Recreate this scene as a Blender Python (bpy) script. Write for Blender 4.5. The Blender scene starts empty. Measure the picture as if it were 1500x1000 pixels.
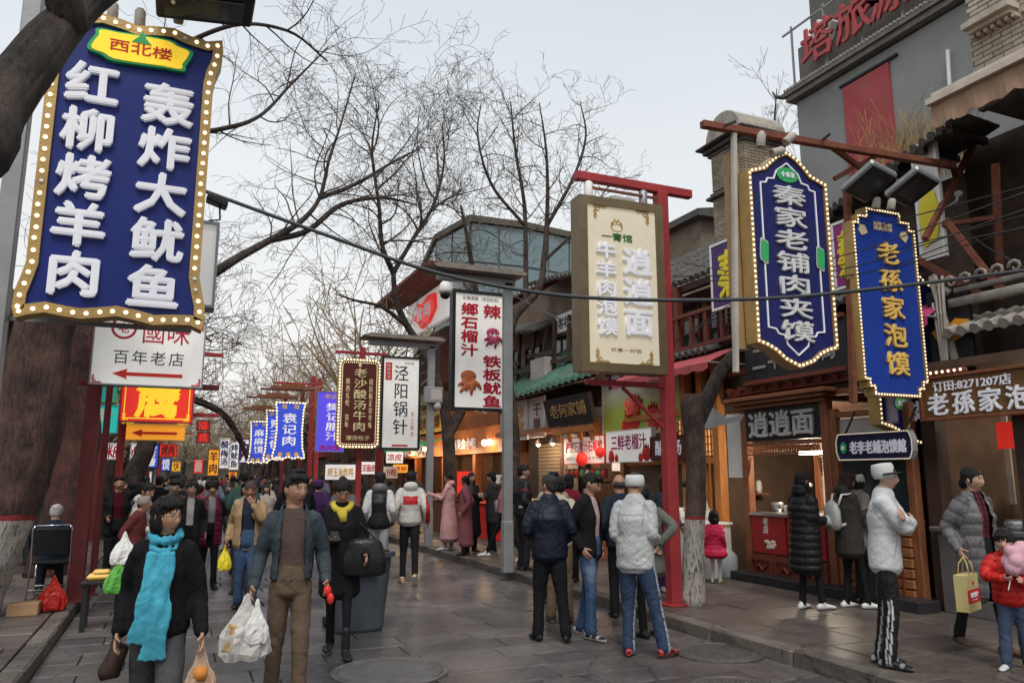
import bpy, bmesh, math, random
import numpy as np
from mathutils import Vector, Matrix, noise
# ------------------------------------------------------------------ camera, world, sun
S = bpy.context.scene
COL = S.collection
PI = math.pi
CAM_H, FPX, YAW, PITCH = 1.65, 1125.0, math.radians(23.3), math.radians(9.9)
cam_data = bpy.data.cameras.new('camera')
cam = bpy.data.objects.new('camera', cam_data)
COL.objects.link(cam)
cam.location = (0, 0, CAM_H)
cam.rotation_euler = (PI / 2 + PITCH, 0, -YAW)
cam_data.sensor_width = 36.0
cam_data.lens = 27.0
cam_data.clip_start = 0.05
cam_data.clip_end = 3000
S.camera = cam
cam_data.dof.use_dof = False
SUN_EL, SUN_ROT = math.radians(58), math.radians(200)
W = bpy.data.worlds.new('World')
S.world = W
W.use_nodes = True
wn, wl = W.node_tree.nodes, W.node_tree.links
wn.clear()
sky = wn.new('ShaderNodeTexSky')
sky.sky_type = 'NISHITA'
sky.sun_disc = False
sky.sun_elevation = SUN_EL
sky.sun_rotation = SUN_ROT
sky.dust_density = 6.0
sky.air_density = 1.2
hsv = wn.new('ShaderNodeHueSaturation')
hsv.inputs['Saturation'].default_value = 0.35
wl.new(sky.outputs[0], hsv.inputs['Color'])
tc = wn.new('ShaderNodeTexCoord')
sx = wn.new('ShaderNodeSeparateXYZ')
wl.new(tc.outputs['Generated'], sx.inputs[0])
ramp = wn.new('ShaderNodeValToRGB')
ramp.color_ramp.elements[0].position = 0.0
ramp.color_ramp.elements[0].color = (0.81, 0.79, 0.765, 1)
ramp.color_ramp.elements[1].position = 0.75
ramp.color_ramp.elements[1].color = (0.46, 0.535, 0.60, 1)
wl.new(sx.outputs['Z'], ramp.inputs[0])
cn = wn.new('ShaderNodeTexNoise')
cn.inputs['Scale'].default_value = 1.6
cn.inputs['Detail'].default_value = 3
wl.new(tc.outputs['Generated'], cn.inputs['Vector'])
cr = wn.new('ShaderNodeMapRange')
cr.inputs['From Min'].default_value = 0.3
cr.inputs['From Max'].default_value = 0.7
cr.inputs['To Min'].default_value = 7.8
cr.inputs['To Max'].default_value = 8.9
wl.new(cn.outputs[0], cr.inputs['Value'])
mul = wn.new('ShaderNodeVectorMath')
mul.operation = 'SCALE'
wl.new(ramp.outputs[0], mul.inputs[0])
wl.new(cr.outputs[0], mul.inputs['Scale'])
mixw = wn.new('ShaderNodeMix')
mixw.data_type = 'RGBA'
mixw.inputs[0].default_value = 0.86
wl.new(hsv.outputs[0], mixw.inputs[6])
wl.new(mul.outputs[0], mixw.inputs[7])
bg = wn.new('ShaderNodeBackground')
bg.inputs['Strength'].default_value = 0.1
wl.new(mixw.outputs[2], bg.inputs['Color'])
wo = wn.new('ShaderNodeOutputWorld')
wl.new(bg.outputs[0], wo.inputs[0])
sun_data = bpy.data.lights.new('sun', 'SUN')
sun_data.energy = 1.5
sun_data.angle = math.radians(25)
sun_data.color = (1.0, 0.95, 0.88)
sun = bpy.data.objects.new('sun', sun_data)
COL.objects.link(sun)
# overcast brightness comes from high up, a little behind and to the left of the camera
sd = Vector((math.sin(SUN_ROT) * math.cos(SUN_EL), math.cos(SUN_ROT) * math.cos(SUN_EL), math.sin(SUN_EL)))
sun.rotation_euler = sd.to_track_quat('Z', 'Y').to_euler()
sun.location = (0, 0, 40)
S.view_settings.view_transform = 'Standard'
S.view_settings.look = 'None'
S.view_settings.exposure = 0.68
S.view_settings.gamma = 1.0
S.view_settings.use_curve_mapping = False
S.cycles.max_bounces = 6
S.cycles.diffuse_bounces = 3
S.cycles.glossy_bounces = 3
S.cycles.transparent_max_bounces = 12
S.cycles.use_denoising = True
rnd = random.Random(7)
# ------------------------------------------------------------------ survey helpers: a sight line of the photograph met with a real plane
def _ray(px, py):
 f = Vector((math.sin(YAW) * math.cos(PITCH), math.cos(YAW) * math.cos(PITCH), math.sin(PITCH)))
 r = Vector((math.cos(YAW), -math.sin(YAW), 0))
 return f + r * ((px - 750) / FPX) + r.cross(f) * ((500 - py) / FPX)
def GZ(px, py, z=0.0):
 d = _ray(px, py); t = (z - CAM_H) / d.z
 return Vector((d.x * t, d.y * t, z))
def AX(px, py, X):
 d = _ray(px, py); t = X / d.x
 return Vector((X, d.y * t, CAM_H + d.z * t))
def AY(px, py, Y):
 d = _ray(px, py); t = Y / d.y
 return Vector((d.x * t, Y, CAM_H + d.z * t))
# ------------------------------------------------------------------ materials
MATS = {}
def _nodes(name):
 m = bpy.data.materials.new(name); m.use_nodes = True
 return m, m.node_tree.nodes, m.node_tree.links, m.node_tree.nodes['Principled BSDF']
def mat(name, col, rough=0.6, metal=0.0, var=0.15, scale=6.0, bump=0.15, bscale=40.0, emit=None, estr=0.0, dirt=0.0, dirtcol=(0.05, 0.045, 0.04), attr=False, objcol=False, stretch=None, spec=None, trans=0.0, alpha=1.0, crease=0.0):
 if name in MATS: return MATS[name]
 m, n, l, b = _nodes(name)
 b.inputs['Roughness'].default_value = rough
 b.inputs['Metallic'].default_value = metal
 b.inputs['Specular IOR Level'].default_value = (.5 if metal > .2 else .26) if spec is None else spec
 if trans: b.inputs['Transmission Weight'].default_value = trans
 if alpha < 1: b.inputs['Alpha'].default_value = alpha
 t = n.new('ShaderNodeTexCoord')
 src = t.outputs['Object']
 if stretch:
  mp = n.new('ShaderNodeMapping'); mp.inputs['Scale'].default_value = stretch
  l.new(src, mp.inputs[0]); src = mp.outputs[0]
 if attr:
  a = n.new('ShaderNodeAttribute'); a.attribute_name = 'Col'; base = a.outputs['Color']
 elif objcol:
  a = n.new('ShaderNodeObjectInfo'); base = a.outputs['Color']
 else:
  a = n.new('ShaderNodeRGB'); a.outputs[0].default_value = (*col, 1); base = a.outputs[0]
 if var > 0:
  tx = n.new('ShaderNodeTexNoise'); tx.inputs['Scale'].default_value = scale; tx.inputs['Detail'].default_value = 5
  l.new(src, tx.inputs['Vector'])
  mr = n.new('ShaderNodeMapRange'); mr.inputs['From Min'].default_value = 0.25; mr.inputs['From Max'].default_value = 0.75
  mr.inputs['To Min'].default_value = 1 - var; mr.inputs['To Max'].default_value = 1 + var
  l.new(tx.outputs[0], mr.inputs[0])
  sc = n.new('ShaderNodeVectorMath'); sc.operation = 'SCALE'
  l.new(base, sc.inputs[0]); l.new(mr.outputs[0], sc.inputs['Scale']); base = sc.outputs[0]
 if dirt > 0:
  d = n.new('ShaderNodeTexNoise'); d.inputs['Scale'].default_value = scale * 0.6; d.inputs['Detail'].default_value = 8; d.inputs['Roughness'].default_value = 0.7
  l.new(t.outputs['Object'], d.inputs['Vector'])
  r = n.new('ShaderNodeValToRGB'); r.color_ramp.elements[0].position = 0.46; r.color_ramp.elements[1].position = 0.66
  l.new(d.outputs[0], r.inputs[0])
  dm = n.new('ShaderNodeMath'); dm.operation = 'MULTIPLY'; dm.inputs[1].default_value = dirt
  l.new(r.outputs[0], dm.inputs[0])
  mx = n.new('ShaderNodeMix'); mx.data_type = 'RGBA'; mx.inputs[7].default_value = (*dirtcol, 1)
  l.new(dm.outputs[0], mx.inputs[0]); l.new(base, mx.inputs[6]); base = mx.outputs[2]
 l.new(base, b.inputs['Base Color'])
 if bump > 0:
  bt = n.new('ShaderNodeTexNoise'); bt.inputs['Scale'].default_value = bscale; bt.inputs['Detail'].default_value = 4
  l.new(src, bt.inputs['Vector'])
  bp = n.new('ShaderNodeBump'); bp.inputs['Strength'].default_value = bump; bp.inputs['Distance'].default_value = 0.02
  l.new(bt.outputs[0], bp.inputs['Height']); l.new(bp.outputs[0], b.inputs['Normal'])
 if crease > 0:
  c1 = n.new('ShaderNodeTexNoise'); c1.inputs['Scale'].default_value = 4.5; c1.inputs['Detail'].default_value = 2.5; c1.inputs['Distortion'].default_value = 1.6
  cm_ = n.new('ShaderNodeMapping'); cm_.inputs['Scale'].default_value = (1.5, 1.5, 1); cm_.inputs['Rotation'].default_value = (.5, .6, .2); l.new(t.outputs['Object'], cm_.inputs[0]); l.new(cm_.outputs[0], c1.inputs['Vector'])
  s1 = n.new('ShaderNodeMath'); s1.operation = 'SUBTRACT'; s1.inputs[1].default_value = .5; l.new(c1.outputs[0], s1.inputs[0])
  a1 = n.new('ShaderNodeMath'); a1.operation = 'ABSOLUTE'; l.new(s1.outputs[0], a1.inputs[0])
  r1 = n.new('ShaderNodeMapRange'); r1.inputs['From Max'].default_value = .12; r1.inputs['To Min'].default_value = 1; r1.inputs['To Max'].default_value = 0; r1.interpolation_type = 'SMOOTHSTEP'; l.new(a1.outputs[0], r1.inputs[0])
  b2 = n.new('ShaderNodeBump'); b2.inputs['Strength'].default_value = crease; b2.inputs['Distance'].default_value = .012; l.new(r1.outputs[0], b2.inputs['Height']); l.new(bp.outputs[0], b2.inputs['Normal']); l.new(b2.outputs[0], b.inputs['Normal'])
 if emit:
  b.inputs['Emission Color'].default_value = (*emit, 1); b.inputs['Emission Strength'].default_value = estr
 MATS[name] = m
 return m
# ------------------------------------------------------------------ mesh builder
class MB:
 def __init__(s, M=None): s.v = []; s.f = []; s.mi = []; s.M = M
 def add(s, vs, fs, mi=0):
  o = len(s.v)
  if s.M is not None: vs = [s.M @ Vector(p) for p in vs]
  s.v.extend([tuple(p) for p in vs]); s.f.extend([tuple(i + o for i in f) for f in fs]); s.mi.extend([mi] * len(fs))
  return s
 def box(s, c, d, mi=0, rot=None, ch=0.0):
  hx, hy, hz = d[0] / 2, d[1] / 2, d[2] / 2
  if ch > 0:
   ch = min(ch, hx * .8, hy * .8, hz * .8)
   vs = []
   for sx_ in (-1, 1):
    for sy_ in (-1, 1):
     for sz_ in (-1, 1):
      vs += [(sx_ * hx, sy_ * (hy - ch), sz_ * (hz - ch)), (sx_ * (hx - ch), sy_ * hy, sz_ * (hz - ch)), (sx_ * (hx - ch), sy_ * (hy - ch), sz_ * hz)]
   def I(a, b, c_, k): return ((a * 2 + b) * 2 + c_) * 3 + k
   fs = [(I(0,0,0,0), I(0,0,1,0), I(0,1,1,0), I(0,1,0,0)), (I(1,0,0,0), I(1,1,0,0), I(1,1,1,0), I(1,0,1,0)),
                  (I(0,0,0,1), I(1,0,0,1), I(1,0,1,1), I(0,0,1,1)), (I(0,1,0,1), I(0,1,1,1), I(1,1,1,1), I(1,1,0,1)),
                  (I(0,0,0,2), I(0,1,0,2), I(1,1,0,2), I(1,0,0,2)), (I(0,0,1,2), I(1,0,1,2), I(1,1,1,2), I(0,1,1,2))]
   for c_ in (0, 1):
    fs += [(I(0,0,c_,0), I(0,0,c_,1), I(0,0,c_,2))[::1 if c_ else -1]]
    fs += [(I(1,0,c_,0), I(1,0,c_,2), I(1,0,c_,1))[::1 if c_ else -1]]
    fs += [(I(0,1,c_,0), I(0,1,c_,2), I(0,1,c_,1))[::1 if c_ else -1]]
    fs += [(I(1,1,c_,0), I(1,1,c_,1), I(1,1,c_,2))[::1 if c_ else -1]]
   for a in (0, 1):
    for b in (0, 1):
     q = (I(a,b,0,0), I(a,b,1,0), I(a,b,1,1), I(a,b,0,1)); fs.append(q if a != b else q[::-1])
     q = (I(a,0,b,0), I(a,1,b,0), I(a,1,b,2), I(a,0,b,2)); fs.append(q)
     q = (I(0,a,b,1), I(1,a,b,1), I(1,a,b,2), I(0,a,b,2)); fs.append(q)
  else:
   vs = [(x * hx, y * hy, z * hz) for x in (-1, 1) for y in (-1, 1) for z in (-1, 1)]
   fs = [(0,1,3,2), (4,6,7,5), (0,4,5,1), (2,3,7,6), (0,2,6,4), (1,5,7,3)]
  R = rot.to_3x3() if rot is not None else None
  c = Vector(c)
  vs = [(R @ Vector(p) if R is not None else Vector(p)) + c for p in vs]
  return s.add(vs, fs, mi)
 def beam(s, a, b, w, h, mi=0, up=Vector((0, 0, 1)), ch=0.0):
  a = Vector(a); b = Vector(b); d = b - a; L = d.length; z = d.normalized()
  if abs(z.dot(up)) > .98: up = Vector((0, 1, 0))
  x = up.cross(z).normalized(); y = z.cross(x)
  R = Matrix((x, y, z)).transposed()
  return s.box((a + b) / 2, (w, h, L), mi, R, ch)
 def tube(s, pts, rad, n=8, mi=0, cap=True, ell=None):
  pts = [Vector(p) for p in pts]
  if not hasattr(rad, '__len__'): rad = [rad] * len(pts)
  vs, fs = [], []
  up = None
  for i, p in enumerate(pts):
   t = (pts[min(i + 1, len(pts) - 1)] - pts[max(i - 1, 0)])
   t = t.normalized() if t.length > 1e-9 else Vector((0, 0, 1))
   if up is None:
    up = Vector((0, 0, 1)) if abs(t.z) < .9 else Vector((0, 1, 0))
   x = up.cross(t)
   if x.length < 1e-6: x = Vector((1, 0, 0)).cross(t)
   x.normalize(); y = t.cross(x).normalized(); up = y
   for k in range(n):
    a = 2 * PI * k / n
    e = ell if ell else (1, 1)
    vs.append(p + (x * math.cos(a) * e[0] + y * math.sin(a) * e[1]) * rad[i])
  for i in range(len(pts) - 1):
   for k in range(n):
    k2 = (k + 1) % n
    fs.append((i * n + k, i * n + k2, (i + 1) * n + k2, (i + 1) * n + k))
  if cap:
   fs.append(tuple(range(n))[::-1]); fs.append(tuple(range((len(pts) - 1) * n, len(pts) * n)))
  return s.add(vs, fs, mi)
 def lathe(s, c, prof, n=16, mi=0, cap=True):          # prof [(r, z)] about the z axis at c
  c = Vector(c); vs = []; fs = []
  for r, z in prof:
   for k in range(n):
    a = 2 * PI * k / n
    vs.append(c + Vector((r * math.cos(a), r * math.sin(a), z)))
  for i in range(len(prof) - 1):
   for k in range(n):
    k2 = (k + 1) % n
    fs.append((i * n + k, i * n + k2, (i + 1) * n + k2, (i + 1) * n + k))
  if cap:
   fs.append(tuple(range(n))[::-1]); fs.append(tuple(range((len(prof) - 1) * n, len(prof) * n)))
  return s.add(vs, fs, mi)
 def ball(s, c, r, n=8, m=6, mi=0):
  if not hasattr(r, '__len__'): r = (r, r, r)
  vs = []; fs = []
  for i in range(1, m):
   ph = PI * i / m
   for k in range(n):
    a = 2 * PI * k / n
    vs.append((c[0] + r[0] * math.sin(ph) * math.cos(a), c[1] + r[1] * math.sin(ph) * math.sin(a), c[2] - r[2] * math.cos(ph)))
  for i in range(m - 2):
   for k in range(n):
    k2 = (k + 1) % n
    fs.append((i * n + k, i * n + k2, (i + 1) * n + k2, (i + 1) * n + k))
  vs.append((c[0], c[1], c[2] - r[2])); vs.append((c[0], c[1], c[2] + r[2]))
  b = len(vs) - 2
  for k in range(n):
   k2 = (k + 1) % n
   fs.append((b, k2, k)); fs.append((b + 1, (m - 2) * n + k, (m - 2) * n + k2))
  return s.add(vs, fs, mi)
 def prism(s, poly, y0, y1, mi=0, axis='y', mi_side=None):   # poly [(x, z)] counter-clockwise seen from -y
  n = len(poly)
  if axis == 'y': A = [(x, y0, z) for x, z in poly]; B = [(x, y1, z) for x, z in poly]
  elif axis == 'x': A = [(y0, x, z) for x, z in poly]; B = [(y1, x, z) for x, z in poly]
  else: A = [(x, z, y0) for x, z in poly]; B = [(x, z, y1) for x, z in poly]
  if n > 8:
   from mathutils.geometry import tessellate_polygon
   tt = tessellate_polygon([[Vector((p[0], p[1], 0)) for p in poly]])
   s.add(A + B, [tuple(t) for t in tt] + [tuple(i + n for i in t[::-1]) for t in tt], mi)
  else: s.add(A + B, [tuple(range(n)), tuple(range(2 * n - 1, n - 1, -1))], mi)
  s.add(A + B, [(i, i + n, (i + 1) % n + n, (i + 1) % n) for i in range(n)], mi if mi_side is None else mi_side)
  return s
 def ring(s, outer, inner, y0, y1, mi=0):              # frame between two outlines with the same number of points
  n = len(outer)
  vs = [(x, y0, z) for x, z in outer] + [(x, y0, z) for x, z in inner] + [(x, y1, z) for x, z in outer] + [(x, y1, z) for x, z in inner]
  fs = []
  for i in range(n):
   j = (i + 1) % n
   fs += [(i, j, n + j, n + i), (2*n + i, 3*n + i, 3*n + j, 2*n + j), (i, 2*n + i, 2*n + j, j), (n + i, n + j, 3*n + j, 3*n + i)]
  return s.add(vs, fs, mi)
 def mesh(s, name, mats, smooth=False):
  me = bpy.data.meshes.new(name)
  me.from_pydata(s.v, [], s.f)
  for m in (mats if isinstance(mats, (list, tuple)) else [mats]): me.materials.append(m)
  if any(s.mi): me.polygons.foreach_set('material_index', s.mi)
  if smooth: me.polygons.foreach_set('use_smooth', [True] * len(me.polygons))
  me.update()
  return me
 def build(s, name, mats, parent=None, smooth=False, loc=None, rot=None, kind=None, fixn=True):
  me = s.mesh(name, mats, smooth)
  if fixn:
   bm = bmesh.new(); bm.from_mesh(me); bmesh.ops.recalc_face_normals(bm, faces=bm.faces); bm.to_mesh(me); bm.free()
  o = bpy.data.objects.new(name, me); COL.objects.link(o)
  if parent is not None: o.parent = parent
  if loc is not None: o.location = loc
  if rot is not None: o.rotation_euler = rot
  if kind: o['kind'] = kind
  return o
def inst(name, me, parent=None, loc=(0, 0, 0), rot=(0, 0, 0), scale=None, color=None):
 o = bpy.data.objects.new(name, me); COL.objects.link(o)
 if parent is not None: o.parent = parent
 o.location = loc; o.rotation_euler = rot
 if scale is not None: o.scale = scale
 if color is not None: o.color = (*color, 1)
 return o
def thing(name, label, cat, loc=(0, 0, 0), rz=0.0, group=None):
 o = bpy.data.objects.new(name, None); COL.objects.link(o)
 o.location = loc; o.rotation_euler = (0, 0, rz); o.empty_display_size = .2
 o['label'] = label; o['category'] = cat
 if group: o['group'] = group
 return o
def tag(o, label, cat, group=None, kind=None):
 if label: o['label'] = label
 if cat: o['category'] = cat
 if group: o['group'] = group
 if kind: o['kind'] = kind
 return o
def kids(o): return [c for c in bpy.data.objects if c.parent == o]
def copy_tree(o, ch=None, parent=None):
 ch = ch or {}
 c = o.copy(); COL.objects.link(c)
 if parent is not None: c.parent = parent
 for k in list(o.children): copy_tree(k, None, c)
 return c
_dg = None
def _text_mesh(body, extrude, bold, space, res, align):
 c = bpy.data.curves.new('lettering', 'FONT'); c.body = body
 c.extrude = extrude; c.offset = bold; c.resolution_u = res
 c.space_line = space[1]; c.space_character = space[0]; c.align_x = align
 o = bpy.data.objects.new('lettering', c); COL.objects.link(o)
 dg = bpy.context.evaluated_depsgraph_get()
 me = bpy.data.meshes.new_from_object(o.evaluated_get(dg))
 bpy.data.objects.remove(o); bpy.data.curves.remove(c)
 return me
_tcache = {}
def text(parent, body, cx, cz, w, h, m, y=0.0, ext=0.004, bold=0.0, vert=False, name='lettering', res=2, shear=0.0, keep=False, space=(1.0, 1.0), rz=0.0, loc0=None):
 """lettering filling a w x h box centred at (cx, cz), standing in the xz plane, facing -y"""
 ext *= .5; nch = len(body); bw_ = bold * .62 * (h / nch if vert else h) if bold > .011 else 0; bold = 0
 if vert: body = '\n'.join(body); space = (1.0, space[1] if space[1] != 1.0 else 1.08)
 key = (body, ext > 0, bold, space, res)
 me = _text_mesh(body, 0.1 if ext > 0 else 0.0, bold, space, res, 'CENTER')
 n = len(me.vertices)
 if n == 0: return None
 a = np.empty(n * 3); me.vertices.foreach_get('co', a); a = a.reshape(-1, 3)
 lo, hi = a.min(0), a.max(0); sz = hi - lo
 sxx = w / max(sz[0], 1e-6); szz = h / max(sz[1], 1e-6)
 if keep: sxx = szz = min(sxx, szz)
 x = (a[:, 0] - (lo[0] + hi[0]) / 2) * sxx; z = (a[:, 1] - (lo[1] + hi[1]) / 2) * szz
 x = x + z * shear
 yy = -a[:, 2] / 0.1 * ext
 out = np.stack([x, yy, z], 1)
 if bw_ > 0:      # heavier strokes: the glyphs again, shifted a little and stepped back a hair
  me.vertices.foreach_set('co', out.ravel()); bm = bmesh.new()
  sh_ = ((0, 0), (1, .4), (-1, -.4), (.3, -1), (-.3, 1)) if res > 1 else ((0, 0), (1, .5), (-1, -.5))
  for i_, (a_, b_) in enumerate(sh_):
   n0 = len(bm.verts); bm.from_mesh(me); bm.verts.ensure_lookup_table()
   for v_ in bm.verts[n0:]: v_.co.x += a_ * bw_; v_.co.z += b_ * bw_; v_.co.y += i_ * min(.0008, ext * .3)
  bm.to_mesh(me); bm.free()
 else: me.vertices.foreach_set('co', out.ravel())
 me.materials.clear(); me.materials.append(m)
 me.polygons.foreach_set('material_index', [0] * len(me.polygons))
 me.update()
 o = bpy.data.objects.new(name, me); COL.objects.link(o)
 o.parent = parent; o.location = (cx, y - ext, cz) if loc0 is None else loc0
 return o
# common materials
M_ = dict(
 white=mat('white_paint', (.72, .71, .69), .5, var=.06, bump=.05),
 lightbox=mat('lightbox_white', (.75, .73, .70), .35, var=.05, bump=0, emit=(1, .97, .92), estr=.13, dirt=.1),
 red_paint=mat('red_paint', (.33, .035, .04), .45, var=.2, scale=3, bump=.15, dirt=.35, dirtcol=(.12, .03, .03)),
 red_dark=mat('dark_red_paint', (.13, .022, .022), .5, var=.25, bump=.2, dirt=.3),
 grey_metal=mat('grey_galvanised', (.27, .28, .29), .45, .3, var=.12, bump=.06, dirt=.25, dirtcol=(.13, .12, .11)),
 black=mat('black_paint', (.02, .02, .022), .4, var=.2, bump=.08),
 rust=mat('rusty_brown_steel', (.19, .062, .037), .7, .1, var=.35, scale=8, bump=.3, dirt=.5, dirtcol=(.08, .04, .03)),
 wood_brown=mat('stained_brown_wood', (.21, .075, .034), .5, var=.35, scale=5, bump=.3, stretch=(9, 9, 1.2), dirt=.2),
 wood_red=mat('red_brown_wood', (.15, .035, .02), .45, var=.3, scale=5, bump=.3, stretch=(9, 9, 1.2), dirt=.2),
 wood_orange=mat('orange_wood', (.50, .19, .05), .5, var=.25, scale=4, bump=.25, stretch=(7, 7, 1.0), dirt=.25, dirtcol=(.2, .07, .02)),
 wood_dark=mat('dark_wood', (.045, .025, .018), .55, var=.3, bump=.25, stretch=(6, 6, 1)),
 gold=mat('gold_paint', (.42, .27, .09), .4, .25, var=.2, bump=.2, bscale=60, dirt=.25, dirtcol=(.2, .11, .04)),
 bulb=mat('warm_bulb', (.9, .8, .6), .3, var=0, bump=0, emit=(1, .80, .50), estr=1.3),
 bulb_off=mat('pale_bulb', (.85, .78, .62), .3, var=0, bump=0, emit=(1, .82, .55), estr=.75),  # these bulbs glow too, weaker than the warm ones
 char_white=mat('white_letter_plastic', (.76, .76, .80), .4, var=.05, bump=.04, emit=(.85, .87, 1), estr=.06),
 tile_grey=mat('grey_roof_tile', (.075, .07, .065), .75, var=.4, scale=14, bump=.5, dirt=.5, dirtcol=(.17, .16, .14)),
 glass_dark=mat('dark_window_glass', (.03, .04, .045), .08, var=0, bump=0, spec=.8),
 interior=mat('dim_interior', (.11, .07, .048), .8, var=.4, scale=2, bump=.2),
 steel=mat('stainless_steel', (.45, .45, .45), .28, .9, var=.1, bump=.05),
 plaster=mat('pale_plaster', (.42, .39, .35), .8, var=.12, scale=3, bump=.25, dirt=.45, dirtcol=(.2, .17, .15)),
 cable=mat('black_cable', (.03, .03, .032), .5, var=0, bump=0),
 lamp_glow=mat('lamp_glow', (1, .9, .7), .4, var=0, bump=0, emit=(1, .78, .45), estr=9.0),
)
for _k, _c in dict(blue=(.007, .018, .15), blue_deep=(.009, .012, .10), navy=(.012, .014, .055), bluebright=(.012, .045, .30), cream=(.60, .53, .38),
                   yellow=(.75, .60, .03), orange=(.75, .33, .03), red=(.62, .028, .022), teal=(.02, .36, .34), brown=(.19, .075, .025), crimson=(.50, .01, .04),
                   green=(.04, .38, .12), violet=(.06, .022, .13), pink=(.72, .30, .38), khaki=(.30, .23, .13), darkbrown=(.10, .022, .015), goldyellow=(.80, .52, .14), gold_pale=(.75, .62, .36),
                   ink=(.03, .035, .06), purple=(.28, .02, .20), dgreen=(.05, .17, .05), offwhite=(.62, .6, .56)).items():
 M_[_k] = mat('paint_' + _k, _c, .42, var=.12, scale=3, bump=.03, dirt=.3, dirtcol=tuple(v * .55 + .02 for v in _c))
def glow(name, col, e=.35):
 return mat('lit_' + name, col, .4, var=.08, scale=3, bump=.02, emit=col, estr=e)
M_['lit_blue'] = glow('blue', (.03, .06, .42), .5)
M_['lit_red'] = glow('red', (.65, .03, .02), .35)
M_['lit_yellow'] = glow('yellow', (.85, .55, .03), .35)
M_['lit_white'] = glow('white', (.75, .74, .74), .25)
M_['lit_teal'] = glow('teal', (.02, .40, .36), .3)
M_['lit_orange'] = glow('orange', (.8, .33, .03), .35)
# ================================================================== THE SETTING
def mat_slab(name, c1, c2, rough, wet, joint=False):
 m, n, l, b = _nodes(name)
 oi = n.new('ShaderNodeObjectInfo'); t = n.new('ShaderNodeTexCoord'); g = n.new('ShaderNodeNewGeometry')
 nz = n.new('ShaderNodeTexNoise'); nz.inputs['Scale'].default_value = 1.1; nz.inputs['Detail'].default_value = 8; nz.inputs['Roughness'].default_value = .65
 l.new(g.outputs['Position'], nz.inputs['Vector'])
 f = n.new('ShaderNodeTexNoise'); f.inputs['Scale'].default_value = 38; f.inputs['Detail'].default_value = 6
 l.new(g.outputs['Position'], f.inputs['Vector'])
 a = n.new('ShaderNodeMath'); a.operation = 'MULTIPLY_ADD'; a.inputs[1].default_value = .55
 l.new(oi.outputs['Random'] if not joint else g.outputs['Random Per Island'], a.inputs[0]);
 s1 = n.new('ShaderNodeMath'); s1.operation = 'MULTIPLY_ADD'; s1.inputs[1].default_value = .9; s1.inputs[2].default_value = -.22
 l.new(nz.outputs[0], s1.inputs[0]); l.new(s1.outputs[0], a.inputs[2])
 mx = n.new('ShaderNodeMix'); mx.data_type = 'RGBA'; mx.inputs[6].default_value = (*c1, 1); mx.inputs[7].default_value = (*c2, 1)
 l.new(a.outputs[0], mx.inputs[0])
 mr = n.new('ShaderNodeMapRange'); mr.inputs['From Min'].default_value = .3; mr.inputs['From Max'].default_value = .7; mr.inputs['To Min'].default_value = .8; mr.inputs['To Max'].default_value = 1.22
 l.new(f.outputs[0], mr.inputs[0])
 sc = n.new('ShaderNodeVectorMath'); sc.operation = 'SCALE'; l.new(mx.outputs[2], sc.inputs[0]); l.new(mr.outputs[0], sc.inputs['Scale'])
 # old stains and spat gum
 vo = n.new('ShaderNodeTexVoronoi'); vo.inputs['Scale'].default_value = 2.6; l.new(g.outputs['Position'], vo.inputs['Vector'])
 vr = n.new('ShaderNodeMapRange'); vr.inputs['From Min'].default_value = .035; vr.inputs['From Max'].default_value = .06; vr.inputs['To Min'].default_value = .6; vr.inputs['To Max'].default_value = 1
 l.new(vo.outputs['Distance'], vr.inputs[0])
 s2 = n.new('ShaderNodeVectorMath'); s2.operation = 'SCALE'; l.new(sc.outputs[0], s2.inputs[0]); l.new(vr.outputs[0], s2.inputs['Scale'])
 ve = n.new('ShaderNodeTexVoronoi'); ve.feature = 'DISTANCE_TO_EDGE'; ve.inputs['Scale'].default_value = .9
 wv = n.new('ShaderNodeVectorMath'); wv.operation = 'ADD'; sc3 = n.new('ShaderNodeVectorMath'); sc3.operation = 'SCALE'; sc3.inputs['Scale'].default_value = .5
 l.new(nz.outputs['Color'], sc3.inputs[0]); l.new(g.outputs['Position'], wv.inputs[0]); l.new(sc3.outputs[0], wv.inputs[1]); l.new(wv.outputs[0], ve.inputs['Vector'])
 cr_ = n.new('ShaderNodeMapRange'); cr_.inputs['From Max'].default_value = .010; cr_.inputs['To Min'].default_value = .35; l.new(ve.outputs['Distance'], cr_.inputs[0])
 st = n.new('ShaderNodeTexNoise'); st.inputs['Scale'].default_value = .7; st.inputs['Detail'].default_value = 7; st.inputs['Roughness'].default_value = .75; st.inputs['Distortion'].default_value = .8; l.new(g.outputs['Position'], st.inputs['Vector'])
 sr_ = n.new('ShaderNodeMapRange'); sr_.inputs['From Min'].default_value = .42; sr_.inputs['From Max'].default_value = .62; sr_.inputs['To Min'].default_value = .58; sr_.inputs['To Max'].default_value = 1.12; l.new(st.outputs[0], sr_.inputs[0])
 mm_ = n.new('ShaderNodeMath'); mm_.operation = 'MULTIPLY'; l.new(cr_.outputs[0], mm_.inputs[0]); l.new(sr_.outputs[0], mm_.inputs[1])
 s4 = n.new('ShaderNodeVectorMath'); s4.operation = 'SCALE'; l.new(s2.outputs[0], s4.inputs[0]); l.new(mm_.outputs[0], s4.inputs['Scale'])
 l.new(s4.outputs[0], b.inputs['Base Color'])
 wn_ = n.new('ShaderNodeTexNoise'); wn_.inputs['Scale'].default_value = .45; wn_.inputs['Detail'].default_value = 5
 l.new(g.outputs['Position'], wn_.inputs['Vector'])
 rr = n.new('ShaderNodeMapRange'); rr.inputs['From Min'].default_value = .38; rr.inputs['From Max'].default_value = .62; rr.inputs['To Min'].default_value = wet; rr.inputs['To Max'].default_value = rough
 l.new(wn_.outputs[0], rr.inputs[0])
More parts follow.
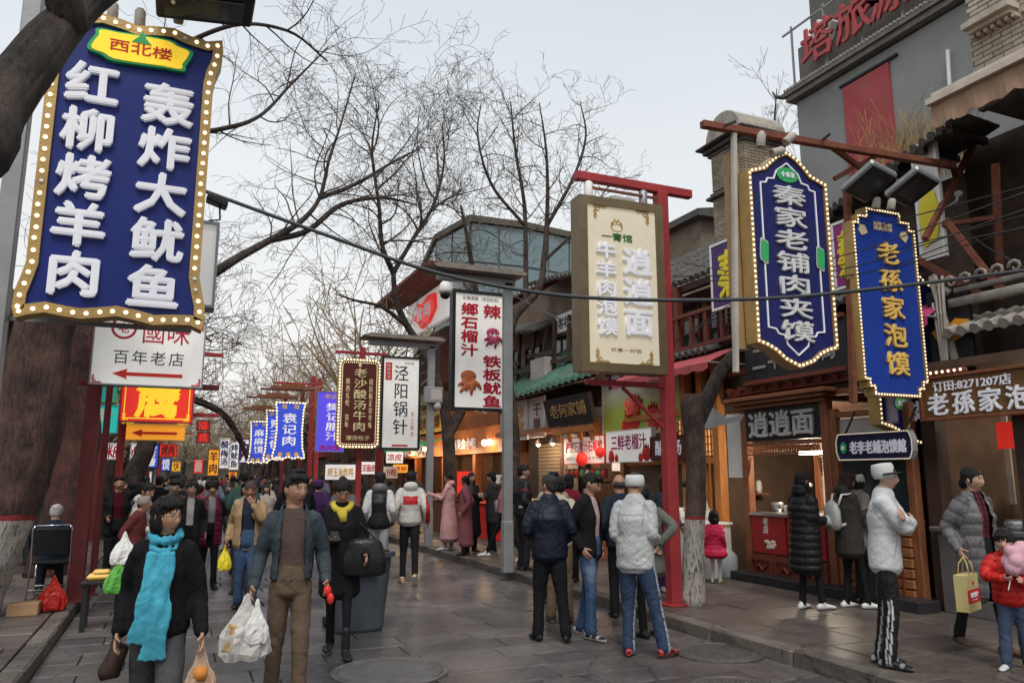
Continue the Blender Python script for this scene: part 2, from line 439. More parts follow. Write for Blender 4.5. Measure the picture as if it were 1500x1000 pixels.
 ra = n.new('ShaderNodeMath'); ra.operation = 'MULTIPLY_ADD'; ra.inputs[1].default_value = .12
 l.new(f.outputs[0], ra.inputs[0]); l.new(rr.outputs[0], ra.inputs[2]); l.new(ra.outputs[0], b.inputs['Roughness'])
 bp = n.new('ShaderNodeBump'); bp.inputs['Strength'].default_value = .35; bp.inputs['Distance'].default_value = .006
 ad = n.new('ShaderNodeMath'); ad.operation = 'ADD'; l.new(f.outputs[0], ad.inputs[0]); l.new(nz.outputs[0], ad.inputs[1])
 l.new(ad.outputs[0], bp.inputs['Height']); l.new(bp.outputs[0], b.inputs['Normal'])
 return m
road_c = ((.050, .045, .047), (.150, .133, .130))
walk_c = ((.065, .053, .048), (.155, .125, .108))
M_slab = mat_slab('road_flagstone', *road_c, .44, .24)
M_slabj = mat_slab('road_flagstone_far', *road_c, .44, .24, True)
M_walk = mat_slab('pavement_flagstone', *walk_c, .55, .34)
M_walkj = mat_slab('pavement_flagstone_far', *walk_c, .55, .34, True)
M_kerb = mat_slab('kerb_stone', (.06, .05, .045), (.15, .125, .105), .7, .5)
M_joint = mat('joint_dirt', (.028, .024, .022), .7, var=.3, scale=12, bump=.3)
g = MB().box((0, 300, -.14), (1600, 1600, .02)).build('ground', mat('earth', (.08, .07, .06), .9, var=.2, scale=.5)); tag(g, 'dark ground under the paved street', None, kind='structure')
road = MB().box((2.05, 70, -.055), (6.06, 160, .07)).build('road', M_joint); tag(road, 'dark wet flagstone street between the two kerbs', None, kind='structure')
wr = MB().box((12.2, 70, .05), (14.0, 160, .10)).build('pavement', M_joint); tag(wr, 'right hand pavement of brownish flagstones', None, kind='structure')
wl_ = MB().box((-6.2, 70, .05), (10.2, 160, .10)).build('pavement', M_joint); tag(wl_, 'left hand pavement of brownish flagstones', None, kind='structure')
def slab_mesh(w, d, t, m, seed):
 r = random.Random(seed)
 b = MB().box((0, 0, -t / 2), (w, d, t), ch=.007)
 b.v = [(x + (r.random() - .5) * .006, y + (r.random() - .5) * .006, z) for x, y, z in b.v]
 return b.mesh('paving_slab', m)
def lay(parent, x0, x1, y0, y1, yfar, w, d, z, m, mj, limit, seed, px):
 """running bond rows across the street; nearest rows as single slabs, the rest joined"""
 r = random.Random(seed)
 meshes = {}
 count = 0; j = MB(); y = y0; row = 0
 while y < yfar:
  dd = d
  xs = [x0]; x = x0 - (w * .5 if row % 2 else 0) + (r.random() - .5) * .15
  while x < x1 - .12:
   x += w * r.choice((1, 1, 1, 1.35, .7))
   if x > x0 + .12: xs.append(min(x, x1))
  if xs[-1] < x1: xs[-1] = x1
  for a, b in zip(xs[:-1], xs[1:]):
   g_ = .010
   ww = b - a - g_; zz = z + (r.random() - .5) * .008
   if y < y1 and count < limit:
    k = round(ww / .05)
    key = (k, r.randrange(3))
    if key not in meshes: meshes[key] = slab_mesh(k * .05, dd - g_, .05, m, hash(key) % 99)
    o = inst('paving_slab', meshes[key], parent, ((a + b) / 2, y + dd / 2, zz), ((r.random() - .5) * .008, (r.random() - .5) * .006, 0), (ww / (k * .05), 1, 1))
    count += 1
   else:
    j.box(((a + b) / 2, y + dd / 2, zz - .02), (ww, dd - g_, .04))
  y += dd; row += 1
 o = j.build('paving_slab', mj, parent, kind='stuff', fixn=False)
 return o
lay(road, -1.0, 5.1, 4.4, 16.0, 60, .75, .42, 0, M_slab, M_slabj, 292, 1, 0)
lay(wr, 5.28, 8.9, 3.2, 11, 40, .62, .60, .13, M_walk, M_walkj, 160, 2, 0)
lay(wl_, -5.0, -1.18, 5.5, 12.5, 40, .62, .60, .13, M_walk, M_walkj, 140, 3, 0)
def kerb(x, label, seed):
 r = random.Random(seed)
 k = thing('kerb', label, 'kerb', (x, 3, 0)); del k['category']; k['kind'] = 'structure'
 y = 0
 ms = []
 for i in range(5):
  b = MB().box((0, .5, .05), (.17, .988, .17), ch=.018)
  b.v = [(p[0] + (r.random() - .5) * .016, p[1], p[2] + (r.random() - .5) * .012) for p in b.v]
  ms.append(b.mesh('kerb_stone', M_kerb))
 for i in range(70):
  L = r.choice((.8, .9, 1.0, 1.15))
  inst('kerb_stone', ms[r.randrange(5)], k, (r.uniform(-.008, .008), y, r.uniform(-.006, .004)), (0, 0, r.uniform(-.006, .006)), (1, L, 1)); y += L
 return k
kerb(5.19, 'worn stone kerb along the right hand pavement', 5)
kerb(-1.09, 'worn stone kerb along the left hand pavement', 6)
# manhole covers
M_iron = mat('cast_iron_cover', (.10, .095, .09), .5, .4, var=.3, scale=20, bump=.3)
M_conc = mat('worn_concrete_cover', (.10, .095, .092), .6, 0, var=.3, scale=6, bump=.3, dirt=.5)
def cover(loc, r, m, label, studs=True):
 t = thing('manhole_cover', label, 'manhole cover', loc)
 a = MB().lathe((0, 0, 0), [(r, .000), (r, .012), (r - .012, .016), (r - .05, .016), (r - .055, .010), (r - .06, .006)], 40); a.build('rim', m, t, smooth=False)
 b = MB().lathe((0, 0, 0), [(r - .062, 0), (r - .062, .013), (r - .07, .016)], 40)
 b.build('cover_plate', m, t)
 if studs:
  c = MB(); k = 0
  for i in range(-9, 10):
   for j in range(-9, 10):
    x, y = i * .04 + (.02 if j % 2 else 0), j * .036
    if x * x + y * y < (r - .1) ** 2: c.box((x, y, .018), (.022, .012, .007), rot=Matrix.Rotation(PI / 4 if (i + j) % 2 else -PI / 4, 3, 'Z'))
  c.build('stud', m, t, kind='stuff')
 return t
p = GZ(1055, 956); cover((p.x - .02, p.y, .002), .42, M_iron, 'round cast iron manhole cover beside the right kerb behind the red shoes')
p = GZ(572, 984); cover((p.x, p.y, .002), .50, M_conc, 'large round worn concrete manhole cover in the middle of the street', False)
p = GZ(1062, 1003); cover((p.x, p.y - .1, .002), .34, M_iron, 'iron manhole cover at the bottom edge, nearest the kerb')
eb = MB().box((3, 150, 3.2), (60, 6, 6.4)).box((3, 147.2, 6.6), (62, 8, .4)).build('end_building', mat('far_end_wall', (.20, .17, .14), .8, var=.3, scale=.4)); tag(eb, 'low brownish building closing the far end of the street behind the trees', 'building')
# ================================================================== BUILDINGS
RF = -PI / 2         # rotation of anything that faces the street from the right hand side
def fac(tl, br, X):
 """a rectangle on the facade plane X: centre, width, height"""
 a = AX(*tl, X); b = AX(*br, X)
 return Vector((X, (a.y + b.y) / 2, (a.z + b.z) / 2)), abs(a.y - b.y), a.z - b.z
def wallbox(parent, x0, x1, y0, y1, z0, z1, m, name='wall', ch=0):
 """world-space box as a part of a building whose root is at the origin of the world"""
 o = MB().box(((x0 + x1) / 2, (y0 + y1) / 2, (z0 + z1) / 2), (x1 - x0, y1 - y0, z1 - z0), ch=ch).build(name, m, parent)
 return o
def local(parent, o):
 return o
def tile_roof(parent, e0, e1, back, mt, tile=.17, name='roof_tile', rows=3, single=True, limit=60, lip=True):
 """rows of half-round tiles from the eave line e0->e1 running up along the vector back"""
 e0 = Vector(e0); e1 = Vector(e1); back = Vector(back); L = (e1 - e0).length; n = max(2, int(L / tile)); u = (e1 - e0) / n
 j = MB(); c = 0
 nrm = u.cross(back).normalized()
 if nrm.z < 0: nrm = -nrm
 base = MB()
 th = nrm * .03
 base.add([e0, e1, e1 + back, e0 + back, e0 - th, e1 - th, e1 + back - th, e0 + back - th], [(0, 1, 2, 3), (7, 6, 5, 4), (0, 4, 5, 1), (1, 5, 6, 2), (2, 6, 7, 3), (3, 7, 4, 0)])
 base.build('roof_board', mt, parent)
 for i in range(n):
  for k in range(rows):
   a = e0 + u * (i + .5) + back * (k / rows); b = e0 + u * (i + .5) + back * ((k + 1.04) / rows)
   t = MB() if (single and c < limit) else j
   vs = []; N = 5; ux = u.normalized()
   for end, rr in ((a, .062), (b, .05)):
    for q in range(N):
     th_ = PI * q / (N - 1)
     vs.append(end + ux * (math.cos(th_) * rr) + nrm * (math.sin(th_) * rr + .005))
    for q in range(N):
     th_ = PI * q / (N - 1)
     vs.append(end + ux * (math.cos(th_) * (rr - .015)) + nrm * (math.sin(th_) * (rr - .015) + .005))
   fs = []
   for q in range(N - 1): fs += [(q, q + 1, q + 11, q + 10), (q + 5, q + 15, q + 16, q + 6), (q, q + 5, q + 6, q + 1)]
   t.add(vs, fs)
   if k == 0:       # round end disc
    dv = [a + ux * (math.cos(2 * PI * q / 8) * .055) + nrm * (math.sin(2 * PI * q / 8) * .055) - back.normalized() * .004 for q in range(8)]
    t.add(dv, [tuple(range(8))])
   if t is not j: t.build(name, mt, parent, fixn=False); c += 1
 if j.v: j.build(name, mt, parent, kind='stuff', fixn=False)
 return parent
def bricks(parent, x, y0, y1, z0, z1, m, mm, bw=.24, bh=.065, limit=290, face=-1, seed=3):
 """courses of bricks on the plane X=x between y0 and y1"""
 r = random.Random(seed)
 MBm = MB().box((x + .06, (y0 + y1) / 2, (z0 + z1) / 2), (.10, y1 - y0, z1 - z0)); MBm.build('mortar', mm, parent)
 j = MB(); c = 0; z = z1 - bh; row = 0; ms = []
 for i in range(4): ms.append(MB().box((0, 0, 0), (.03, bw - .012, bh - .012), ch=.004).mesh('brick', m))
 while z >= z0:
  y = y0 + (bw / 2 if row % 2 else 0)
  while y < y1 - bw * .4:
   yy = min(y + bw, y1); L = yy - y
   dx = r.uniform(-.004, .004)
   if c < limit: inst('brick', ms[c % 4], parent, (x + .005 + dx, (y + yy) / 2, z + bh / 2), (0, 0, 0), (1, L / bw, 1)); c += 1
   else: j.box((x + .005 + dx, (y + yy) / 2, z + bh / 2), (.03, L - .012, bh - .012))
   y += bw
  z -= bh; row += 1
 if j.v: j.build('brick', m, parent, kind='stuff', fixn=False)
def mat_brick(name, c1, c2):
 m, n, l, b = _nodes(name)
 oi = n.new('ShaderNodeObjectInfo'); g = n.new('ShaderNodeNewGeometry')
 a = n.new('ShaderNodeMath'); a.operation = 'ADD'; l.new(oi.outputs['Random'], a.inputs[0]); l.new(g.outputs['Random Per Island'], a.inputs[1])
 fr = n.new('ShaderNodeMath'); fr.operation = 'FRACT'; l.new(a.outputs[0], fr.inputs[0])
 mx = n.new('ShaderNodeMix'); mx.data_type = 'RGBA'; mx.inputs[6].default_value = (*c1, 1); mx.inputs[7].default_value = (*c2, 1); l.new(fr.outputs[0], mx.inputs[0])
 nz = n.new('ShaderNodeTexNoise'); nz.inputs['Scale'].default_value = 2.2; nz.inputs['Detail'].default_value = 9; nz.inputs['Roughness'].default_value = .7; l.new(g.outputs['Position'], nz.inputs['Vector'])
 mr = n.new('ShaderNodeMapRange'); mr.inputs['From Min'].default_value = .3; mr.inputs['From Max'].default_value = .7; mr.inputs['To Min'].default_value = .62; mr.inputs['To Max'].default_value = 1.2; l.new(nz.outputs[0], mr.inputs[0])
 sc = n.new('ShaderNodeVectorMath'); sc.operation = 'SCALE'; l.new(mx.outputs[2], sc.inputs[0]); l.new(mr.outputs[0], sc.inputs['Scale'])
 l.new(sc.outputs[0], b.inputs['Base Color']); b.inputs['Roughness'].default_value = .85
 bp = n.new('ShaderNodeBump'); bp.inputs['Strength'].default_value = .4; bp.inputs['Distance'].default_value = .01
 f = n.new('ShaderNodeTexNoise'); f.inputs['Scale'].default_value = 30; l.new(g.outputs['Position'], f.inputs['Vector']); l.new(f.outputs[0], bp.inputs['Height']); l.new(bp.outputs[0], b.inputs['Normal'])
 return m
M_brick = mat_brick('pale_grey_brick', (.36, .31, .25), (.50, .44, .36))
M_brickd = mat_brick('brown_grey_brick', (.25, .20, .15), (.40, .33, .25))
M_mortar = mat('mortar', (.20, .175, .15), .9, var=.2, bump=.2)
M_greywall = mat('grey_render', (.26, .268, .265), .8, var=.1, scale=.8, bump=.15, dirt=.35, dirtcol=(.13, .125, .12))
M_tile2 = M_['tile_grey']
def win(parent, c, w, h, mf, mg, n=2, m=2, name='window', dep=.06):
 """window on a wall facing -X: frame with mullions, pane as sub-part; c is world centre on the wall plane"""
 b = MB(); x, y, z = c; t = .05
 for s in (-1, 1):
  b.box((x - dep / 2, y + s * (w / 2 - t / 2), z), (dep, t, h)); b.box((x - dep / 2, y, z + s * (h / 2 - t / 2)), (dep, w - 2 * t, t))
 for i in range(1, n): b.box((x - dep / 2 + .008, y - w / 2 + w * i / n, z), (dep * .6, .03, h - 2 * t))
 for i in range(1, m): b.box((x - dep / 2 + .004, y, z - h / 2 + h * i / m), (dep * .5, w - 2 * t, .03))
 f = b.build(name, mf, parent)
 MB().box((x - .008, y, z), (.012, w - 2 * t, h - 2 * t)).build('pane', mg, f)
 return f
# ---- A: grey tall building behind, with red roof characters
gb = thing('grey_tower_block', 'tall grey rendered building with a red panel and red rooftop characters, upper right', 'building', (13, 9, 0))
def gl(x, y, z): return (x - 13, y - 9, z)
cX = 13
b = MB().box((3, 0, 5.2), (6, 8, 10.4)); b.build('wall', M_greywall, gb)
b = MB().box((2.9, 0.05, 10.62), (6.3, 8.36, .10)).box((2.9, .05, 10.50), (6.16, 8.2, .12)); b.build('cornice', mat('cornice_grey', (.19, .18, .165), .8, dirt=.4), gb)
b = MB()
for i in range(84): b.box((-.24, 4.1 - i * .1, 10.70), (.07, .05, .05))
b.build('cornice_tile', mat('tile_end', (.33, .31, .28), .8), gb, kind='stuff')
b = MB().tube([(-.2, 4.2, 10.6), (-.3, 4.36, 10.66), (-.33, 4.42, 10.82)], [.06, .04, .02], 6); b.build('eave_finial', M_['tile_grey'], gb)
MB().box((2.9, 0, 11.25), (5.6, 7.9, 1.1)).build('parapet', mat('parapet_grey', (.17, .155, .14), .85, dirt=.3), gb)
a_, b_ = AX(1242, 120, 13), AX(1313, 385, 13)
MB().box((-.02, (AX(1242, 200, 13).y + AX(1313, 200, 13).y) / 2 - 9, (10.12 + 7.1) / 2), (.06, abs(AX(1242, 200, 13).y - AX(1313, 200, 13).y), 2.95)).build('red_panel', mat('faded_red_panel', (.36, .06, .07), .7, var=.12, scale=2, dirt=.3, dirtcol=(.3, .15, .12)), gb)
fr = MB().box((-.03, 10.93 - 9, 10.14), (.08, 1.5, .05)); fr.build('panel_lintel', M_['black'], gb)
M_redch = mat('red_roof_character', (.42, .07, .075), .5, var=.15, dirt=.25)
for i, ch in enumerate('塔旅源店'):
 o = text(gb, ch, 0, 0, .95, .90, M_redch, ext=.06, bold=.02, name='roof_character', keep=False)
 o.location = (-.24, AX(1196 + i * 52, 60 - i * 34, 12.75).y - 9, 11.42); o.rotation_euler = (0, 0, RF)
b = MB()
for i in range(9): b.beam((-.12, 3.9 - i, 10.7), (-.12, 3.9 - i, 12.3), .04, .04)
b.beam((-.12, 4.2, 12.2), (-.12, -3.8, 12.2), .04, .04); b.build('sign_frame', M_['grey_metal'], gb)
MB().box((1.2, 1.0, 12.4), (2.2, 5, 1.6)).build('rooftop_shed', mat('shed_grey', (.13, .12, .11), .8), gb)
# pipe on the wall
MB().tube([gl(13, 9.1, 8.0), gl(12.9, 9.1, 8.6), gl(12.9, 9.05, 9.6)], .035, 6).build('drain_pipe', M_['white'], gb)
# lamp on the tower's roof edge
rl = thing('rooftop_lamp', 'white rooftop floodlight on the grey building behind the red characters', 'lamp', tuple(AX(1208, 45, 13)))
MB().box((0, 0, 0), (.25, .5, .45), rot=Matrix.Rotation(.5, 3, 'X'), ch=.03).build('lamp_housing', M_['white'], rl)
MB().tube([(0, 0, -.2), (0, 0, -.75)], .03, 6).build('post', M_['grey_metal'], rl)
# ---- B: restaurant nearest on the right, brown sign, brick upper wall
X0 = 8.2
rb = thing('brick_restaurant', 'pale brick restaurant at the right edge with dark tiled eaves and open ground floor', 'building', (0, 0, 0))
bricks(rb, 8.62, 3.2, 5.75, 6.0, 8.9, M_brick, M_mortar, limit=280)
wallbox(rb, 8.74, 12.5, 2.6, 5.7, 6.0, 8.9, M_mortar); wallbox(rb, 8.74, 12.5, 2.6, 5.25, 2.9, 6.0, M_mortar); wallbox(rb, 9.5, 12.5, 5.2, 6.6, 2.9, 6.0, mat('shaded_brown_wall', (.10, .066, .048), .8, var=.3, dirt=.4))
bricks(rb, 8.66, 2.9, 5.22, 2.9, 6.0, M_brick, M_mortar, limit=0, seed=8)
a, b2 = AX(1408, 50, 8.4), AX(1478, 25, 8.4)
lg = MB().box((8.52, (a.y + b2.y) / 2, a.z + .08), (.24, abs(a.y - b2.y), .07)).box((8.55, (a.y + b2.y) / 2, a.z + .02), (.16, abs(a.y - b2.y) - .06, .06))
lg.build('brick_ledge', M_brick, rb)
dn = MB()
for i in range(9): dn.box((8.56, a.y - .05 - i * .085, a.z - .04), (.10, .045, .05))
dn.build('dentil', M_brick, rb)
# awning under the brick wall
aw0, aw1 = AX(1358, 152, 7.9), AX(1520, 78, 7.9)
aw = MB().beam((7.9, aw0.y, aw0.z), (7.9, 3.0, aw0.z - .0), .07, .07).beam((8.0, aw0.y, aw0.z + .12), (8.0, 3.0, aw0.z + .12), .04, .04)
aw.build('awning_rail', mat('awning_rail_cream', (.55, .48, .40), .5), rb)
M_awn = mat('tan_awning_cloth', (.30, .19, .13), .85, var=.12, bump=.1)
v = []; f = []
N = 40
for i in range(N + 1):
 y = aw0.y - .02 + (3.0 - aw0.y) * i / N
 sc_ = .30 + .05 * abs(math.sin(i * .9))
 v += [(8.6, y, aw0.z + .38), (7.94, y, aw0.z + .02), (7.90 + .02 * math.sin(i * 1.3), y, aw0.z - sc_)]
for i in range(N): f += [(3*i, 3*i+1, 3*i+4, 3*i+3), (3*i+1, 3*i+2, 3*i+5, 3*i+4)]
o = MB().add(v, f).build('awning', M_awn, rb, smooth=False); md = o.modifiers.new('s', 'SOLIDIFY'); md.thickness = .012
# upturned tile eave
e0 = AX(1178, 335, 8.9); e1 = AX(1412, 165, 7.95)
tile_roof(rb, e0, e1, (1.3, .45, .30), M_['tile_grey'], tile=.16, rows=4, limit=80)
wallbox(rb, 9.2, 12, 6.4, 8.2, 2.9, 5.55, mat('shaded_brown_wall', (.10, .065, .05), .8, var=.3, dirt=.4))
# rough timber under the eave
bt = MB()
for i in range(7): p_ = Vector(e0).lerp(Vector(e1), (i + .5) / 7); bt.beam(p_ + Vector((0, 0, -.07)), p_ + Vector((1.3, .45, .2)), .07, .09)
bt.build('rafter', M_['wood_dark'], rb, kind=None)
for (q0, q1, X1, w_) in (((1385, 322), (1468, 428), 8.1, .08), ((1345, 380), (1450, 440), 8.3, .09), ((1458, 240), (1466, 440), 8.5, .08), ((1380, 330), (1460, 318), 8.3, .06)):
 MB().beam(AX(*q0, X1), AX(*q1, X1 + .2), w_, w_, ch=.01).build('timber_brace', M_['rust'], rb)
# ground floor: dark interior
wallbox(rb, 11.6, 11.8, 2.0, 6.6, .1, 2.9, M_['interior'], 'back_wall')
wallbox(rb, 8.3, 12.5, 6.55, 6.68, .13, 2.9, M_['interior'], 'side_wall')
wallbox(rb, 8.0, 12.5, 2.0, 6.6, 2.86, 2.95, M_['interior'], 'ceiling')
for y in (6.45, 5.35, 4.1): wallbox(rb, 8.15, 8.33, y - .09, y + .09, .13, 2.3, M_['wood_dark'], 'pillar')
p0, p1 = AX(1450, 660, 9.6), AX(1490, 760, 9.6)
wallbox(rb, 9.6, 9.63, p1.y, p0.y + .25, 1.3, 2.5, M_['plaster'], 'white_panel')
wallbox(rb, 9.3, 9.33, 4.1, 4.95, 1.2, 2.45, mat('kitchen_white_tiles', (.55, .53, .48), .4, var=.06), 'white_panel')
MB().beam((9.2, 5.6, 1.0), (9.2, 4.6, 2.6), .05, .05).build('timber_brace', M_['plaster'], rb)
# black opening with the orange mask above the brown sign, and grey carved ridge
c, w, h = fac((1358, 430), (1432, 545), 8.18)
pb = thing('emblem_board', 'black panel with an orange mask shaped emblem above the brown restaurant sign', 'panel', (8.16, c.y, c.z - h / 2), RF)
MB().box((0, .02, h / 2), (w, .04, h)).build('board', M_['black'], pb)  # solid sheet; the opening's shade is put into its black colour
pts = [(-.22, .22), (-.10, .30), (0, .27), (.10, .34), (.26, .30), (.18, .20), (.16, .12), (0, .07), (-.14, .10)]
hole = [(x * .35 - .01, z * .35 + .13) for x, z in pts]
MB().ring([(x, z + h * .3) for x, z in pts], [(x, z + h * .3) for x, z in hole], -.03, 0).build('mask_emblem', M_['orange'], pb)
M_carve = mat('grey_carved_stone', (.33, .30, .26), .85, var=.3, bump=.5, dirt=.5)
cr_ = thing('carved_ridge', 'grey carved ornamental ridge with scrolls hanging above the brown restaurant sign', 'ornament', (8.05, 5.2, 3.2))
tile_roof(cr_, (-.05, .85, .05), (-.05, -.95, .05), (.5, 0, .22), M_carve, tile=.15, rows=2, limit=30)
b = MB().box((.12, -.05, .42), (.10, 1.75, .10), ch=.01).box((.12, -.05, .56), (.07, 1.6, .06), ch=.01)
for i in range(9):
 y_ = .75 - i * .19; q = [(.06, y_ + .08 * math.cos(t) * (1 - t / 9), .66 + .08 * math.sin(t) * (1 - t / 9)) for t in [k * .8 for k in range(9)]]
 b.tube(q, [.022 - .0015 * k for k in range(9)], 6)
b.tube([(.1, .8, .55), (.08, .92, .66), (.1, .98, .82)], [.05, .035, .01], 6)
b.build('carving', M_carve, cr_, smooth=True)
b = MB()
for k in range(4): b.tube([(.02, .82 + .05 * k, .75 - .1 * k), (-.03, .80 + .04 * k, .3), (.02, .86 + .02 * k, -.25)], .018, 6)
b.build('hanging_strand', M_['plaster'], cr_)
MB().beam((.1, 1.0, .8), (.1, .78, -.4), .07, .07).build('post', M_['plaster'], cr_)
# brown sign
def bulb_me(r): return MB().ball((0, 0, 0), (r, r * .8, r), 6, 4).mesh('bulb', M_['bulb'], True)
def bulbs_on(parent, path, y, r, spacing, closed=True, m='bulb', single=False):
 P = [Vector((x, 0, z)) for x, z in path]
 if closed: P.append(P[0])
 b = MB(); pos = []
 carry = 0
 for p_, q_ in zip(P[:-1], P[1:]):
  L = (q_ - p_).length; s_ = carry
  while s_ < L: pos.append(p_.lerp(q_, s_ / L)); s_ += spacing
  carry = s_ - L
 if single:
  me = MB().ball((0, 0, 0), (r, r * .8, r), 8, 5).mesh('bulb', M_[m], True)
  dead = MB().ball((0, 0, 0), (r, r * .8, r), 8, 5).mesh('bulb', M_['white'], True)
  for i_, q_ in enumerate(pos[:290]): inst('bulb', dead if i_ in (17, 18, 44, 71, 96) else me, parent, (q_.x + rnd.uniform(-.003, .003), y, q_.z + rnd.uniform(-.003, .003)))
 else:
  for q_ in pos: b.ball((q_.x, y, q_.z), (r, r * .8, r), 6, 4)
  b.build('bulb', M_[m], parent, True, kind='stuff', fixn=False)
bs_z0, bs_z1 = 2.29, 2.77
ya, yb = AX(1352, 600, 8.0).y, 3.4
bs = thing('restaurant_sign', 'long brown sign board with a phone number and white characters over the open restaurant', 'sign', (8.0, (ya + yb) / 2, bs_z0), RF)
w = ya - yb; h = bs_z1 - bs_z0
MB().box((0, .06, h / 2), (w, .10, h), ch=.01).build('board', mat('brown_sign_face', (.17, .085, .032), .4, var=.1, scale=2, bump=.05), bs)
b = MB()
for s_ in (0, h): b.box((0, 0, s_), (w + .06, .06, .035), ch=.006)
for s_ in (-w / 2, w / 2): b.box((s_, 0, h / 2), (.035, .06, h - .04), ch=.006)
b.build('frame', M_['wood_brown'], bs)
text(bs, '订田:8271207店', -w / 2 + .62, h * .77, .92, .115, M_['char_white'], y=0, ext=.012, bold=.03)
text(bs, '老孫家泡馍馆', -w / 2 + .98, h * .35, 1.80, .25, M_['char_white'], y=0, ext=.02, bold=.035, space=(1.25, 1))
b = MB().box((-w / 2 + .28, .0, h + .05), (.62, .06, .06), ch=.01); b.build('lamp_strip', M_['rust'], bs)
bulbs_on(bs, [(-w / 2 + .02, h + .05), (-w / 2 + .56, h + .05)], -.035, .017, .075, False)
# ---- C: shop behind the snack kiosk, upper storey with purple banner and tile roof
sh = thing('timber_shop', 'two storey timber shop with tiled eaves and a pink awning, behind the snack kiosk', 'building', (0, 0, 0))
M_upw = mat('upper_wall_beige', (.21, .155, .115), .8, var=.2, scale=2, dirt=.5)
wallbox(sh, 9.0, 14, 8.2, 13.4, 2.9, 5.15, M_upw)
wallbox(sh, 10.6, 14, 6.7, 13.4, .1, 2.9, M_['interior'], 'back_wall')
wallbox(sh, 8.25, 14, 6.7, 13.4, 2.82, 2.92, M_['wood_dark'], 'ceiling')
wallbox(sh, 8.6, 14, 13.3, 13.4, .13, 2.9, M_upw, 'side_wall')
tile_roof(sh, (8.3, 13.6, 5.15), (8.3, 9.6, 5.15), (1.15, 0, 1.0), M_['tile_grey'], tile=.17, rows=4, limit=90)
b = MB().beam((8.42, 13.6, 5.05), (8.42, 8.4, 5.05), .12, .12); b.build('eave_beam', M_['wood_dark'], sh)
# second lower tile eave
tile_roof(sh, (8.0, 13.3, 3.72), (8.0, 10.3, 3.72), (1.0, 0, .34), M_['tile_grey'], tile=.17, rows=3, limit=60)
# fascia beams of dark red wood
for z in (2.95, 3.28): MB().beam((8.22, 10.1, z), (8.22, 6.7, z), .10, .10, ch=.01).build('beam', M_['wood_red'], sh)
b = MB()
for i in range(12): MB().tube([(8.1, 10.0 - i * .28, 2.99), (8.25, 10.0 - i * .28, 2.99)], .045, 8).build('beam_end', M_['wood_red'], sh)
# wall windows upstairs
for (y, z) in ((12.2, 4.5), (11.1, 4.5)): win(sh, (9.0, y, z), .9, .95, M_['wood_red'], M_['glass_dark'], 3, 3)
# pale and purple banners upstairs
def banner(tl, br, X, m, label, name='banner', txt=None, tcol='yellow', rt=.02):
 c, w, h = fac(tl, br, X)
 t = thing(name, label, 'banner', (X, c.y, c.z - h / 2), RF)
 MB().box((0, .02, h / 2), (w, .03, h), ch=.006).build('panel', m, t)
 MB().ring([(-w/2-.02, -.02), (w/2+.02, -.02), (w/2+.02, h+.02), (-w/2-.02, h+.02)], [(-w/2+.02, .02), (w/2-.02, .02), (w/2-.02, h-.02), (-w/2+.02, h-.02)], -.005, .045).build('frame', M_['white'], t)
 if txt: text(t, txt, 0, h * .5, w * .55, h * .7, M_[tcol], y=.005, ext=.015, bold=.04, vert=True)
 return t, w, h
t_, w_, h_ = banner((1040, 362), (1092, 440), 7.95, M_['violet'], 'purple banner with one yellow character, left of the tall dark blue sign', txt='秦')
t_, w_, h_ = banner((1218, 330), (1256, 415), 8.7, M_['purple'], 'dark magenta banner with a yellow character between the two blue signs', txt='秦')
t_, w_, h_ = banner((1335, 218), (1384, 372), 8.3, M_['offwhite'], 'pale banner with a yellow leaf shape under the tiled eave')
b = MB().prism([(-.1, .15), (.08, .2), (.16, .5), (.1, .8), (-.02, .95), (-.14, .6)], -.012, .0); b.build('leaf_print', M_['yellow'], t_)
# black fascia board with grey carved characters
c, w, h = fac((1090, 505), (1245, 575), 8.05)
t_ = thing('black_fascia', 'black fascia board with faint grey carved characters above the snack kiosk', 'sign', (8.05, c.y, 3.05), RF)
MB().box((0, .03, .36), (w, .05, .72)).build('board', M_['black'], t_)
text(t_, '二华剁小街', 0, .36, w * .82, .40, mat('carved_grey', (.28, .26, .24), .6), y=.005, ext=.015, bold=.02, space=(1.3, 1))
MB().beam((-w/2, -.02, 0), (w/2, -.02, 0), .06, .06).beam((-w/2, -.02, .72), (w/2, -.02, .72), .06, .06).build('rail', M_['wood_red'], t_)
# pink scalloped awnings
def small_awning(y0, y1, z, X, m, label, depth=.7, drop=.35):
 t = thing('cloth_awning', label, 'awning', (X, (y0 + y1) / 2, z), RF)
 w = abs(y1 - y0); v = []; f = []; N = 24
 for i in range(N + 1):
  x = -w / 2 + w * i / N
  v += [(x, 0, 0), (x, -depth * .55, -drop * .5), (x, -depth, -drop), (x, -depth - .01, -drop - .10 - .035 * abs(math.sin(i * PI / 3)))]
 for i in range(N):
  for k in range(3): f.append((4*i+k, 4*i+k+1, 4*i+k+5, 4*i+k+4))
 o = MB().add(v, f).build('cloth', m, t); md = o.modifiers.new('s', 'SOLIDIFY'); md.thickness = .012
 for x in (-w / 2, w / 2): MB().tube([(x, 0, -drop), (x, -depth, -drop)], .015, 6).build('arm', M_['grey_metal'], t)
 return t
M_pinkc = mat('faded_red_cloth', (.36, .07, .08), .85, var=.2, bump=.1, dirt=.3)
small_awning(12.6, 9.7, 3.72, 8.25, M_pinkc, 'faded red scalloped awning left of the tall dark blue sign', .75, .32)
small_awning(7.1, 6.1, 3.72, 8.35, mat('magenta_cloth', (.42, .05, .14), .85, var=.2, bump=.1), 'crumpled magenta awning cloth right of the gold lettered blue sign', .5, .25)
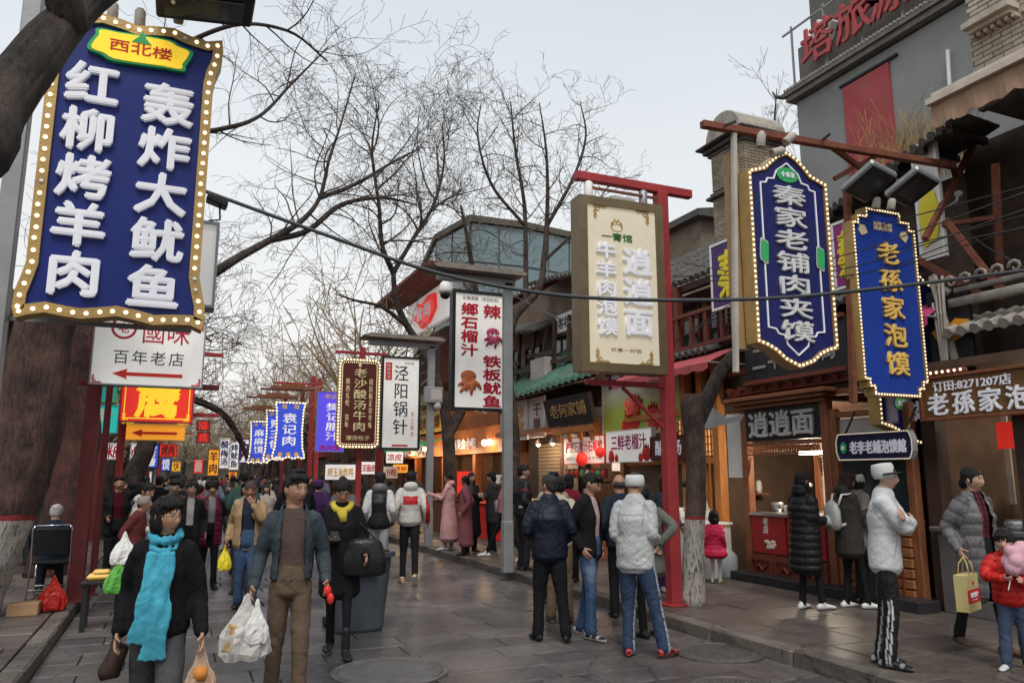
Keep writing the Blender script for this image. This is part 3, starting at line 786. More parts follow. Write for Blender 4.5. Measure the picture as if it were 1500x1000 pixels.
# ---- brick chimney tower
ct = thing('brick_chimney', 'pale brick chimney tower with a rounded cap and two moulded ledges above the tiled roof', 'chimney', (0, 0, 0))
y0c, y1c = AX(1090, 300, 9.5).y, AX(1043, 300, 9.5).y
ym = (y0c + y1c) / 2; hw = (y1c - y0c) / 2
def shaft(z0, z1, grow):
 yy0, yy1 = y0c - grow, y1c + grow
 MB().box((9.56 + hw, ym, (z0 + z1) / 2), (2 * hw + grow * 2, yy1 - yy0 - .02, z1 - z0)).build('mortar', M_mortar, ct)
 for face in (0, 1):
  r = random.Random(int(z0 * 10) + face); z = z0; row = 0; j = MB()
  while z < z1 - .03:
   q = -(.09 if row % 2 else 0)
   L = (yy1 - yy0)
   while q < L - .03:
    a = max(q, 0); b_ = min(q + .18, L)
    if face == 0: j.box((9.545 - grow, yy0 + (a + b_) / 2, z + .03), (.04, b_ - a - .012, .05))
    else: j.box((9.545 - grow + (a + b_) / 2, yy0 - .005, z + .03), (b_ - a - .012, .04, .05))
    q += .18
   z += .062; row += 1
  j.build('brick', M_brickd, ct, kind='stuff', fixn=False)
shaft(5.1, 7.1, 0); shaft(7.25, 8.0, 0)
for z, gx, t in ((7.12, .12, .06), (7.19, .06, .07), (8.02, .07, .07), (8.10, .14, .08), (8.19, .24, .05)):
 MB().box((9.56 + hw, ym, z), (2 * hw + 2 * gx, 2 * hw + 2 * gx, t), ch=.012).build('ledge', M_['tile_grey'], ct)
cap = MB(); NN = 10
prof = [(-hw - .12, 8.22), *[(-(hw + .05) * math.cos(PI * i / NN), 8.25 + .5 * math.sin(PI * i / NN)) for i in range(NN + 1)], (hw + .12, 8.22)]
cap.prism([(ym + a_, z_) for a_, z_ in prof], 9.45, 9.65 + 2 * hw, axis='x'); cap.build('cap', mat('weathered_render', (.36, .33, .28), .85, var=.15, dirt=.4), ct)
# ---- D: snack kiosk
kY0, kY1 = AX(1212, 700, 8.0).y, AX(1092, 700, 8.0).y
kw = kY1 - kY0
kk = thing('snack_kiosk', 'carved brown wooden snack kiosk with a black sign of white characters and red poster panels', 'kiosk', (8.0, (kY0 + kY1) / 2, .13), RF)
kd = 1.5
WB = M_['wood_brown']
for x in (-kw / 2, kw / 2):
 for y in (.06, kd): MB().box((x, y, 1.35), (.13, .13, 2.7), ch=.012).build('post', WB, kk)
MB().box((0, kd / 2, .16), (kw - .02, kd, .32)).build('plinth', WB, kk)
# carved base panels
b = MB().box((0, 0, .20), (kw - .15, .06, .36))
for i in range(3):
 cx = (i - 1) * kw / 3.2; b.ring([(cx - .24, .07), (cx + .24, .07), (cx + .24, .34), (cx - .24, .34)], [(cx - .20, .11), (cx + .20, .11), (cx + .20, .30), (cx - .20, .30)], -.055, -.03)
 b.tube([(cx - .13, -.04, .16), (cx - .05, -.045, .24), (cx + .03, -.045, .17), (cx + .12, -.04, .25)], .018, 6)
b.build('base_panel', M_['wood_red'], kk)
MB().box((0, kd / 2 - .04, .96), (kw - .14, kd, .05), ch=.01).build('counter', M_['steel'], kk)
MB().box((0, .035, .68), (kw - .14, .04, .58)).build('front_panel', M_['red_dark'], kk)
for i, s_ in enumerate((-1, 1)):
 pw = kw / 2 - .12; cx = s_ * (pw / 2 + .02)
 pp = MB().box((cx, 0, .67), (pw, .02, .52)).build('poster', mat('deep_red_poster', (.28, .014, .014), .45, var=.15, dirt=.2), kk)
 t1 = text(pp, '老\n店', cx - .05, .80, .10, .22, M_['offwhite'], y=-.011, ext=.002, bold=.03)
 r_ = random.Random(i); bb = MB()
 for k in range(7): bb.ball((cx + r_.uniform(-.1, .12), -.012, .53 + r_.uniform(-.08, .08)), (.06, .01, .028), 8, 5)
 bb.build('food_print', mat('food_print', (.6, .5, .44), .5, var=.4, scale=30), pp, True)
# window opening: side jambs, carved frieze
MB().box((0, .02, 1.98), (kw - .14, .06, .05)).box((0, .02, 1.83), (kw - .14, .05, .02)).build('frieze_rail', WB, kk)
b = MB()
n_ = 26
for i in range(n_):
 x = -kw / 2 + .12 + (kw - .24) * i / (n_ - 1); b.tube([(x - .03, 0, 1.85), (x, -.01, 1.95), (x + .03, 0, 1.85)], .010, 5); b.ball((x, -.01, 1.905), .014, 6, 4)
b.build('carved_frieze', mat('carved_redwood', (.28, .085, .035), .5, var=.3, bump=.3), kk, kind='stuff')
for s_ in (-1, 1):
 b = MB()
 for k in range(5): b.tube([(s_ * (kw / 2 - .07), 0, 1.8 - k * .05), (s_ * (kw / 2 - .12 - .01 * (4 - k)), 0, 1.78 - k * .04), (s_ * (kw / 2 - .08), 0, 1.72 - k * .05)], .012, 5)
 b.build('carved_bracket', mat('carved_redwood', (0, 0, 0)), kk)
MB().box((0, .03, 2.27), (kw - .14, .05, .48)).build('sign_board', M_['black'], kk)
text(kk, '逍逍面', 0, 2.27, kw * .80, .36, mat('carved_pale_grey', (.50, .49, .47), .5, dirt=.4, dirtcol=(.1, .1, .1), scale=18), y=.005, ext=.035, bold=.045)
b = MB().box((0, kd / 2, 2.60), (kw + .34, kd + .3, .05), ch=.01).box((0, kd / 2, 2.66), (kw + .44, kd + .4, .06), ch=.01).box((0, kd / 2, 2.54), (kw + .2, kd + .15, .05), ch=.01); b.build('cornice', WB, kk)
MB().box((0, kd, 1.4), (kw, .05, 2.4)).build('back_panel', mat('kiosk_interior_pale', (.38, .36, .32), .6, var=.15), kk)
MB().box((-.15, kd * .5, 1.86), (.5, .12, .05)).build('ceiling_lamp', mat('kiosk_tube', (1, 1, .9), .4, var=0, bump=0, emit=(1, .92, .75), estr=4), kk)
MB().box((.28, kd * .7, 1.36), (.10, .12, .75)).build('white_column', M_['white'], kk)
b = MB().tube([(-.5, .9, 1.0), (-.5, .9, 1.35)], .02, 6).ball((-.32, .7, 1.38), (.11, .11, .05), 10, 6); b.build('ladle', M_['steel'], kk)
for i, (x, hh, mm_) in enumerate(((-.55, .14, 'steel'), (-.3, .10, 'white'), (-.08, .16, 'offwhite'), (.5, .12, 'steel'))):
 MB().lathe((x, .35, .985), [(.07, 0), (.085, hh * .6), (.09, hh)], 14).build('serving_pot', M_[mm_], kk, True)
# kiosk side: glazed side panel of the neighbouring stall
c, w, h = fac((1218, 600), (1345, 750), 8.1)
k2 = thing('glazed_stall_front', 'wooden stall front with dark glass and a pale upper panel right of the kiosk', 'stall', (8.08, (6.62 + kY0) / 2 - .02, .13), RF)
w = kY0 - 6.72
MB().box((0, .04, 2.08), (w - .12, .02, .36)).build('pale_panel', M_['plaster'], k2)
MB().box((0, .06, 1.45), (w - .12, .015, .85)).build('glass_pane', M_['glass_dark'], k2)
for x in (-w / 2 + .04, w / 2): MB().box((x, 0, 1.2), (.11, .11, 2.4), ch=.01).build('post', WB, k2)
for z in (.98, 1.88, 2.32, 2.62): MB().box((0, .02, z), (w, .09, .08), ch=.008).build('rail', WB, k2)
# wooden cabinet of horizontal slats below
for i in range(7): MB().box((-.0, -.06, .14 + i * .12), (w - .1, .05, .105), ch=.01).build('cabinet_slat', mat('honey_wood', (.27, .11, .04), .45, var=.35, scale=4, bump=.2, stretch=(3, 8, 8)), k2)
MB().box((.05, -.02, .98), (w - .1, .34, .04), ch=.008).build('counter', M_['steel'], k2)
b = MB()
for i in range(11): b.box((-w / 2 + .12 + i * (w - .3) / 10, -.095, .3), (.02, .02, .4))
b.build('carved_strip', M_['wood_red'], k2, kind='stuff')
# dark stone plinth under kiosk and stall
pl = MB().box((0, 0, .0), (4.4, .35, .14), ch=.01).build('stone_step', mat('black_stone_step', (.025, .024, .025), .35, var=.2), None, loc=(7.86, 8.6, .19), rot=(0, 0, RF)); tag(pl, 'long black stone step in front of the kiosk', 'step')
# counter of the restaurant
cc = thing('steel_counter', 'stainless steel serving counter with grey front at the right edge behind the grey coat', 'counter', (8.05, 5.2, .13), RF)
MB().box((0, .3, .45), (2.4, .55, .9), ch=.01).build('cabinet', mat('counter_grey_front', (.16, .14, .14), .3, .3, var=.15), cc)
MB().box((0, .28, .92), (2.5, .65, .05), ch=.01).build('worktop', M_['steel'], cc)
for i in range(4): MB().lathe((-.9 + i * .5, .3, .945), [(.13, 0), (.15, .05), (.15, .10), (.13, .11)], 18).build('basin', M_['steel'], cc, True)
# ---- E: orange timber shop with posters
Xf = 8.2
og = thing('orange_timber_shop', 'orange timber fronted shop with lattice windows right of the red post', 'building', (0, 0, 0))
yA, yB = AX(1052, 600, Xf).y, AX(1003, 600, Xf).y
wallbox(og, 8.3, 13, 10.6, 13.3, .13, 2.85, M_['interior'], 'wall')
for px_ in (1052, 1030, 1005): y = AX(px_, 650, Xf).y; wallbox(og, 8.15, 8.3, y - .08, y + .08, .13, 3.7, M_['wood_orange'], 'post')
for z in (1.9, 2.75): MB().beam((8.2, 10.5, z), (8.2, 13.2, z), .10, .10).build('rail', M_['wood_orange'], og)
for yy in (10.75, 11.3):
 b = MB()
 for i in range(5): b.box((8.18, yy + (i - 2) * .09, 2.3), (.03, .02, .62)); b.box((8.18, yy, 2.05 + i * .125), (.03, .42, .02))
 b.build('lattice', M_['wood_orange'], og)
 MB().box((8.21, yy, 2.3), (.012, .44, .62)).build('pane', mat('lit_paper', (.8, .55, .3), .6, var=.1, bump=0, emit=(1, .6, .25), estr=.5), og)
wallbox(og, 8.22, 8.26, 10.75, 11.25, .9, 1.8, mat('tan_screen', (.5, .33, .16), .6), 'screen')
# white roller screen panel left of kiosk
sp = MB().box((0, 0, .0), (.55, .03, 1.0)).build('white_screen', M_['offwhite'], None, loc=(8.1, AX(1082, 620, 8.1).y, 2.12), rot=(0, 0, RF)); tag(sp, 'plain off white screen panel just left of the kiosk', 'panel')
# hanging vent hood shape
vh = MB().prism([(-.25, 0), (.25, .12), (.30, .20), (.0, .14), (-.22, .26)], -.2, .2).build('metal_hood', M_['grey_metal'], None, loc=tuple(AX(1052, 628, 6.9)), rot=(0, 0, 0)); tag(vh, 'bent grey metal hood beside the cut tree trunk', 'hood')
# ---- F: poster shop and plaque (signs are in the sign section); building body behind
ps = thing('poster_shop', 'low shop behind the posters with a green corrugated canopy', 'building', (0, 0, 0))
wallbox(ps, 8.75, 13, 13.4, 18.2, .13, 3.0, M_['interior'], 'wall')
wallbox(ps, 9.5, 13, 13.4, 18.0, 3.0, 5.0, M_upw, 'upper_wall')
for y in (13.6, 14.8, 16.3): wallbox(ps, 8.28, 8.42, y - .07, y + .07, .13, 2.9, M_['wood_brown'], 'post')
# green canopy
gc = thing('green_canopy', 'sagging green corrugated canopy over the black plaque', 'canopy', (0, 0, 0))
c0, c1 = AX(872, 543, 7.6), AX(712, 592, 7.6)
N = 60; v = []; f = []
for i in range(N + 1):
 t = i / N; y = c0.y + (c1.y - c0.y) * t; z = c0.z + (c1.z - c0.z) * t
 dz = .035 * math.sin(i * 2.1)
 v += [(7.6, y, z + dz - .06), (7.62, y, z + dz + .03), (8.2, y + .1, z + .50 + dz), (9.2, y + .2, z + 1.55 + dz * .5)]
for i in range(N):
 for k in range(3): f.append((4*i+k, 4*i+k+1, 4*i+k+5, 4*i+k+4))
m_gc = mat('green_corrugated', (.055, .13, .095), .6, var=.4, scale=4, bump=.2, dirt=.6, dirtcol=(.13, .12, .09))
o = MB().add(v, f).build('canopy_sheet', m_gc, gc); md = o.modifiers.new('s', 'SOLIDIFY'); md.thickness = .02
b = MB()
for i in range(6): y = c0.y + (c1.y - c0.y) * i / 5; b.beam((7.7, y, c0.z - .05), (9.0, y, c0.z + .55), .06, .06)
b.beam((7.68, c0.y, c0.z - .06), (7.68, c1.y, c1.z - .06), .06, .06); b.build('canopy_timber', M_['wood_dark'], gc)
MB().tube([(7.6, c1.y - .35, c1.z - .10), (7.5, c1.y - .2, c1.z - .20), (7.45, c1.y, c1.z - .18)], [.06, .07, .03], 8).build('eave_tube', M_['white'], gc)
# ---- G: block with roller shutter
rs = thing('shutter_shop', 'pale walled shop with a beige roller shutter and a boxed white upper storey', 'building', (0, 0, 0))
y1_, y0_ = AX(775, 690, 8.2).y, AX(830, 690, 8.2).y
wallbox(rs, 8.6, 13, y0_ - .2, y1_ + .9, .13, 2.95, mat('shop_dark', (.06, .045, .04), .7), 'wall')
wallbox(rs, 8.25, 8.5, y0_, y0_ + .25, .13, 2.6, M_['plaster'], 'pier')
wallbox(rs, 8.0, 13, 16.4, 19.4, 2.78, 3.3, M_['plaster'], 'upper_wall')
wallbox(rs, 7.9, 13, 16.4, 19.5, 2.66, 2.78, M_['wood_brown'], 'fascia')
wallbox(rs, 8.8, 13, 16.3, 21.5, 3.9, 6.6, M_upw, 'upper_wall')
b = MB()
m_sh = mat('beige_shutter', (.30, .235, .17), .55, .2, var=.1, bump=.05)
for i in range(26):
 MB().box((8.50, (y0_ + y1_) / 2 + .1, .2 + i * .088), (.03, y1_ - y0_ - .1, .08), ch=.01).build('shutter_slat', m_sh, rs)
for k in range(2):
 lm = MB().lathe((8.1, y0_ + .5 + k * .8, 2.42), [(.02, .12), (.09, .0), (.09, -.02)], 12).build('downlight', M_['steel'], rs)
 MB().ball((8.1, y0_ + .5 + k * .8, 2.40), .05, 8, 6).build('bulb', M_['lamp_glow'], lm)
# side sign strips on white corner
t_, w_, h_ = banner((751, 590), (772, 642), 7.98, M_['offwhite'], 'narrow white strip sign with orange characters on the boxed upper storey', txt='炒货', tcol='orange')
t_, w_, h_ = banner((776, 585), (797, 638), 7.98, M_['offwhite'], 'second narrow strip sign with brown characters nearer the black plaque', txt='干果', tcol='brown')
# broken roofs and timber clutter above
tile_roof(rs, (7.9, 20.6, 5.6), (7.9, 17.0, 5.2), (1.2, .2, .5), M_['tile_grey'], tile=.2, rows=3, limit=0)
tile_roof(rs, (8.0, 17.6, 6.5), (8.0, 14.5, 6.1), (1.2, .2, .5), M_['tile_grey'], tile=.2, rows=3, limit=0)
b = MB()
r_ = random.Random(12)
for i in range(8): y = 15 + i * .75; b.beam((8.2, y, 3.9), (8.3, y + r_.uniform(-.3, .3), 5.4), .08, .08)
for i in range(4): b.beam((8.2, 15.5 + i, 4.3 + .3 * (i % 2)), (8.2, 17 + i, 4.4 + .3 * (i % 2)), .07, .1)
b.build('balcony_timber', M_['wood_dark'], rs)
for (y, z) in ((17.2, 4.6), (18.9, 4.6), (20.3, 4.7)): win(rs, (8.8, y, z), 1.0, 1.1, M_['wood_dark'], M_['glass_dark'], 2, 2)
wallbox(rs, 8.0, 8.6, 16.6, 17.4, 4.0, 4.5, M_['plaster'], 'air_conditioner')
# low tiled ridge further left of the tall blue sign
# ---- H: orange food hall
oh = thing('orange_food_hall', 'orange fronted food hall with lit bulbs and a white lettered fascia', 'building', (0, 0, 0))
M_or = mat('orange_wall', (.36, .12, .035), .5, var=.25, scale=2, bump=.1, dirt=.3, dirtcol=(.15, .05, .02))
wallbox(oh, 8.9, 13, 19.5, 31.5, .13, 3.2, mat('food_hall_dark', (.08, .03, .02), .7, var=.3), 'wall')
wallbox(oh, 8.15, 9.2, 19.6, 31.5, 2.3, 3.05, M_or, 'fascia')
wallbox(oh, 8.4, 9.4, 20.5, 31.5, 3.05, 4.6, M_or, 'upper_wall')
for y in (19.7, 22.2, 25.2, 28.5): wallbox(oh, 8.3, 8.5, y - .12, y + .12, .13, 2.3, M_or, 'post')
o = text(oh, '清真美食小吃', 0, 0, 2.6, .32, M_['char_white'], ext=.02, bold=.02); o.location = (8.12, 22.9, 2.62); o.rotation_euler = (0, 0, RF)
o = text(oh, '特色烧烤', 0, 0, 2.8, .55, M_['char_white'], ext=.02, bold=.02); o.location = (8.12, 28.4, 2.66); o.rotation_euler = (0, 0, RF)
o = MB().box((8.2, 27, 3.5), (.08, 4.2, .7)).build('yellow_signboard', M_['goldyellow'], oh)
o = text(oh, '老米家大雨泡馍', 0, 0, 3.6, .45, M_['brown'], ext=.02, bold=.02); o.location = (8.14, 27, 3.5); o.rotation_euler = (0, 0, RF)
for y in (20.3, 20.7, 24.1, 26.5):
 bl = MB().tube([(8.05, y, 2.75), (8.05, y, 2.66)], .01, 5).build('lamp_cord', M_['cable'], oh); MB().ball((8.05, y, 2.58), .085, 10, 8).build('lamp_globe', M_['lamp_glow'], oh, True)
# ---- I: red eave building with grey fascia and red star sign, seen end on
re_ = thing('red_eaved_building', 'building with a red overhanging eave and a white gable fascia carrying a red emblem', 'building', (0, 0, 0))
wallbox(re_, 8.0, 13.5, 24.0, 27.5, 4.6, 6.6, mat('dark_maroon_wall', (.07, .022, .02), .7), 'wall')
wallbox(re_, 7.5, 13.5, 23.2, 24.0, 4.6, 5.9, mat('dark_maroon_wall', (0, 0, 0)), 'wall')
q = [AX(600, 453, 7.5), AX(655, 425, 7.5), AX(655, 490, 7.5), AX(600, 490, 7.5)]
fY0, fY1 = AX(661, 460, 7.5).y, AX(600, 470, 7.5).y
zt, zb = AX(661, 412, 7.5).z, AX(661, 467, 7.5).z
MB().box((7.48, (fY0 + fY1) / 2, (zt + zb) / 2 + .1), (.12, fY1 - fY0, zt - zb)).build('white_fascia', M_['lightbox'], re_)
MB().box((7.0, (fY0 + fY1) / 2 + .4, zt + .32), (1.1, fY1 - fY0 + 1.8, .10)).box((7.3, (fY0 + fY1) / 2 + .4, zt + .45), (1.2, fY1 - fY0 + 1.3, .14)).build('eave', mat('weathered_red_eave', (.17, .045, .04), .7, var=.3, dirt=.5), re_)
zc = (zt + zb) / 2 + .1; yc = (fY0 + fY1) / 2
pts = [(yc + 1.3, zc - .1), (yc + .8, zc + .1), (yc + .7, zc + .4), (yc + .3, zc + .25), (yc - .4, zc + .45), (yc - 1.1, zc + .4), (yc - 1.2, zc - .1), (yc - .6, zc - .45), (yc + .3, zc - .55), (yc + .8, zc - .25)]
em = MB().prism(pts, 7.30, 7.42, axis='x').build('red_emblem', M_['lit_red'], re_)
o = text(re_, '食尚', 0, 0, 1.6, .5, M_['char_white'], ext=.02, bold=.02); o.location = (7.29, yc, zc - .02); o.rotation_euler = (0, 0, RF)
wallbox(re_, 8.0, 13.5, fY1 + .1, fY1 + 1.2, 4.2, 7.0, mat('lit_cream_wall', (.55, .52, .42), .6), 'wall')  # plain even cream colour, no glow
# ---- J: glass round building behind
gg = thing('glass_building', 'faceted blue grey glass building with a thin dark parapet behind the bare trees', 'building', (0, 0, 0))
M_gl = mat('blue_grey_glass', (.13, .19, .21), .15, 0, var=.12, scale=.5, bump=0, spec=.7)
ZG = 14.0
gc_ = [GZ(618, 396, ZG), GZ(640, 348, ZG), GZ(690, 320, ZG), GZ(770, 330, ZG), GZ(862, 350, ZG)]
gc_ += [gc_[-1] + Vector((8, 12, 0)), gc_[0] + Vector((14, 12, 0))]
for i in range(4):
 a_, b_ = gc_[i], gc_[i + 1]; n_ = max(2, int((b_ - a_).length / 1.3)); out_ = Vector((b_.y - a_.y, a_.x - b_.x, 0)).normalized() * (1 if True else 1)
 if out_.dot(Vector((0, 0, 0)) - (a_ + b_) / 2) < 0: out_ = -out_
 for k in range(n_):
  for j in range(4):
   q0 = a_.lerp(b_, (k + .04) / n_) + out_ * .05; q1 = a_.lerp(b_, (k + .96) / n_) + out_ * .05; z1 = ZG - .25 - j * 2.0; z0 = z1 - 1.88
   MB().add([(q0.x, q0.y, z0), (q1.x, q1.y, z0), (q1.x, q1.y, z1), (q0.x, q0.y, z1)], [(0, 1, 2, 3)]).build('glass_panel', M_['glass_dark'] if (i == 3 and k == 2 and j) else M_gl, gg)
MB().prism([(p.x, p.y) for p in gc_], 2, ZG - .2, axis='z').build('frame_block', mat('mullion_grey', (.12, .13, .13), .5), gg)
ce_ = sum((p for p in gc_), Vector()) / len(gc_)
MB().prism([(ce_.x + (p.x - ce_.x) * 1.03, ce_.y + (p.y - ce_.y) * 1.03) for p in gc_], ZG - .2, ZG + .12, axis='z').build('parapet', mat('brown_parapet', (.10, .085, .065), .7), gg)
bb = thing('brown_block', 'plain brown building with a sloping roof behind the beige lit sign', 'building', (0, 0, 0))
wallbox(bb, 13.5, 20, 17.5, 24.5, 0, 9.2, mat('brown_render', (.21, .165, .125), .8, var=.15, dirt=.4), 'wall')
MB().add([(13.2, 17.2, 9.2), (20, 17.2, 10.4), (20, 24.8, 10.4), (13.2, 24.8, 9.2), (13.2, 17.2, 9.0), (20, 17.2, 9.2), (20, 24.8, 9.2), (13.2, 24.8, 9.0)], [(0, 1, 2, 3), (4, 7, 6, 5), (0, 4, 5, 1), (1, 5, 6, 2), (2, 6, 7, 3), (3, 7, 4, 0)]).build('roof', M_['tile_grey'], bb)
mr_ = thing('maroon_roof_building', 'low building with a grey tiled ridge and red fascia above the white pomegranate juice sign', 'building', (0, 0, 0))
wallbox(mr_, 9.4, 13.3, 18.5, 23.5, 6.3, 7.1, M_['red_dark'], 'wall'); tile_roof(mr_, (9.1, 23.9, 7.1), (9.1, 18.3, 7.0), (1.5, 0, .5), mat('dusty_tile', (.24, .21, .18), .8, var=.3), tile=.25, rows=2, limit=0)
# ---- K: farther right-hand shops and all left-hand buildings
def far_shop(name_l, x0, x1, y0, y1, h, mw, side, seed):
 r = random.Random(seed)
 t = thing('shop_house', name_l, 'building', (0, 0, 0))
 wallbox(t, x0, x1, y0, y1, .1, h, mw, 'wall')
 fx = x0 if side > 0 else x1
 s = -side
 MB().beam((fx + s * .4, y0, h), (fx + s * .4, y1, h), .9, .18).build('eave', M_['tile_grey'], t)
 MB().add([(fx + s * .9, y0, h + .1), (fx + s * .9, y1, h + .1), (fx - s * 2.2, y1, h + 1.3), (fx - s * 2.2, y0, h + 1.3), (fx - s * 2.2, y1, h + .05), (fx - s * 2.2, y0, h + .05)], [(0, 1, 2, 3), (0, 3, 5), (1, 4, 2)]).build('roof', M_['tile_grey'], t)
 n = max(2, int((y1 - y0) / 2))
 for i in range(n):
  y = y0 + (i + .5) * (y1 - y0) / n
  f = MB().box((fx + s * .04, y, h * .72), (.08, 1.1, .95)).build('window', M_['red_dark'], t); MB().box((fx + s * .09, y, h * .72), (.02, .95, .8)).build('pane', M_['glass_dark'], f)
  f = MB().box((fx + s * .04, y, 1.2), (.08, 1.6, 2.1)).build('shop_opening', M_['interior'], t)
 MB().box((fx + s * .12, (y0 + y1) / 2, h * .5), (.2, (y1 - y0) * .92, .6)).build('fascia', r.choice((M_['red_paint'], M_['red_dark'], M_['brown'], M_['darkbrown'])), t)
 return t
wm = [mat('wall_a', (.16, .06, .04), .8, var=.2), mat('wall_b', (.23, .18, .14), .8, var=.2), mat('wall_c', (.12, .09, .08), .8, var=.2)]
yy = 31.6
Rl = ['red brown', 'grey brown', 'dark']
for i, L in enumerate((8, 9, 10, 12, 14, 16)):
 far_shop('%s walled shop house, number %s beyond the food hall on the right side' % (Rl[i % 3], ('one', 'two', 'three', 'four', 'five', 'six')[i]), 8.6, 14, yy, yy + L - .05, 5.2 + (i % 3) * .5, wm[i % 3], 1, i); yy += L
yy = 12.5
for i, L in enumerate((7, 8, 9, 10, 12, 14, 18, 20)):
 far_shop('%s walled shop house, number %s along the left side from the camera' % (Rl[i % 3], ('one', 'two', 'three', 'four', 'five', 'six', 'seven', 'eight')[i]), -10, -4.2, yy, yy + L - .05, 5.0 + (i % 3) * .5, wm[i % 3], -1, i + 20); yy += L
# ---- timber clutter on the upper storeys
def lamp(name, loc, e, col=(1, .72, .42), r=.12, parent=None):
 l = bpy.data.lights.new(name, 'POINT'); l.energy = e; l.color = col; l.shadow_soft_size = r
 o = bpy.data.objects.new(name, l); COL.objects.link(o); o.location = loc
 if parent is not None: o.parent = parent
 return o
lamp('bulb_light', (-.15, kd * .45, 1.72), 38, (1, .86, .66), parent=kk)
lamp('bulb_light', (9.3, 5.2, 2.4), 26, (1, .85, .68), parent=rb)  # added light that brightens the restaurant inside; no bulb hangs here
lamp('bulb_light', (8.5, 11.9, 2.2), 26, (1, .66, .36), parent=og)
for y in (14.2, 15.6): lamp('bulb_light', (8.1, y, 2.2), 30, (1, .68, .4), parent=ps)  # added lights that brighten the juice stall; no bulbs modelled for them
for y in (20.3, 22.6, 25.2, 28.2): lamp('bulb_light', (7.75, y, 2.3), 26, (1, .62, .32), parent=oh)
for y in (17.0,): lamp('bulb_light', (8.0, y, 2.25), 14, (1, .7, .4), parent=rs)
WD, WR = M_['wood_dark'], M_['wood_red']
for i in range(9): y = 13.2 - i * .42; MB().box((8.28, y, 4.18), (.07, .07, .62)).build('baluster', WR, sh)
for z in (3.9, 4.5): MB().beam((8.28, 13.4, z), (8.28, 9.7, z), .09, .07).build('handrail', WR, sh)
for y in (13.3, 11.6, 9.9): MB().beam((8.35, y, 3.75), (8.35, y, 5.1), .13, .13).build('column', WR, sh)
for y in (8.9, 7.6): win(sh, (9.0, y, 4.3), .95, 1.0, WR, M_['glass_dark'], 3, 3)
for i in range(8): MB().beam((8.3, 9.6 - i * .4, 3.95), (9.0, 9.6 - i * .4, 4.1), .07, .09).build('rafter', WD, sh)
tile_roof(sh, (8.15, 9.9, 3.98), (8.15, 6.9, 3.98), (.85, 0, .30), M_['tile_grey'], tile=.17, rows=3, limit=50)
for i, (y, z, c_) in enumerate(((15.3, 4.0, 'offwhite'), (13.9, 4.05, 'lit_red'), (16.2, 5.3, 'offwhite'))):
 t_ = thing('shop_sign', ('small cream sign board above the green canopy', 'small red sign board above the pomegranate poster', 'pale sign board high above the green canopy')[i], 'sign', (8.38, y, z), RF); MB().box((0, 0, 0), (.9, .06, .45), ch=.01).build('board', M_[c_], t_); text(t_, ('茶馆', '火锅', '客栈')[i], 0, 0, .6, .28, M_[('crimson', 'goldyellow', 'ink')[i]], y=-.03, ext=.01, bold=.04, res=1)
# goods and kitchen things in the open ground floors
r_ = random.Random(31)
for (x0, y0, n_, zz) in ((9.4, 4.3, 7, 1.25), (9.4, 5.6, 6, 1.6), (8.9, 13.8, 9, 1.1), (8.9, 14.9, 9, 1.5), (9.0, 11.0, 8, 1.35)):
 sf = thing('goods_shelf', 'shelf of pots and jars in the open shop front, %s' % {4.3: 'behind the steel basins', 5.6: 'upper one in the restaurant', 13.8: 'lower one in the juice stall', 14.9: 'upper one in the juice stall', 11.0: 'behind the lattice windows'}[y0], 'shelf', (x0, y0, zz), RF)
 MB().box((0, 0, 0), (n_ * .17, .3, .03)).build('board', M_['wood_brown'], sf)
 for i in range(n_):
  x = (i - n_ / 2 + .5) * .165; h_ = r_.uniform(.10, .24); w_ = r_.uniform(.045, .07)
  MB().lathe((x, 0, .015), [(w_ * .8, 0), (w_, h_ * .3), (w_ * .9, h_ * .8), (w_ * .5, h_)], 10).build('jar', M_[r_.choice(('steel', 'offwhite', 'red', 'wood_orange', 'goldyellow', 'white', 'brown'))], sf, True)
for i, (x, y, z, w_, h_, c_) in enumerate(((8.6, 4.5, 2.05, .5, .4, 'lit_yellow'), (8.6, 5.7, 2.1, .45, .3, 'lit_red'), (8.62, 14.3, 1.9, .5, .3, 'lit_white'), (8.25, 7.25, 1.45, .3, .35, 'goldyellow'))):
 o = MB().box((0, 0, 0), (w_, .02, h_)).build('price_board', M_[c_], None, loc=(x, y, z), rot=(0, 0, RF)); tag(o, ('yellow lit price board hanging in the restaurant', 'red lit price board hanging in the restaurant', 'white price board inside the juice stall', 'small yellow notice on the glazed stall front')[i], 'price board')
# ================================================================== SIGNS, POSTS, LAMPS, CABLES
def rectY(tl, br, Y):
 a, b = AY(*tl, Y), AY(*br, Y)
 return (a.x + b.x) / 2, b.z, b.x - a.x, a.z - b.z
def scaled(poly, w, h): return [((u - .5) * w, v * h) for u, v in poly]
def shrink(poly, d):
 """inset an outline by d along the averaged normals"""
 P = [Vector((x, z)) for x, z in poly]; n = len(P); out = []
 area = sum(P[i].x * P[(i + 1) % n].y - P[(i + 1) % n].x * P[i].y for i in range(n))
 s = 1 if area > 0 else -1
 for i in range(n):
  a = (P[i] - P[i - 1]); b = (P[(i + 1) % n] - P[i])
  na = Vector((-a.y, a.x)).normalized() * s; nb = Vector((-b.y, b.x)).normalized() * s
  m = (na + nb)
  m = m.normalized() if m.length > 1e-6 else na
  k = d / max(.5, m.dot(na))
  out.append((P[i].x + m.x * k, P[i].y + m.y * k))
 return out
RECT = [(0, 0), (1, 0), (1, 1), (0, 1)]
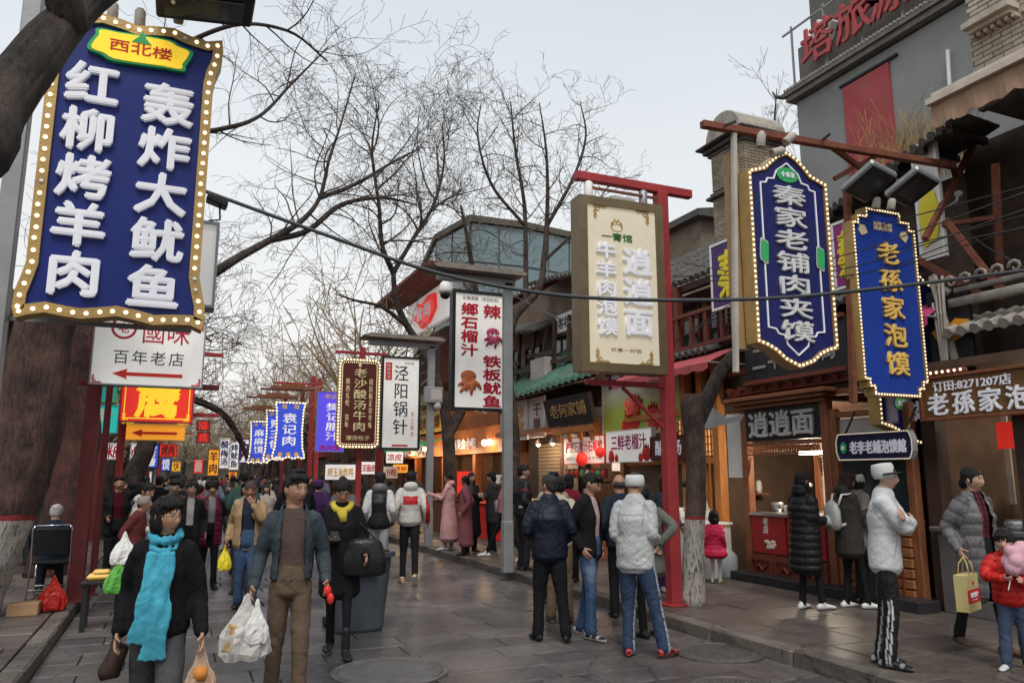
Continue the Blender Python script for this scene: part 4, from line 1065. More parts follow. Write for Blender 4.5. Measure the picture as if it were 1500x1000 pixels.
def hang_sign(label, tl, br, Y, face, frame, outline=RECT, fw=.05, thick=.12, name='hanging_sign', group=None, rz=0.0, bulbs=None, double=None):
 cx, z0, w, h = rectY(tl, br, Y)
 t = thing(name, label, 'sign', (cx, Y, z0), rz, group)
 out = scaled(outline, w, h); inn = shrink(out, fw)
 MB().ring(out, inn, -thick / 2 - .012, thick / 2).build('frame', frame, t)
 MB().prism(inn, -thick / 2 + .01, thick / 2 - .01).build('face_panel', face, t)
 if bulbs: r, sp, mm, single = bulbs; bulbs_on(t, shrink(out, fw / 2), -thick / 2 - .014, r, sp, True, mm, single)
 t['_w'] = w
 fy = -thick / 2 + .01
 return t, w, h, fy
def done(t):
 if '_w' in t: del t['_w']
def arrow(parent, cx, cz, w, h, m, y):
 MB().prism([(-w/2, 0), (-w/2 + h * 1.3, -h/2), (-w/2 + h * 1.2, -h * .17), (w/2, -h * .17), (w/2, h * .17), (-w/2 + h * 1.2, h * .17), (-w/2 + h * 1.3, h/2)], y - .004, y).build('arrow', m, parent, loc=(cx, 0, cz))
def corner_scrolls(parent, w, h, y, m, s=.09, inset=.03):
 for sx_ in (-1, 1):
  for sz_ in (0, 1):
   b = MB(); ox = sx_ * (w / 2 - inset); oz = (h - inset) if sz_ else inset; dz = -1 if sz_ else 1
   for (a, c) in ((0, 0), (.55, 0), (0, .55), (.28, .28), (.95, .02), (.02, .95)):
    b.tube([(ox - sx_ * (a * s + s * .18 * math.cos(q)), y - .004, oz + dz * (c * s + s * .18 * math.sin(q))) for q in (0, 1.3, 2.6, 3.9, 5.2, 6.28)], s * .05, 5)
   b.tube([(ox, y - .004, oz), (ox - sx_ * s * 1.3, y - .004, oz)], s * .05, 5).tube([(ox, y - .004, oz), (ox, y - .004, oz + dz * s * 1.3)], s * .05, 5)
   b.build('corner_scroll', m, parent)
def blob(parent, cx, cz, w, h, y, m, m2=None, name='emblem', txt=None, tm='white', n=24, wav=.06, k=8, tb=.03, ext=.012):
 se = lambda v: math.copysign(abs(v) ** (.55 if wav else 1), v)
 P = [(cx + w / 2 * se(math.cos(2 * PI * i / n)) * (1 + wav * math.sin(k * 2 * PI * i / n)), cz + h / 2 * se(math.sin(2 * PI * i / n)) * (1 + wav * math.sin(k * 2 * PI * i / n))) for i in range(n)]
 o = None
 if m2:
  o = MB().prism(P, y - ext, y).build(name, m2, parent); P = [(cx + (a - cx) * .92, cz + (b - cz) * .88) for a, b in P]
  e2 = MB().prism(P, y - ext - .005, y - ext + .002).build(name + '_face', m, o if parent.parent is None else parent)
 else: o = MB().prism(P, y - ext, y).build(name, m, parent)
 if txt: text(o, txt, cx, cz, w * .62, h * .38, M_[tm], y=y - ext - .006, ext=.004, bold=tb)
 return o
# ---- big dark blue bulb-framed sign, top left
wavy = [(0.02, 0), (.08, .012), (.16, .022), (.26, .014), (.34, .010), (.44, .018), (.52, .026), (.62, .018), (.72, .006), (.82, .012), (.92, .014), (.985, 0),
  (1.0, .03), (.995, .08), (.975, .12), (.955, .17), (.955, .5), (.955, .83), (.965, .87), (.995, .92), (1.0, .96), (.99, 1),
  (.9, .985), (.8, .992), (.7, 1.008), (.58, 1.0), (.5, .99), (.42, 1.0), (.3, 1.008), (.2, .992), (.1, .985), (.01, 1),
  (.0, .96), (.005, .92), (.035, .87), (.045, .83), (.045, .5), (.045, .17), (.025, .12), (.005, .08), (0, .03)]
YB = 5.4
t, w, h, fy = hang_sign('large dark blue sign with two columns of white characters, gold bulb frame, top left', (70, 16), (298, 487), YB, M_['blue'], M_['gold'], wavy, .065, .14, bulbs=(.0135, .073, 'bulb', True))
text(t, '红柳烤羊肉', -w * .215, h * .455, w * .27, h * .745, M_['char_white'], y=fy, ext=.035, bold=.055, vert=True)
text(t, '轰炸大鱿鱼', w * .205, h * .435, w * .28, h * .735, M_['char_white'], y=fy, ext=.035, bold=.055, vert=True)
o = blob(t, w * .03, h * .905, w * .56, h * .105, fy, M_['lit_yellow'], M_['green'], 'yellow_emblem', '西北楼', 'red', n=40, wav=.07, k=6, ext=.035)
b = MB().prism([(-.06, .0), (.06, .0), (.03, .03), (.015, .055), (0, .085), (-.015, .05), (-.035, .03)], -.006, 0); o2 = b.build('green_tower_print', M_['green'], t, loc=(w * .03, fy - .041, h * .925))
done(t)
# the frame's hangers
b = MB()
# pole and steel of the big sign
px_ = AY(22, 300, 5.55)
pole = thing('sign_pole', 'tall grey steel pole at the left edge carrying the big dark blue sign', 'pole', (px_.x - .03, 5.58, .13))
MB().box((0, 0, 2.9), (.11, .11, 5.8), ch=.008).build('shaft', M_['grey_metal'], pole)
MB().box((0, 0, .01), (.22, .22, .02)).build('foot_plate', M_['grey_metal'], pole)
for z in (2.50, 4.45): MB().beam((0, .05, z), (1.12, .05, z), .03, .03).build('arm', M_['grey_metal'], pole)
fl = thing('black_floodlight', 'wide black floodlight box above the big dark blue sign', 'lamp', tuple(AY(300, 12, 5.2)))
MB().box((0, 0, .05), (.62, .34, .13), rot=Matrix.Rotation(-.12, 3, 'Y'), ch=.015).build('housing', M_['black'], fl)
MB().box((.0, -.02, -.022), (.5, .24, .01), rot=Matrix.Rotation(-.12, 3, 'Y')).build('lens', M_['glass_dark'], fl)
MB().beam((-.25, .1, .1), (-.8, .35, .1), .04, .04).build('bracket', M_['grey_metal'], fl)
for i, (xx, zz) in enumerate(((165, 20), (205, 30), (262, 22))):
 s_ = MB().lathe((0, 0, -.06), [(.03, 0), (.035, .02), (.035, .12), (.02, .14)], 10).build('spot_lamp', M_['plaster'], None, True, loc=tuple(AY(xx, zz, 5.45)), rot=(.3, 0, 0)); tag(s_, 'small white spot lamp on top of the big dark blue sign, %s' % ('left one', 'middle one', 'right one')[i], 'lamp')
# white box edge and lamp behind the big sign
t, w, h, fy = hang_sign('white light box seen edge-on directly behind the big dark blue sign', (205, 318), (313, 455), 6.3, M_['lightbox'], M_['grey_metal'], fw=.02, thick=.2); done(t)
o = thing('black_spot_lamp', 'small black box lamp projecting right from behind the big dark blue sign', 'lamp', tuple(AY(318, 296, 6.2)))
MB().box((0, 0, 0), (.16, .12, .05), rot=Matrix.Rotation(.3, 3, 'Y'), ch=.008).build('housing', M_['black'], o); MB().tube([(.02, 0, -.02), (.03, 0, -.14), (-.05, 0, -.16)], .008, 6).build('arm', M_['black'], o)
# ---- white arrow sign
t, w, h, fy = hang_sign('white sign with red brush characters, dark characters and a red arrow pointing left', (140, 462), (296, 570), 10.9, M_['lightbox'], M_['grey_metal'], fw=.018, thick=.16)
text(t, '國味', w * .14, h * .80, w * .42, h * .34, M_['crimson'], y=fy, ext=.004, bold=.0)
MB().ring([(math.cos(a * PI / 10) * .15, math.sin(a * PI / 10) * .15) for a in range(20)], [(math.cos(a * PI / 10) * .12, math.sin(a * PI / 10) * .12) for a in range(20)], fy - .003, fy).build('round_seal', M_['crimson'], t, loc=(-w * .24, 0, h * .84))
text(t, '老', -w * .24, h * .84, .13, .13, M_['crimson'], y=fy, ext=.004, bold=.02)
text(t, '百年老店', 0, h * .415, w * .62, h * .20, M_['ink'], y=fy, ext=.004, bold=.0, space=(1.25, 1))
arrow(t, w * .0, h * .17, w * .62, h * .15, M_['red'], fy - .002)
corner_scrolls(t, w - .02, h, fy, M_['crimson'], .08, .03); done(t)
# ---- red tofu sign
sg = lambda *a, **k: hang_sign(*a, **k)
t, w, h, fy = sg('red sign with two big yellow characters below the white arrow sign', (181, 528), (282, 621), 15.0, M_['lit_red'], M_['red_paint'], fw=.03, thick=.2)
text(t, '豆\n腐', 0, h * .50, w * .56, h * .80, M_['lit_yellow'], y=fy, ext=.01, bold=.05, space=(1, .9))
MB().ring(scaled([(.06, .06), (.94, .06), (.94, .94), (.06, .94)], w, h), scaled([(.075, .08), (.925, .08), (.925, .92), (.075, .92)], w, h), fy - .004, fy).build('border_line', M_['lit_yellow'], t)
corner_scrolls(t, w * .86, h * .86, fy, M_['lit_yellow'], .14, -.0); done(t)
t, w, h, fy = sg('orange yellow sign with a red arrow pointing left, under the red sign', (181, 620), (271, 646), 16.2, M_['lit_orange'], M_['goldyellow'], fw=.02, thick=.15)
arrow(t, 0, h * .45, w * .72, h * .45, M_['red'], fy - .002); done(t)
t, w, h, fy = sg('teal sign with one pale character half hidden by the red post', (137, 592), (172, 635), 17.0, M_['lit_teal'], M_['teal'], fw=.02)
text(t, '青', w * .0, h * .6, w * .5, h * .5, M_['offwhite'], y=fy, ext=.01, bold=.04); done(t)
t, w, h, fy = sg('small teal and green sign stub above the teal sign', (146, 562), (170, 590), 17.4, M_['teal'], M_['green'], fw=.03); done(t)
# ---- red posts on the left with their arms
def post(label, x, y, h, m, w=.12, arms=(), z0=.13, name='sign_post', cap=False):
 t = thing(name, label, 'post', (x, y, z0))
 MB().box((0, 0, h / 2), (w, w, h), ch=.008).build('shaft', m, t)
 MB().box((0, 0, .012), (w * 2, w * 2, .024), ch=.004).build('foot_plate', m, t)
 for (x0, x1, z) in arms: MB().beam((x0, 0, z), (x1, 0, z), .07, .07, ch=.006).build('arm', m, t)
 return t
g1 = GZ(112, 880, .13)
post('dark red square post beside the folding chair, left', g1.x - .02, g1.y, 4.4, M_['red_dark'], .17, ((-.2, 1.5, 2.70),))
post('thin dark red post just right of the chair post', g1.x + .12, g1.y + .45, 4.0, M_['red_dark'], .08)
post('red post below the red tofu sign', AY(173, 700, 15.3).x, 15.3, 4.2, M_['red_paint'], .12, ((0, 1.6, 3.75), (0, 1.6, 2.62)))
post('second red post farther back at the left kerb', AY(140, 700, 21).x, 21, 4.2, M_['red_dark'], .14, ((0, 1.4, 3.8),))
post('red post far along the left kerb', AY(215, 700, 30).x, 30, 4.0, M_['red_dark'], .14, ((0, 1.4, 3.6),))
post('red post farther still along the left kerb', AY(232, 700, 42).x, 42, 4.0, M_['red_paint'], .14, ((0, 1.4, 3.6),))
# ---- far left and centre signs
far = [
 ('small pale lilac sign with a pink mark left of the red post', (151, 648), (180, 673), 24, 'lit_white', 'offwhite', '米皮', 'crimson', False),
 ('dark navy sign with two rows of lit characters', (203, 649), (232, 686), 26, 'lit_blue', 'navy', '家宴\n炸香', 'lit_white', False),
 ('small red sign with dark characters beside the navy sign', (233, 650), (259, 669), 27, 'lit_red', 'red', '烤肉', 'darkbrown', False),
 ('upper dark red hanging sign over the street', (288, 615), (307, 631), 30, 'red', 'darkbrown', '清', 'lit_red', False),
 ('lower dark red hanging sign over the street', (288, 632), (307, 649), 30, 'red', 'darkbrown', '真', 'lit_red', False),
 ('orange vertical sign with dark characters, far centre', (305, 657), (320, 697), 34, 'lit_orange', 'brown', '羊肉', 'brown', True),
 ('tall white lit sign, far centre, left of its pair', (322, 641), (335, 686), 36, 'lit_white', 'offwhite', '酸梅汤', 'blue', True),
 ('tall white lit sign, far centre, right of its pair', (337, 646), (349, 688), 38, 'lit_white', 'offwhite', '烤鱿鱼', 'blue', True),
 ('white and purple small sign left of the fan shaped blue signs', (351, 642), (364, 678), 33, 'lit_white', 'violet', '肉', 'violet', True),
 ('small red sign with white line low in the far centre', (284, 672), (297, 693), 40, 'lit_red', 'red', '面', 'offwhite', False),
 ('narrow white vertical sign at the left, behind the posts', (192, 648), (200, 700), 28, 'lit_white', 'offwhite', '小吃', 'crimson', True),
 ('narrow pink white vertical sign, far left', (142, 672), (152, 705), 30, 'lit_white', 'pink', '甜品', 'crimson', True),
 ('blue lit sign hanging far down the left kerb', (236, 670), (250, 690), 45, 'lit_blue', 'navy', '馍', 'lit_white', False),
 ('yellow lit sign hanging far down the left kerb', (252, 676), (264, 690), 55, 'lit_yellow', 'goldyellow', '饼', 'red', False),
 ('green lit sign far down the right kerb', (308, 697), (318, 708), 62, 'lit_teal', 'teal', '茶', 'offwhite', False),
 ('white lit sign far down the left kerb near the trees', (205, 690), (222, 706), 48, 'lit_white', 'offwhite', '糕', 'red', False),
 ('orange lit sign far down the right kerb behind the crowd', (334, 690), (347, 704), 52, 'lit_orange', 'brown', '枣', 'red', False),
]
for (lab, tl, br, Y, fm, frm, tx, tm, vert) in far:
 t, w, h, fy = hang_sign(lab, tl, br, Y, M_[fm], M_[frm], fw=.04, thick=.12)
 text(t, tx, 0, h / 2, w * .66, h * .8, M_[tm], y=fy, ext=.01, bold=.05, vert=vert, res=1); done(t)
# fan shaped dark blue signs
fan = [(.06, 0), (.2, .03), (.35, .0), (.5, .035), (.65, .0), (.8, .03), (.94, 0), (1, .03), (.98, .10), (.93, .2), (.90, .5), (.92, .85), (.97, 1), (.03, 1), (.08, .85), (.10, .5), (.07, .2), (.02, .10), (0, .03)]
for lab, tl, br, Y, tx in (('flared dark blue bulb-edged sign nearest of the three in the row over the crowd', (401, 588), (446, 673), 25, '袁记肉'), ('flared dark blue sign half hidden behind its nearer twin', (388, 600), (415, 675), 27, '贾三包'),
                           ('narrow flared dark blue sign, farthest and leftmost of the row of three', (365, 616), (393, 679), 30, '麻麻馍')):
 t, w, h, fy = hang_sign(lab, tl, br, Y, M_['lit_blue'], M_['gold_pale'], fan, .045, .12, bulbs=(.03, .10, 'bulb_off', False), group='flared blue signs over the crowd')
 text(t, tx, 0, h * .52, w * .42, h * .56, M_['lit_white'], y=fy, ext=.02, bold=.04, vert=True, res=1)
 for k in (-1, 0, 1):
  for zz in (.09,): MB().lathe((0, 0, 0), [(.0001, 0), (.07, 0), (.07, .01)], 10).build('gold_rosette', M_['goldyellow'], t, loc=(k * w * .24, fy - .002, h * zz), rot=(PI / 2, 0, 0))
 for k in (-1, 1): text(t, '福', k * w * .18, h * .92, w * .16, h * .08, M_['goldyellow'], y=fy, ext=.01, bold=.04, res=1)
 done(t)
 post('post holding ' + lab.replace('sign', 'board').split(' in the')[0][:60], rectY(tl, br, Y)[0] + .9, Y + .2, 4.6, M_['red_paint'] if Y == 25 else M_['red_dark'], .13, ((-1.4, .1, 4.42),))
 ca = MB().box((0, 0, 0), (1.3, .35, .10)).box((0, 0, .08), (.7, .3, .08)).build('sign_canopy', M_['wood_brown'], None, loc=(rectY(tl, br, Y)[0] + .05, Y, AY(*tl, Y).z + .45)); tag(ca, 'small brown canopy above ' + lab.split(' in the')[0].split(' half')[0].split(',')[0], 'canopy')
# purple-blue lit sign
t, w, h, fy = hang_sign('bright violet blue lit sign with white characters left of the brown bulb sign', (465, 573), (503, 662), 22.5, glow('violet', (.07, .05, .50), .6), M_['grey_metal'], fw=.02)
text(t, '樊记腊汁', w * .08, h * .5, w * .5, h * .62, M_['lit_white'], y=fy, ext=.01, bold=.04, vert=True, res=1)
text(t, '肉夹馍', w * .0, h * .07, w * .7, h * .09, M_['crimson'], y=fy, ext=.01, bold=.04, res=1); text(t, '老店', w * .0, h * .92, w * .5, h * .08, M_['goldyellow'], y=fy, ext=.01, bold=.04, res=1); done(t)
# ---- brown rounded bulb sign
def rrect(r, n=5):
 out = []
 for (cx, cz, a0) in ((1 - r, r * .45, -PI / 2), (1 - r, 1 - r * .45, 0), (r, 1 - r * .45, PI / 2), (r, r * .45, PI)):
  for i in range(n): a = a0 + PI / 2 * i / (n - 1); out.append((cx + r * math.cos(a), cz + r * .45 * math.sin(a)))
 return out
t, w, h, fy = hang_sign('dark brown rounded sign with a double row of bulbs and white characters', (496, 524), (554, 657), 18.2, M_['darkbrown'], M_['gold'], rrect(.16), .07, .14, bulbs=(.026, .075, 'bulb_off', False))
bulbs_on(t, shrink(scaled(rrect(.16), w, h), .095), fy - .002, .013, .05, True, 'bulb_off')
text(t, '老沙酸汤牛肉', w * .02, h * .54, w * .30, h * .70, M_['gold_pale'], y=fy, ext=.02, bold=.03, vert=True, res=1)
for s_, tx in ((-1, '陕西名吃 百年'), (1, '回民街正宗老味')): text(t, tx, s_ * w * .27, h * .50, w * .085, h * .55, M_['gold_pale'], y=fy, ext=.005, bold=.03, vert=True, res=1)
text(t, '灌汤包子', 0, h * .115, w * .55, h * .05, M_['gold_pale'], y=fy, ext=.005, bold=.03, res=1)
MB().ball((0, fy, h * .925), (.04, .015, .05), 8, 6).build('top_drop', M_['gold_pale'], t); done(t)
# ---- white black-framed brush sign
t, w, h, fy = hang_sign('white sign in a black frame with four black brush characters and a red seal strip', (559, 521), (613, 659), 18.0, M_['lightbox'], M_['black'], fw=.05, thick=.14)
text(t, '泾阳锅针', 0, h * .53, w * .36, h * .74, M_['ink'], y=fy, ext=.004, bold=.012, vert=True, res=1)
rp = MB().prism([(-w * .40, h * .74), (-w * .24, h * .74), (-w * .24, h * .93), (-w * .40, h * .93)], fy - .004, fy).build('red_seal_strip', M_['red'], t)
text(rp, '陕西味道', -w * .32, h * .835, w * .08, h * .16, M_['offwhite'], y=fy - .005, ext=.002, bold=.02, vert=True, res=1)
text(t, '手工制作', w * .31, h * .27, w * .09, h * .27, M_['red'], y=fy, ext=.003, bold=.0, vert=True, res=1)
MB().box((0, fy - .002, h * .045), (w * .4, .004, h * .02)).build('red_strip', M_['red'], t); text(t, '老味道', w * .2, h * .93, w * .25, h * .025, M_['darkbrown'], y=fy, ext=.002, res=1); done(t)
# ---- white red-lettered squid sign
def claw(parent, cx, cz, s, y, m):
 b = MB(); r = random.Random(3)
 for i, a in enumerate((-2.5, -2.1, -1.75, -1.4, -1.05, -.7)):
  L = s * (.9 + .25 * (i % 2)); b.tube([(cx + .3 * s * math.cos(a), y - .012, cz + .25 * s * math.sin(a)), (cx + .7 * L * math.cos(a + .1), y - .02, cz + .7 * L * math.sin(a + .1)), (cx + L * math.cos(a), y - .01, cz + L * math.sin(a))], [s * .16, s * .15, s * .07], 7)
 b.ball((cx, y - .01, cz + .1 * s), (s * .55, .02, s * .4), 12, 6)
 return b.build('grilled_seafood_print', m, parent, True)
t, w, h, fy = hang_sign('white black-framed sign with big red characters and pictures of squid and grilled seafood', (661, 424), (743, 604), 12.7, M_['lightbox'], M_['black'], fw=.06, thick=.16)
RC = mat('sign_red_print', (.50, .012, .035), .4, var=.05, bump=0)
text(t, '石榴酒铺（老回民街）', 0, h * .935, w * .64, h * .035, M_['gold_pale'] if 0 else M_['darkbrown'], y=fy, ext=.003, res=1)
text(t, '鄉石榴汁', -w * .20, h * .67, w * .29, h * .44, RC, y=fy, ext=.012, bold=.05, vert=True)
text(t, '辣', w * .20, h * .835, w * .30, h * .11, RC, y=fy, ext=.012, bold=.05)
text(t, '铁板鱿鱼', w * .20, h * .25, w * .31, h * .42, RC, y=fy, ext=.012, bold=.06, vert=True)
claw(t, -w * .21, h * .27, .27, fy, mat('grilled_orange', (.55, .16, .06), .5, var=.5, scale=30, bump=.1))
claw(t, w * .21, h * .645, .23, fy, mat('squid_magenta', (.42, .06, .13), .5, var=.5, scale=30, bump=.1))
text(t, '烤', w * .21, h * .60, w * .18, h * .09, M_['char_white'], y=fy - .03, ext=.006, bold=.04); done(t)
# ---- beige light box
M_beige = mat('beige_lightbox_face', (.55, .49, .37), .4, var=.05, bump=0, emit=(1, .9, .68), estr=.13, dirt=.08)
M_bronze = mat('bronze_frame', (.17, .125, .065), .45, .4, var=.15, bump=.05, dirt=.2)
t, w, h, fy = hang_sign('cream light box in a bronze frame with white and green characters beside the red post', (843, 288), (969, 551), 7.9, M_beige, M_bronze, fw=.105, thick=.24, rz=-.04)
corner_scrolls(t, w - .2, h, fy, M_['gold'], .13, .115)
text(t, '一膏馆', w * -.06, h * .775, w * .36, h * .045, M_['dgreen'], y=fy, ext=.01, bold=.03)
text(t, '牛羊肉泡馍', -w * .20, h * .47, w * .22, h * .53, M_['char_white'], y=fy, ext=.03, bold=.055, vert=True)
text(t, '逍逍面', w * .17, h * .465, w * .33, h * .50, M_['char_white'], y=fy, ext=.03, bold=.055, vert=True)
text(t, '优惠一份饭', w * .02, h * .125, w * .36, h * .022, M_['brown'], y=fy, ext=.003, res=1)
b = MB()
for i in range(9): a = PI * i / 8; b.ball((.07 * math.cos(a), 0, .07 * math.sin(a) * (.8 + .3 * (i % 2))), (.016, .006, .022), 6, 4)
b.ring([(math.cos(a * PI / 8) * .085, math.sin(a * PI / 8) * .05 - .02) for a in range(16)], [(math.cos(a * PI / 8) * .075, math.sin(a * PI / 8) * .042 - .02) for a in range(16)], -.005, 0)
b.build('laurel_emblem', M_['gold'], t, loc=(-w * .06, fy, h * .84)); done(t)
rp_ = GZ(988, 886, .13)
rpost = thing('red_sign_post', 'bright red square steel post carrying the cream light box', 'post', (rp_.x, rp_.y, .13))
MB().box((0, 0, 2.58), (.15, .15, 5.16), ch=.01).build('shaft', M_['red_paint'], rpost)
MB().box((0, 0, .012), (.28, .28, .024), ch=.004).build('foot_plate', M_['red_paint'], rpost)
MB().beam((-1.25, 0, 5.2), (.48, 0, 5.2), .10, .11, ch=.008).build('top_arm', M_['red_paint'], rpost)
MB().beam((-1.1, -.05, 5.05), (-.1, -.05, 5.05), .03, .03).build('lower_arm', M_['rust'], rpost)
MB().beam((-1.15, 0, 2.62), (.05, 0, 2.62), .07, .06, ch=.006).build('lower_rail', M_['red_paint'], rpost)
MB().beam((0, 0, 2.05), (-.65, 0, 2.58), .035, .035).build('brace', M_['red_paint'], rpost)
for i, x in enumerate((-1.08, -.28)):
 c_ = MB().lathe((0, 0, -.12), [(.05, 0), (.055, .01), (.055, .22), (.03, .24)], 14).build('cylinder_lamp', M_['white'] if i == 0 else M_['grey_metal'], None, True, loc=(rp_.x + x, rp_.y - .02, 5.15)); tag(c_, ('white cylinder lamp above the left end of the cream light box', 'grey cylinder lamp above the right end of the cream light box')[i], 'lamp')
bx = MB().box((0, 0, 0), (.34, .16, .14), ch=.01).build('ballast_box', M_['plaster'], None, loc=(rp_.x - .62, rp_.y - .02, 5.04)); tag(bx, 'plain beige electrical box on top of the cream light box', 'electrical box')
# ---- tall dark blue sign with the scalloped ends
tall = [(0, .10), (.12, .085), (.22, .065), (.32, .03), (.5, 0), (.68, .03), (.78, .065), (.88, .085), (1, .10), (1, .5), (1, .875), (.9, .89), (.80, .905), (.72, .94), (.62, .975), (.5, 1), (.38, .975), (.28, .94), (.20, .905), (.1, .89), (0, .875), (0, .5)]
YS = 6.0
def tall_sign(label, tl, br, Y, rz=0):
 t, w, h, fy = hang_sign(label, tl, br, Y, M_['blue_deep'], M_['gold'], tall, .045, .15, rz=rz, bulbs=(.0145, .055, 'bulb_off', False))
 return t, w, h, fy
t, w, h, fy = tall_sign('tall dark blue sign with seven white characters, white inner line and green oval emblem', (1085, 213), (1222, 545), YS)
il = [(.15, .17), (.24, .165), (.27, .145), (.34, .14), (.37, .10), (.5, .055), (.63, .10), (.66, .14), (.73, .145), (.76, .165), (.85, .17), (.85, .5), (.85, .83), (.78, .835), (.76, .855), (.68, .86), (.64, .90), (.5, .945), (.36, .90), (.32, .86), (.24, .855), (.22, .835), (.15, .83), (.15, .5)]
P_ = scaled(il, w, h); MB().ring(P_, shrink(P_, .014), fy - .012, fy).build('inner_line', M_['char_white'], t)
text(t, '秦家老铺肉夹馍', 0, h * .475, w * .40, h * .71, mat('silver_letters', (.62, .62, .63), .35, .1, var=.1, bump=.05), y=fy, ext=.03, bold=.035, vert=True)
blob(t, 0, h * .885, w * .27, h * .07, fy, M_['green'], None, 'green_emblem', '小秦家', 'char_white', wav=0)
for s_ in (-1, 1): blob(t, s_ * w * .35, h * .51, w * .10, h * .11, fy - .008, M_['green'], M_['offwhite'], 'side_emblem', wav=.1, k=4)
done(t)
sd_ = MB().box((0, 0, 0), (.12, .12, 2.1), ch=.005).build('wooden_side_board', mat('bare_plank', (.33, .21, .10), .6, var=.2, stretch=(6, 6, 1)), None, loc=(AY(1082, 380, 6.12).x, 6.16, (AY(1085, 213, 6).z + AY(1090, 545, 6).z) / 2 + .1)); tag(sd_, 'bare yellowish plank standing against the left edge of the tall dark blue sign', 'plank')
# rusty bracket above both blue signs
bm = thing('rusty_sign_bracket', 'long rusty steel bracket from the restaurant wall holding both blue signs', 'bracket', (8.3, 6.0, 0))
A0 = AY(1028, 182, 6.0); A1 = AY(1396, 243, 6.0)
def bl(v): return (v.x - 8.3, v.y - 6.0, v.z)
MB().beam(bl(A0), bl(A1), .075, .075, ch=.006).build('main_beam', M_['rust'], bm)
MB().beam((A1.x - 8.3, 0, A1.z), (.6, .3, A1.z + .02), .07, .07).build('wall_beam', M_['rust'], bm)
MB().beam(bl(AY(1205, 205, 6.0)), bl(AY(1290, 268, 6.15)), .05, .05).build('brace', M_['rust'], bm)
MB().beam(bl(AY(1355, 350, 6.0)), bl(AY(1432, 200, 6.3)), .06, .06).build('brace', M_['rust'], bm)
MB().beam(bl(AY(1222, 262, 6.2)), bl(AY(1290, 225, 6.0)), .05, .05).build('brace', M_['rust'], bm)
for px__ in (1075,): MB().beam(bl(AY(px__, 195, 6.0)), bl(AY(px__ + 3, 545, 6.0)), .045, .045).build('hanger', M_['plaster'], bm)
MB().beam(bl(AY(1240, 272, 6.25)), bl(AY(1250, 590, 6.25)), .06, .06).build('hanger', M_['rust'], bm)
for (a_, b_) in (((1060, 185), (1078, 178)), ((1205, 205), (1216, 196))): MB().beam(bl(AY(*a_, 5.95)), bl(AY(*b_, 5.85)), .02, .02).build('bolt', M_['black'], bm)
for i, (q, ang) in enumerate((((1115, 203), 0), ((1158, 202), .8), ((1141, 222), 1.2))):
 c_ = MB().lathe((0, 0, -.09), [(.036, .02), (.044, 0), (.048, .01), (.046, .13), (.03, .15), (.012, .17)], 14).build('spot_lamp', M_['plaster'], None, True, loc=tuple(AY(*q, 5.9)), rot=(.2, ang, 0)); tag(c_, ('upright white spot lamp left above the tall dark blue sign', 'tilted white spot lamp right above the tall dark blue sign', 'white spot lamp hanging over the green oval emblem')[i], 'lamp')
# ---- bright blue sign with gold characters
step = [(.14, 0), (.86, 0), (.86, .04), (.93, .04), (.93, .075), (1, .075), (1, .90), (.92, .90), (.92, .94), (.78, .94), (.78, .985), (.22, .985), (.22, .94), (.08, .94), (.08, .90), (0, .90), (0, .075), (.07, .075), (.07, .04), (.14, .04)]
t, w, h, fy = hang_sign('bright blue sign with gold characters and stepped bulb frame beside the brown restaurant sign', (1238, 298), (1354, 584), 6.2, M_['bluebright'], M_['gold'], step, .032, .13, bulbs=(.0115, .042, 'bulb_off', False))
text(t, '老孫家泡馍', w * .04, h * .46, w * .34, h * .70, M_['goldyellow'], y=fy, ext=.03, bold=.03, vert=True, space=(1, 1.15))
text(t, '百年老店\n清真美食', 0, h * .895, w * .30, h * .045, M_['gold_pale'], y=fy, ext=.008, bold=.03)
for s_, rr in ((-1, -.5), (1, .5)):
 o = MB().prism([(-.05, -.05), (.05, -.06), (.06, .03), (.0, .07), (-.06, .02)], -.012, 0).build('gold_flower', M_['gold_pale'], t, loc=(s_ * w * .33, fy, h * .86), rot=(0, rr, 0))
done(t)
# floodlights over it
for i, (q, lab) in enumerate((((1272, 266), 'large square floodlight hanging from the rusty bracket, left one of the pair'), ((1336, 274), 'large square floodlight hanging from the rusty bracket, right one of the pair'))):
 f = thing('square_floodlight', lab, 'floodlight', tuple(AY(*q, 5.95)), 0, 'floodlights on the rusty bracket'); f.rotation_euler = (-.45, .18, .08)
 MB().box((0, 0, 0), (.42, .46, .09), ch=.02).build('housing', M_['grey_metal'], f)
 MB().ring([(-.19, -.20), (.19, -.20), (.19, .20), (-.19, .20)], [(-.13, -.13), (.13, -.13), (.13, .13), (-.13, .13)], -.02, 0).build('bezel', M_['black'], f, loc=(0, 0, -.035), rot=(PI / 2, 0, 0))
 MB().box((0, 0, -.04), (.25, .25, .01)).build('lens', M_['glass_dark'], f)
 b = MB()
 for k in range(8): b.box((-.16 + k * .045, 0, .05), (.008, .36, .04))
 b.build('cooling_fins', M_['black'], f, kind='stuff')
 MB().tube([(0, .1, .05), (0, .1, .24)], .02, 6).build('bracket', M_['rust'], f)
for i, q in enumerate(((1284, 297), (1306, 299))):
 c_ = MB().lathe((0, 0, -.07), [(.034, .02), (.042, 0), (.047, .01), (.042, .11), (.03, .13)], 14).build('spot_lamp', M_['plaster'], None, True, loc=tuple(AY(*q, 6.0)), rot=(.2, .1, 0)); tag(c_, ('left white spot lamp at the top of the bright blue sign', 'right white spot lamp at the top of the bright blue sign')[i], 'lamp')
cm = thing('security_camera', 'white dome lamp on a curved arm right of the floodlights', 'camera', tuple(AY(1404, 284, 6.2)))
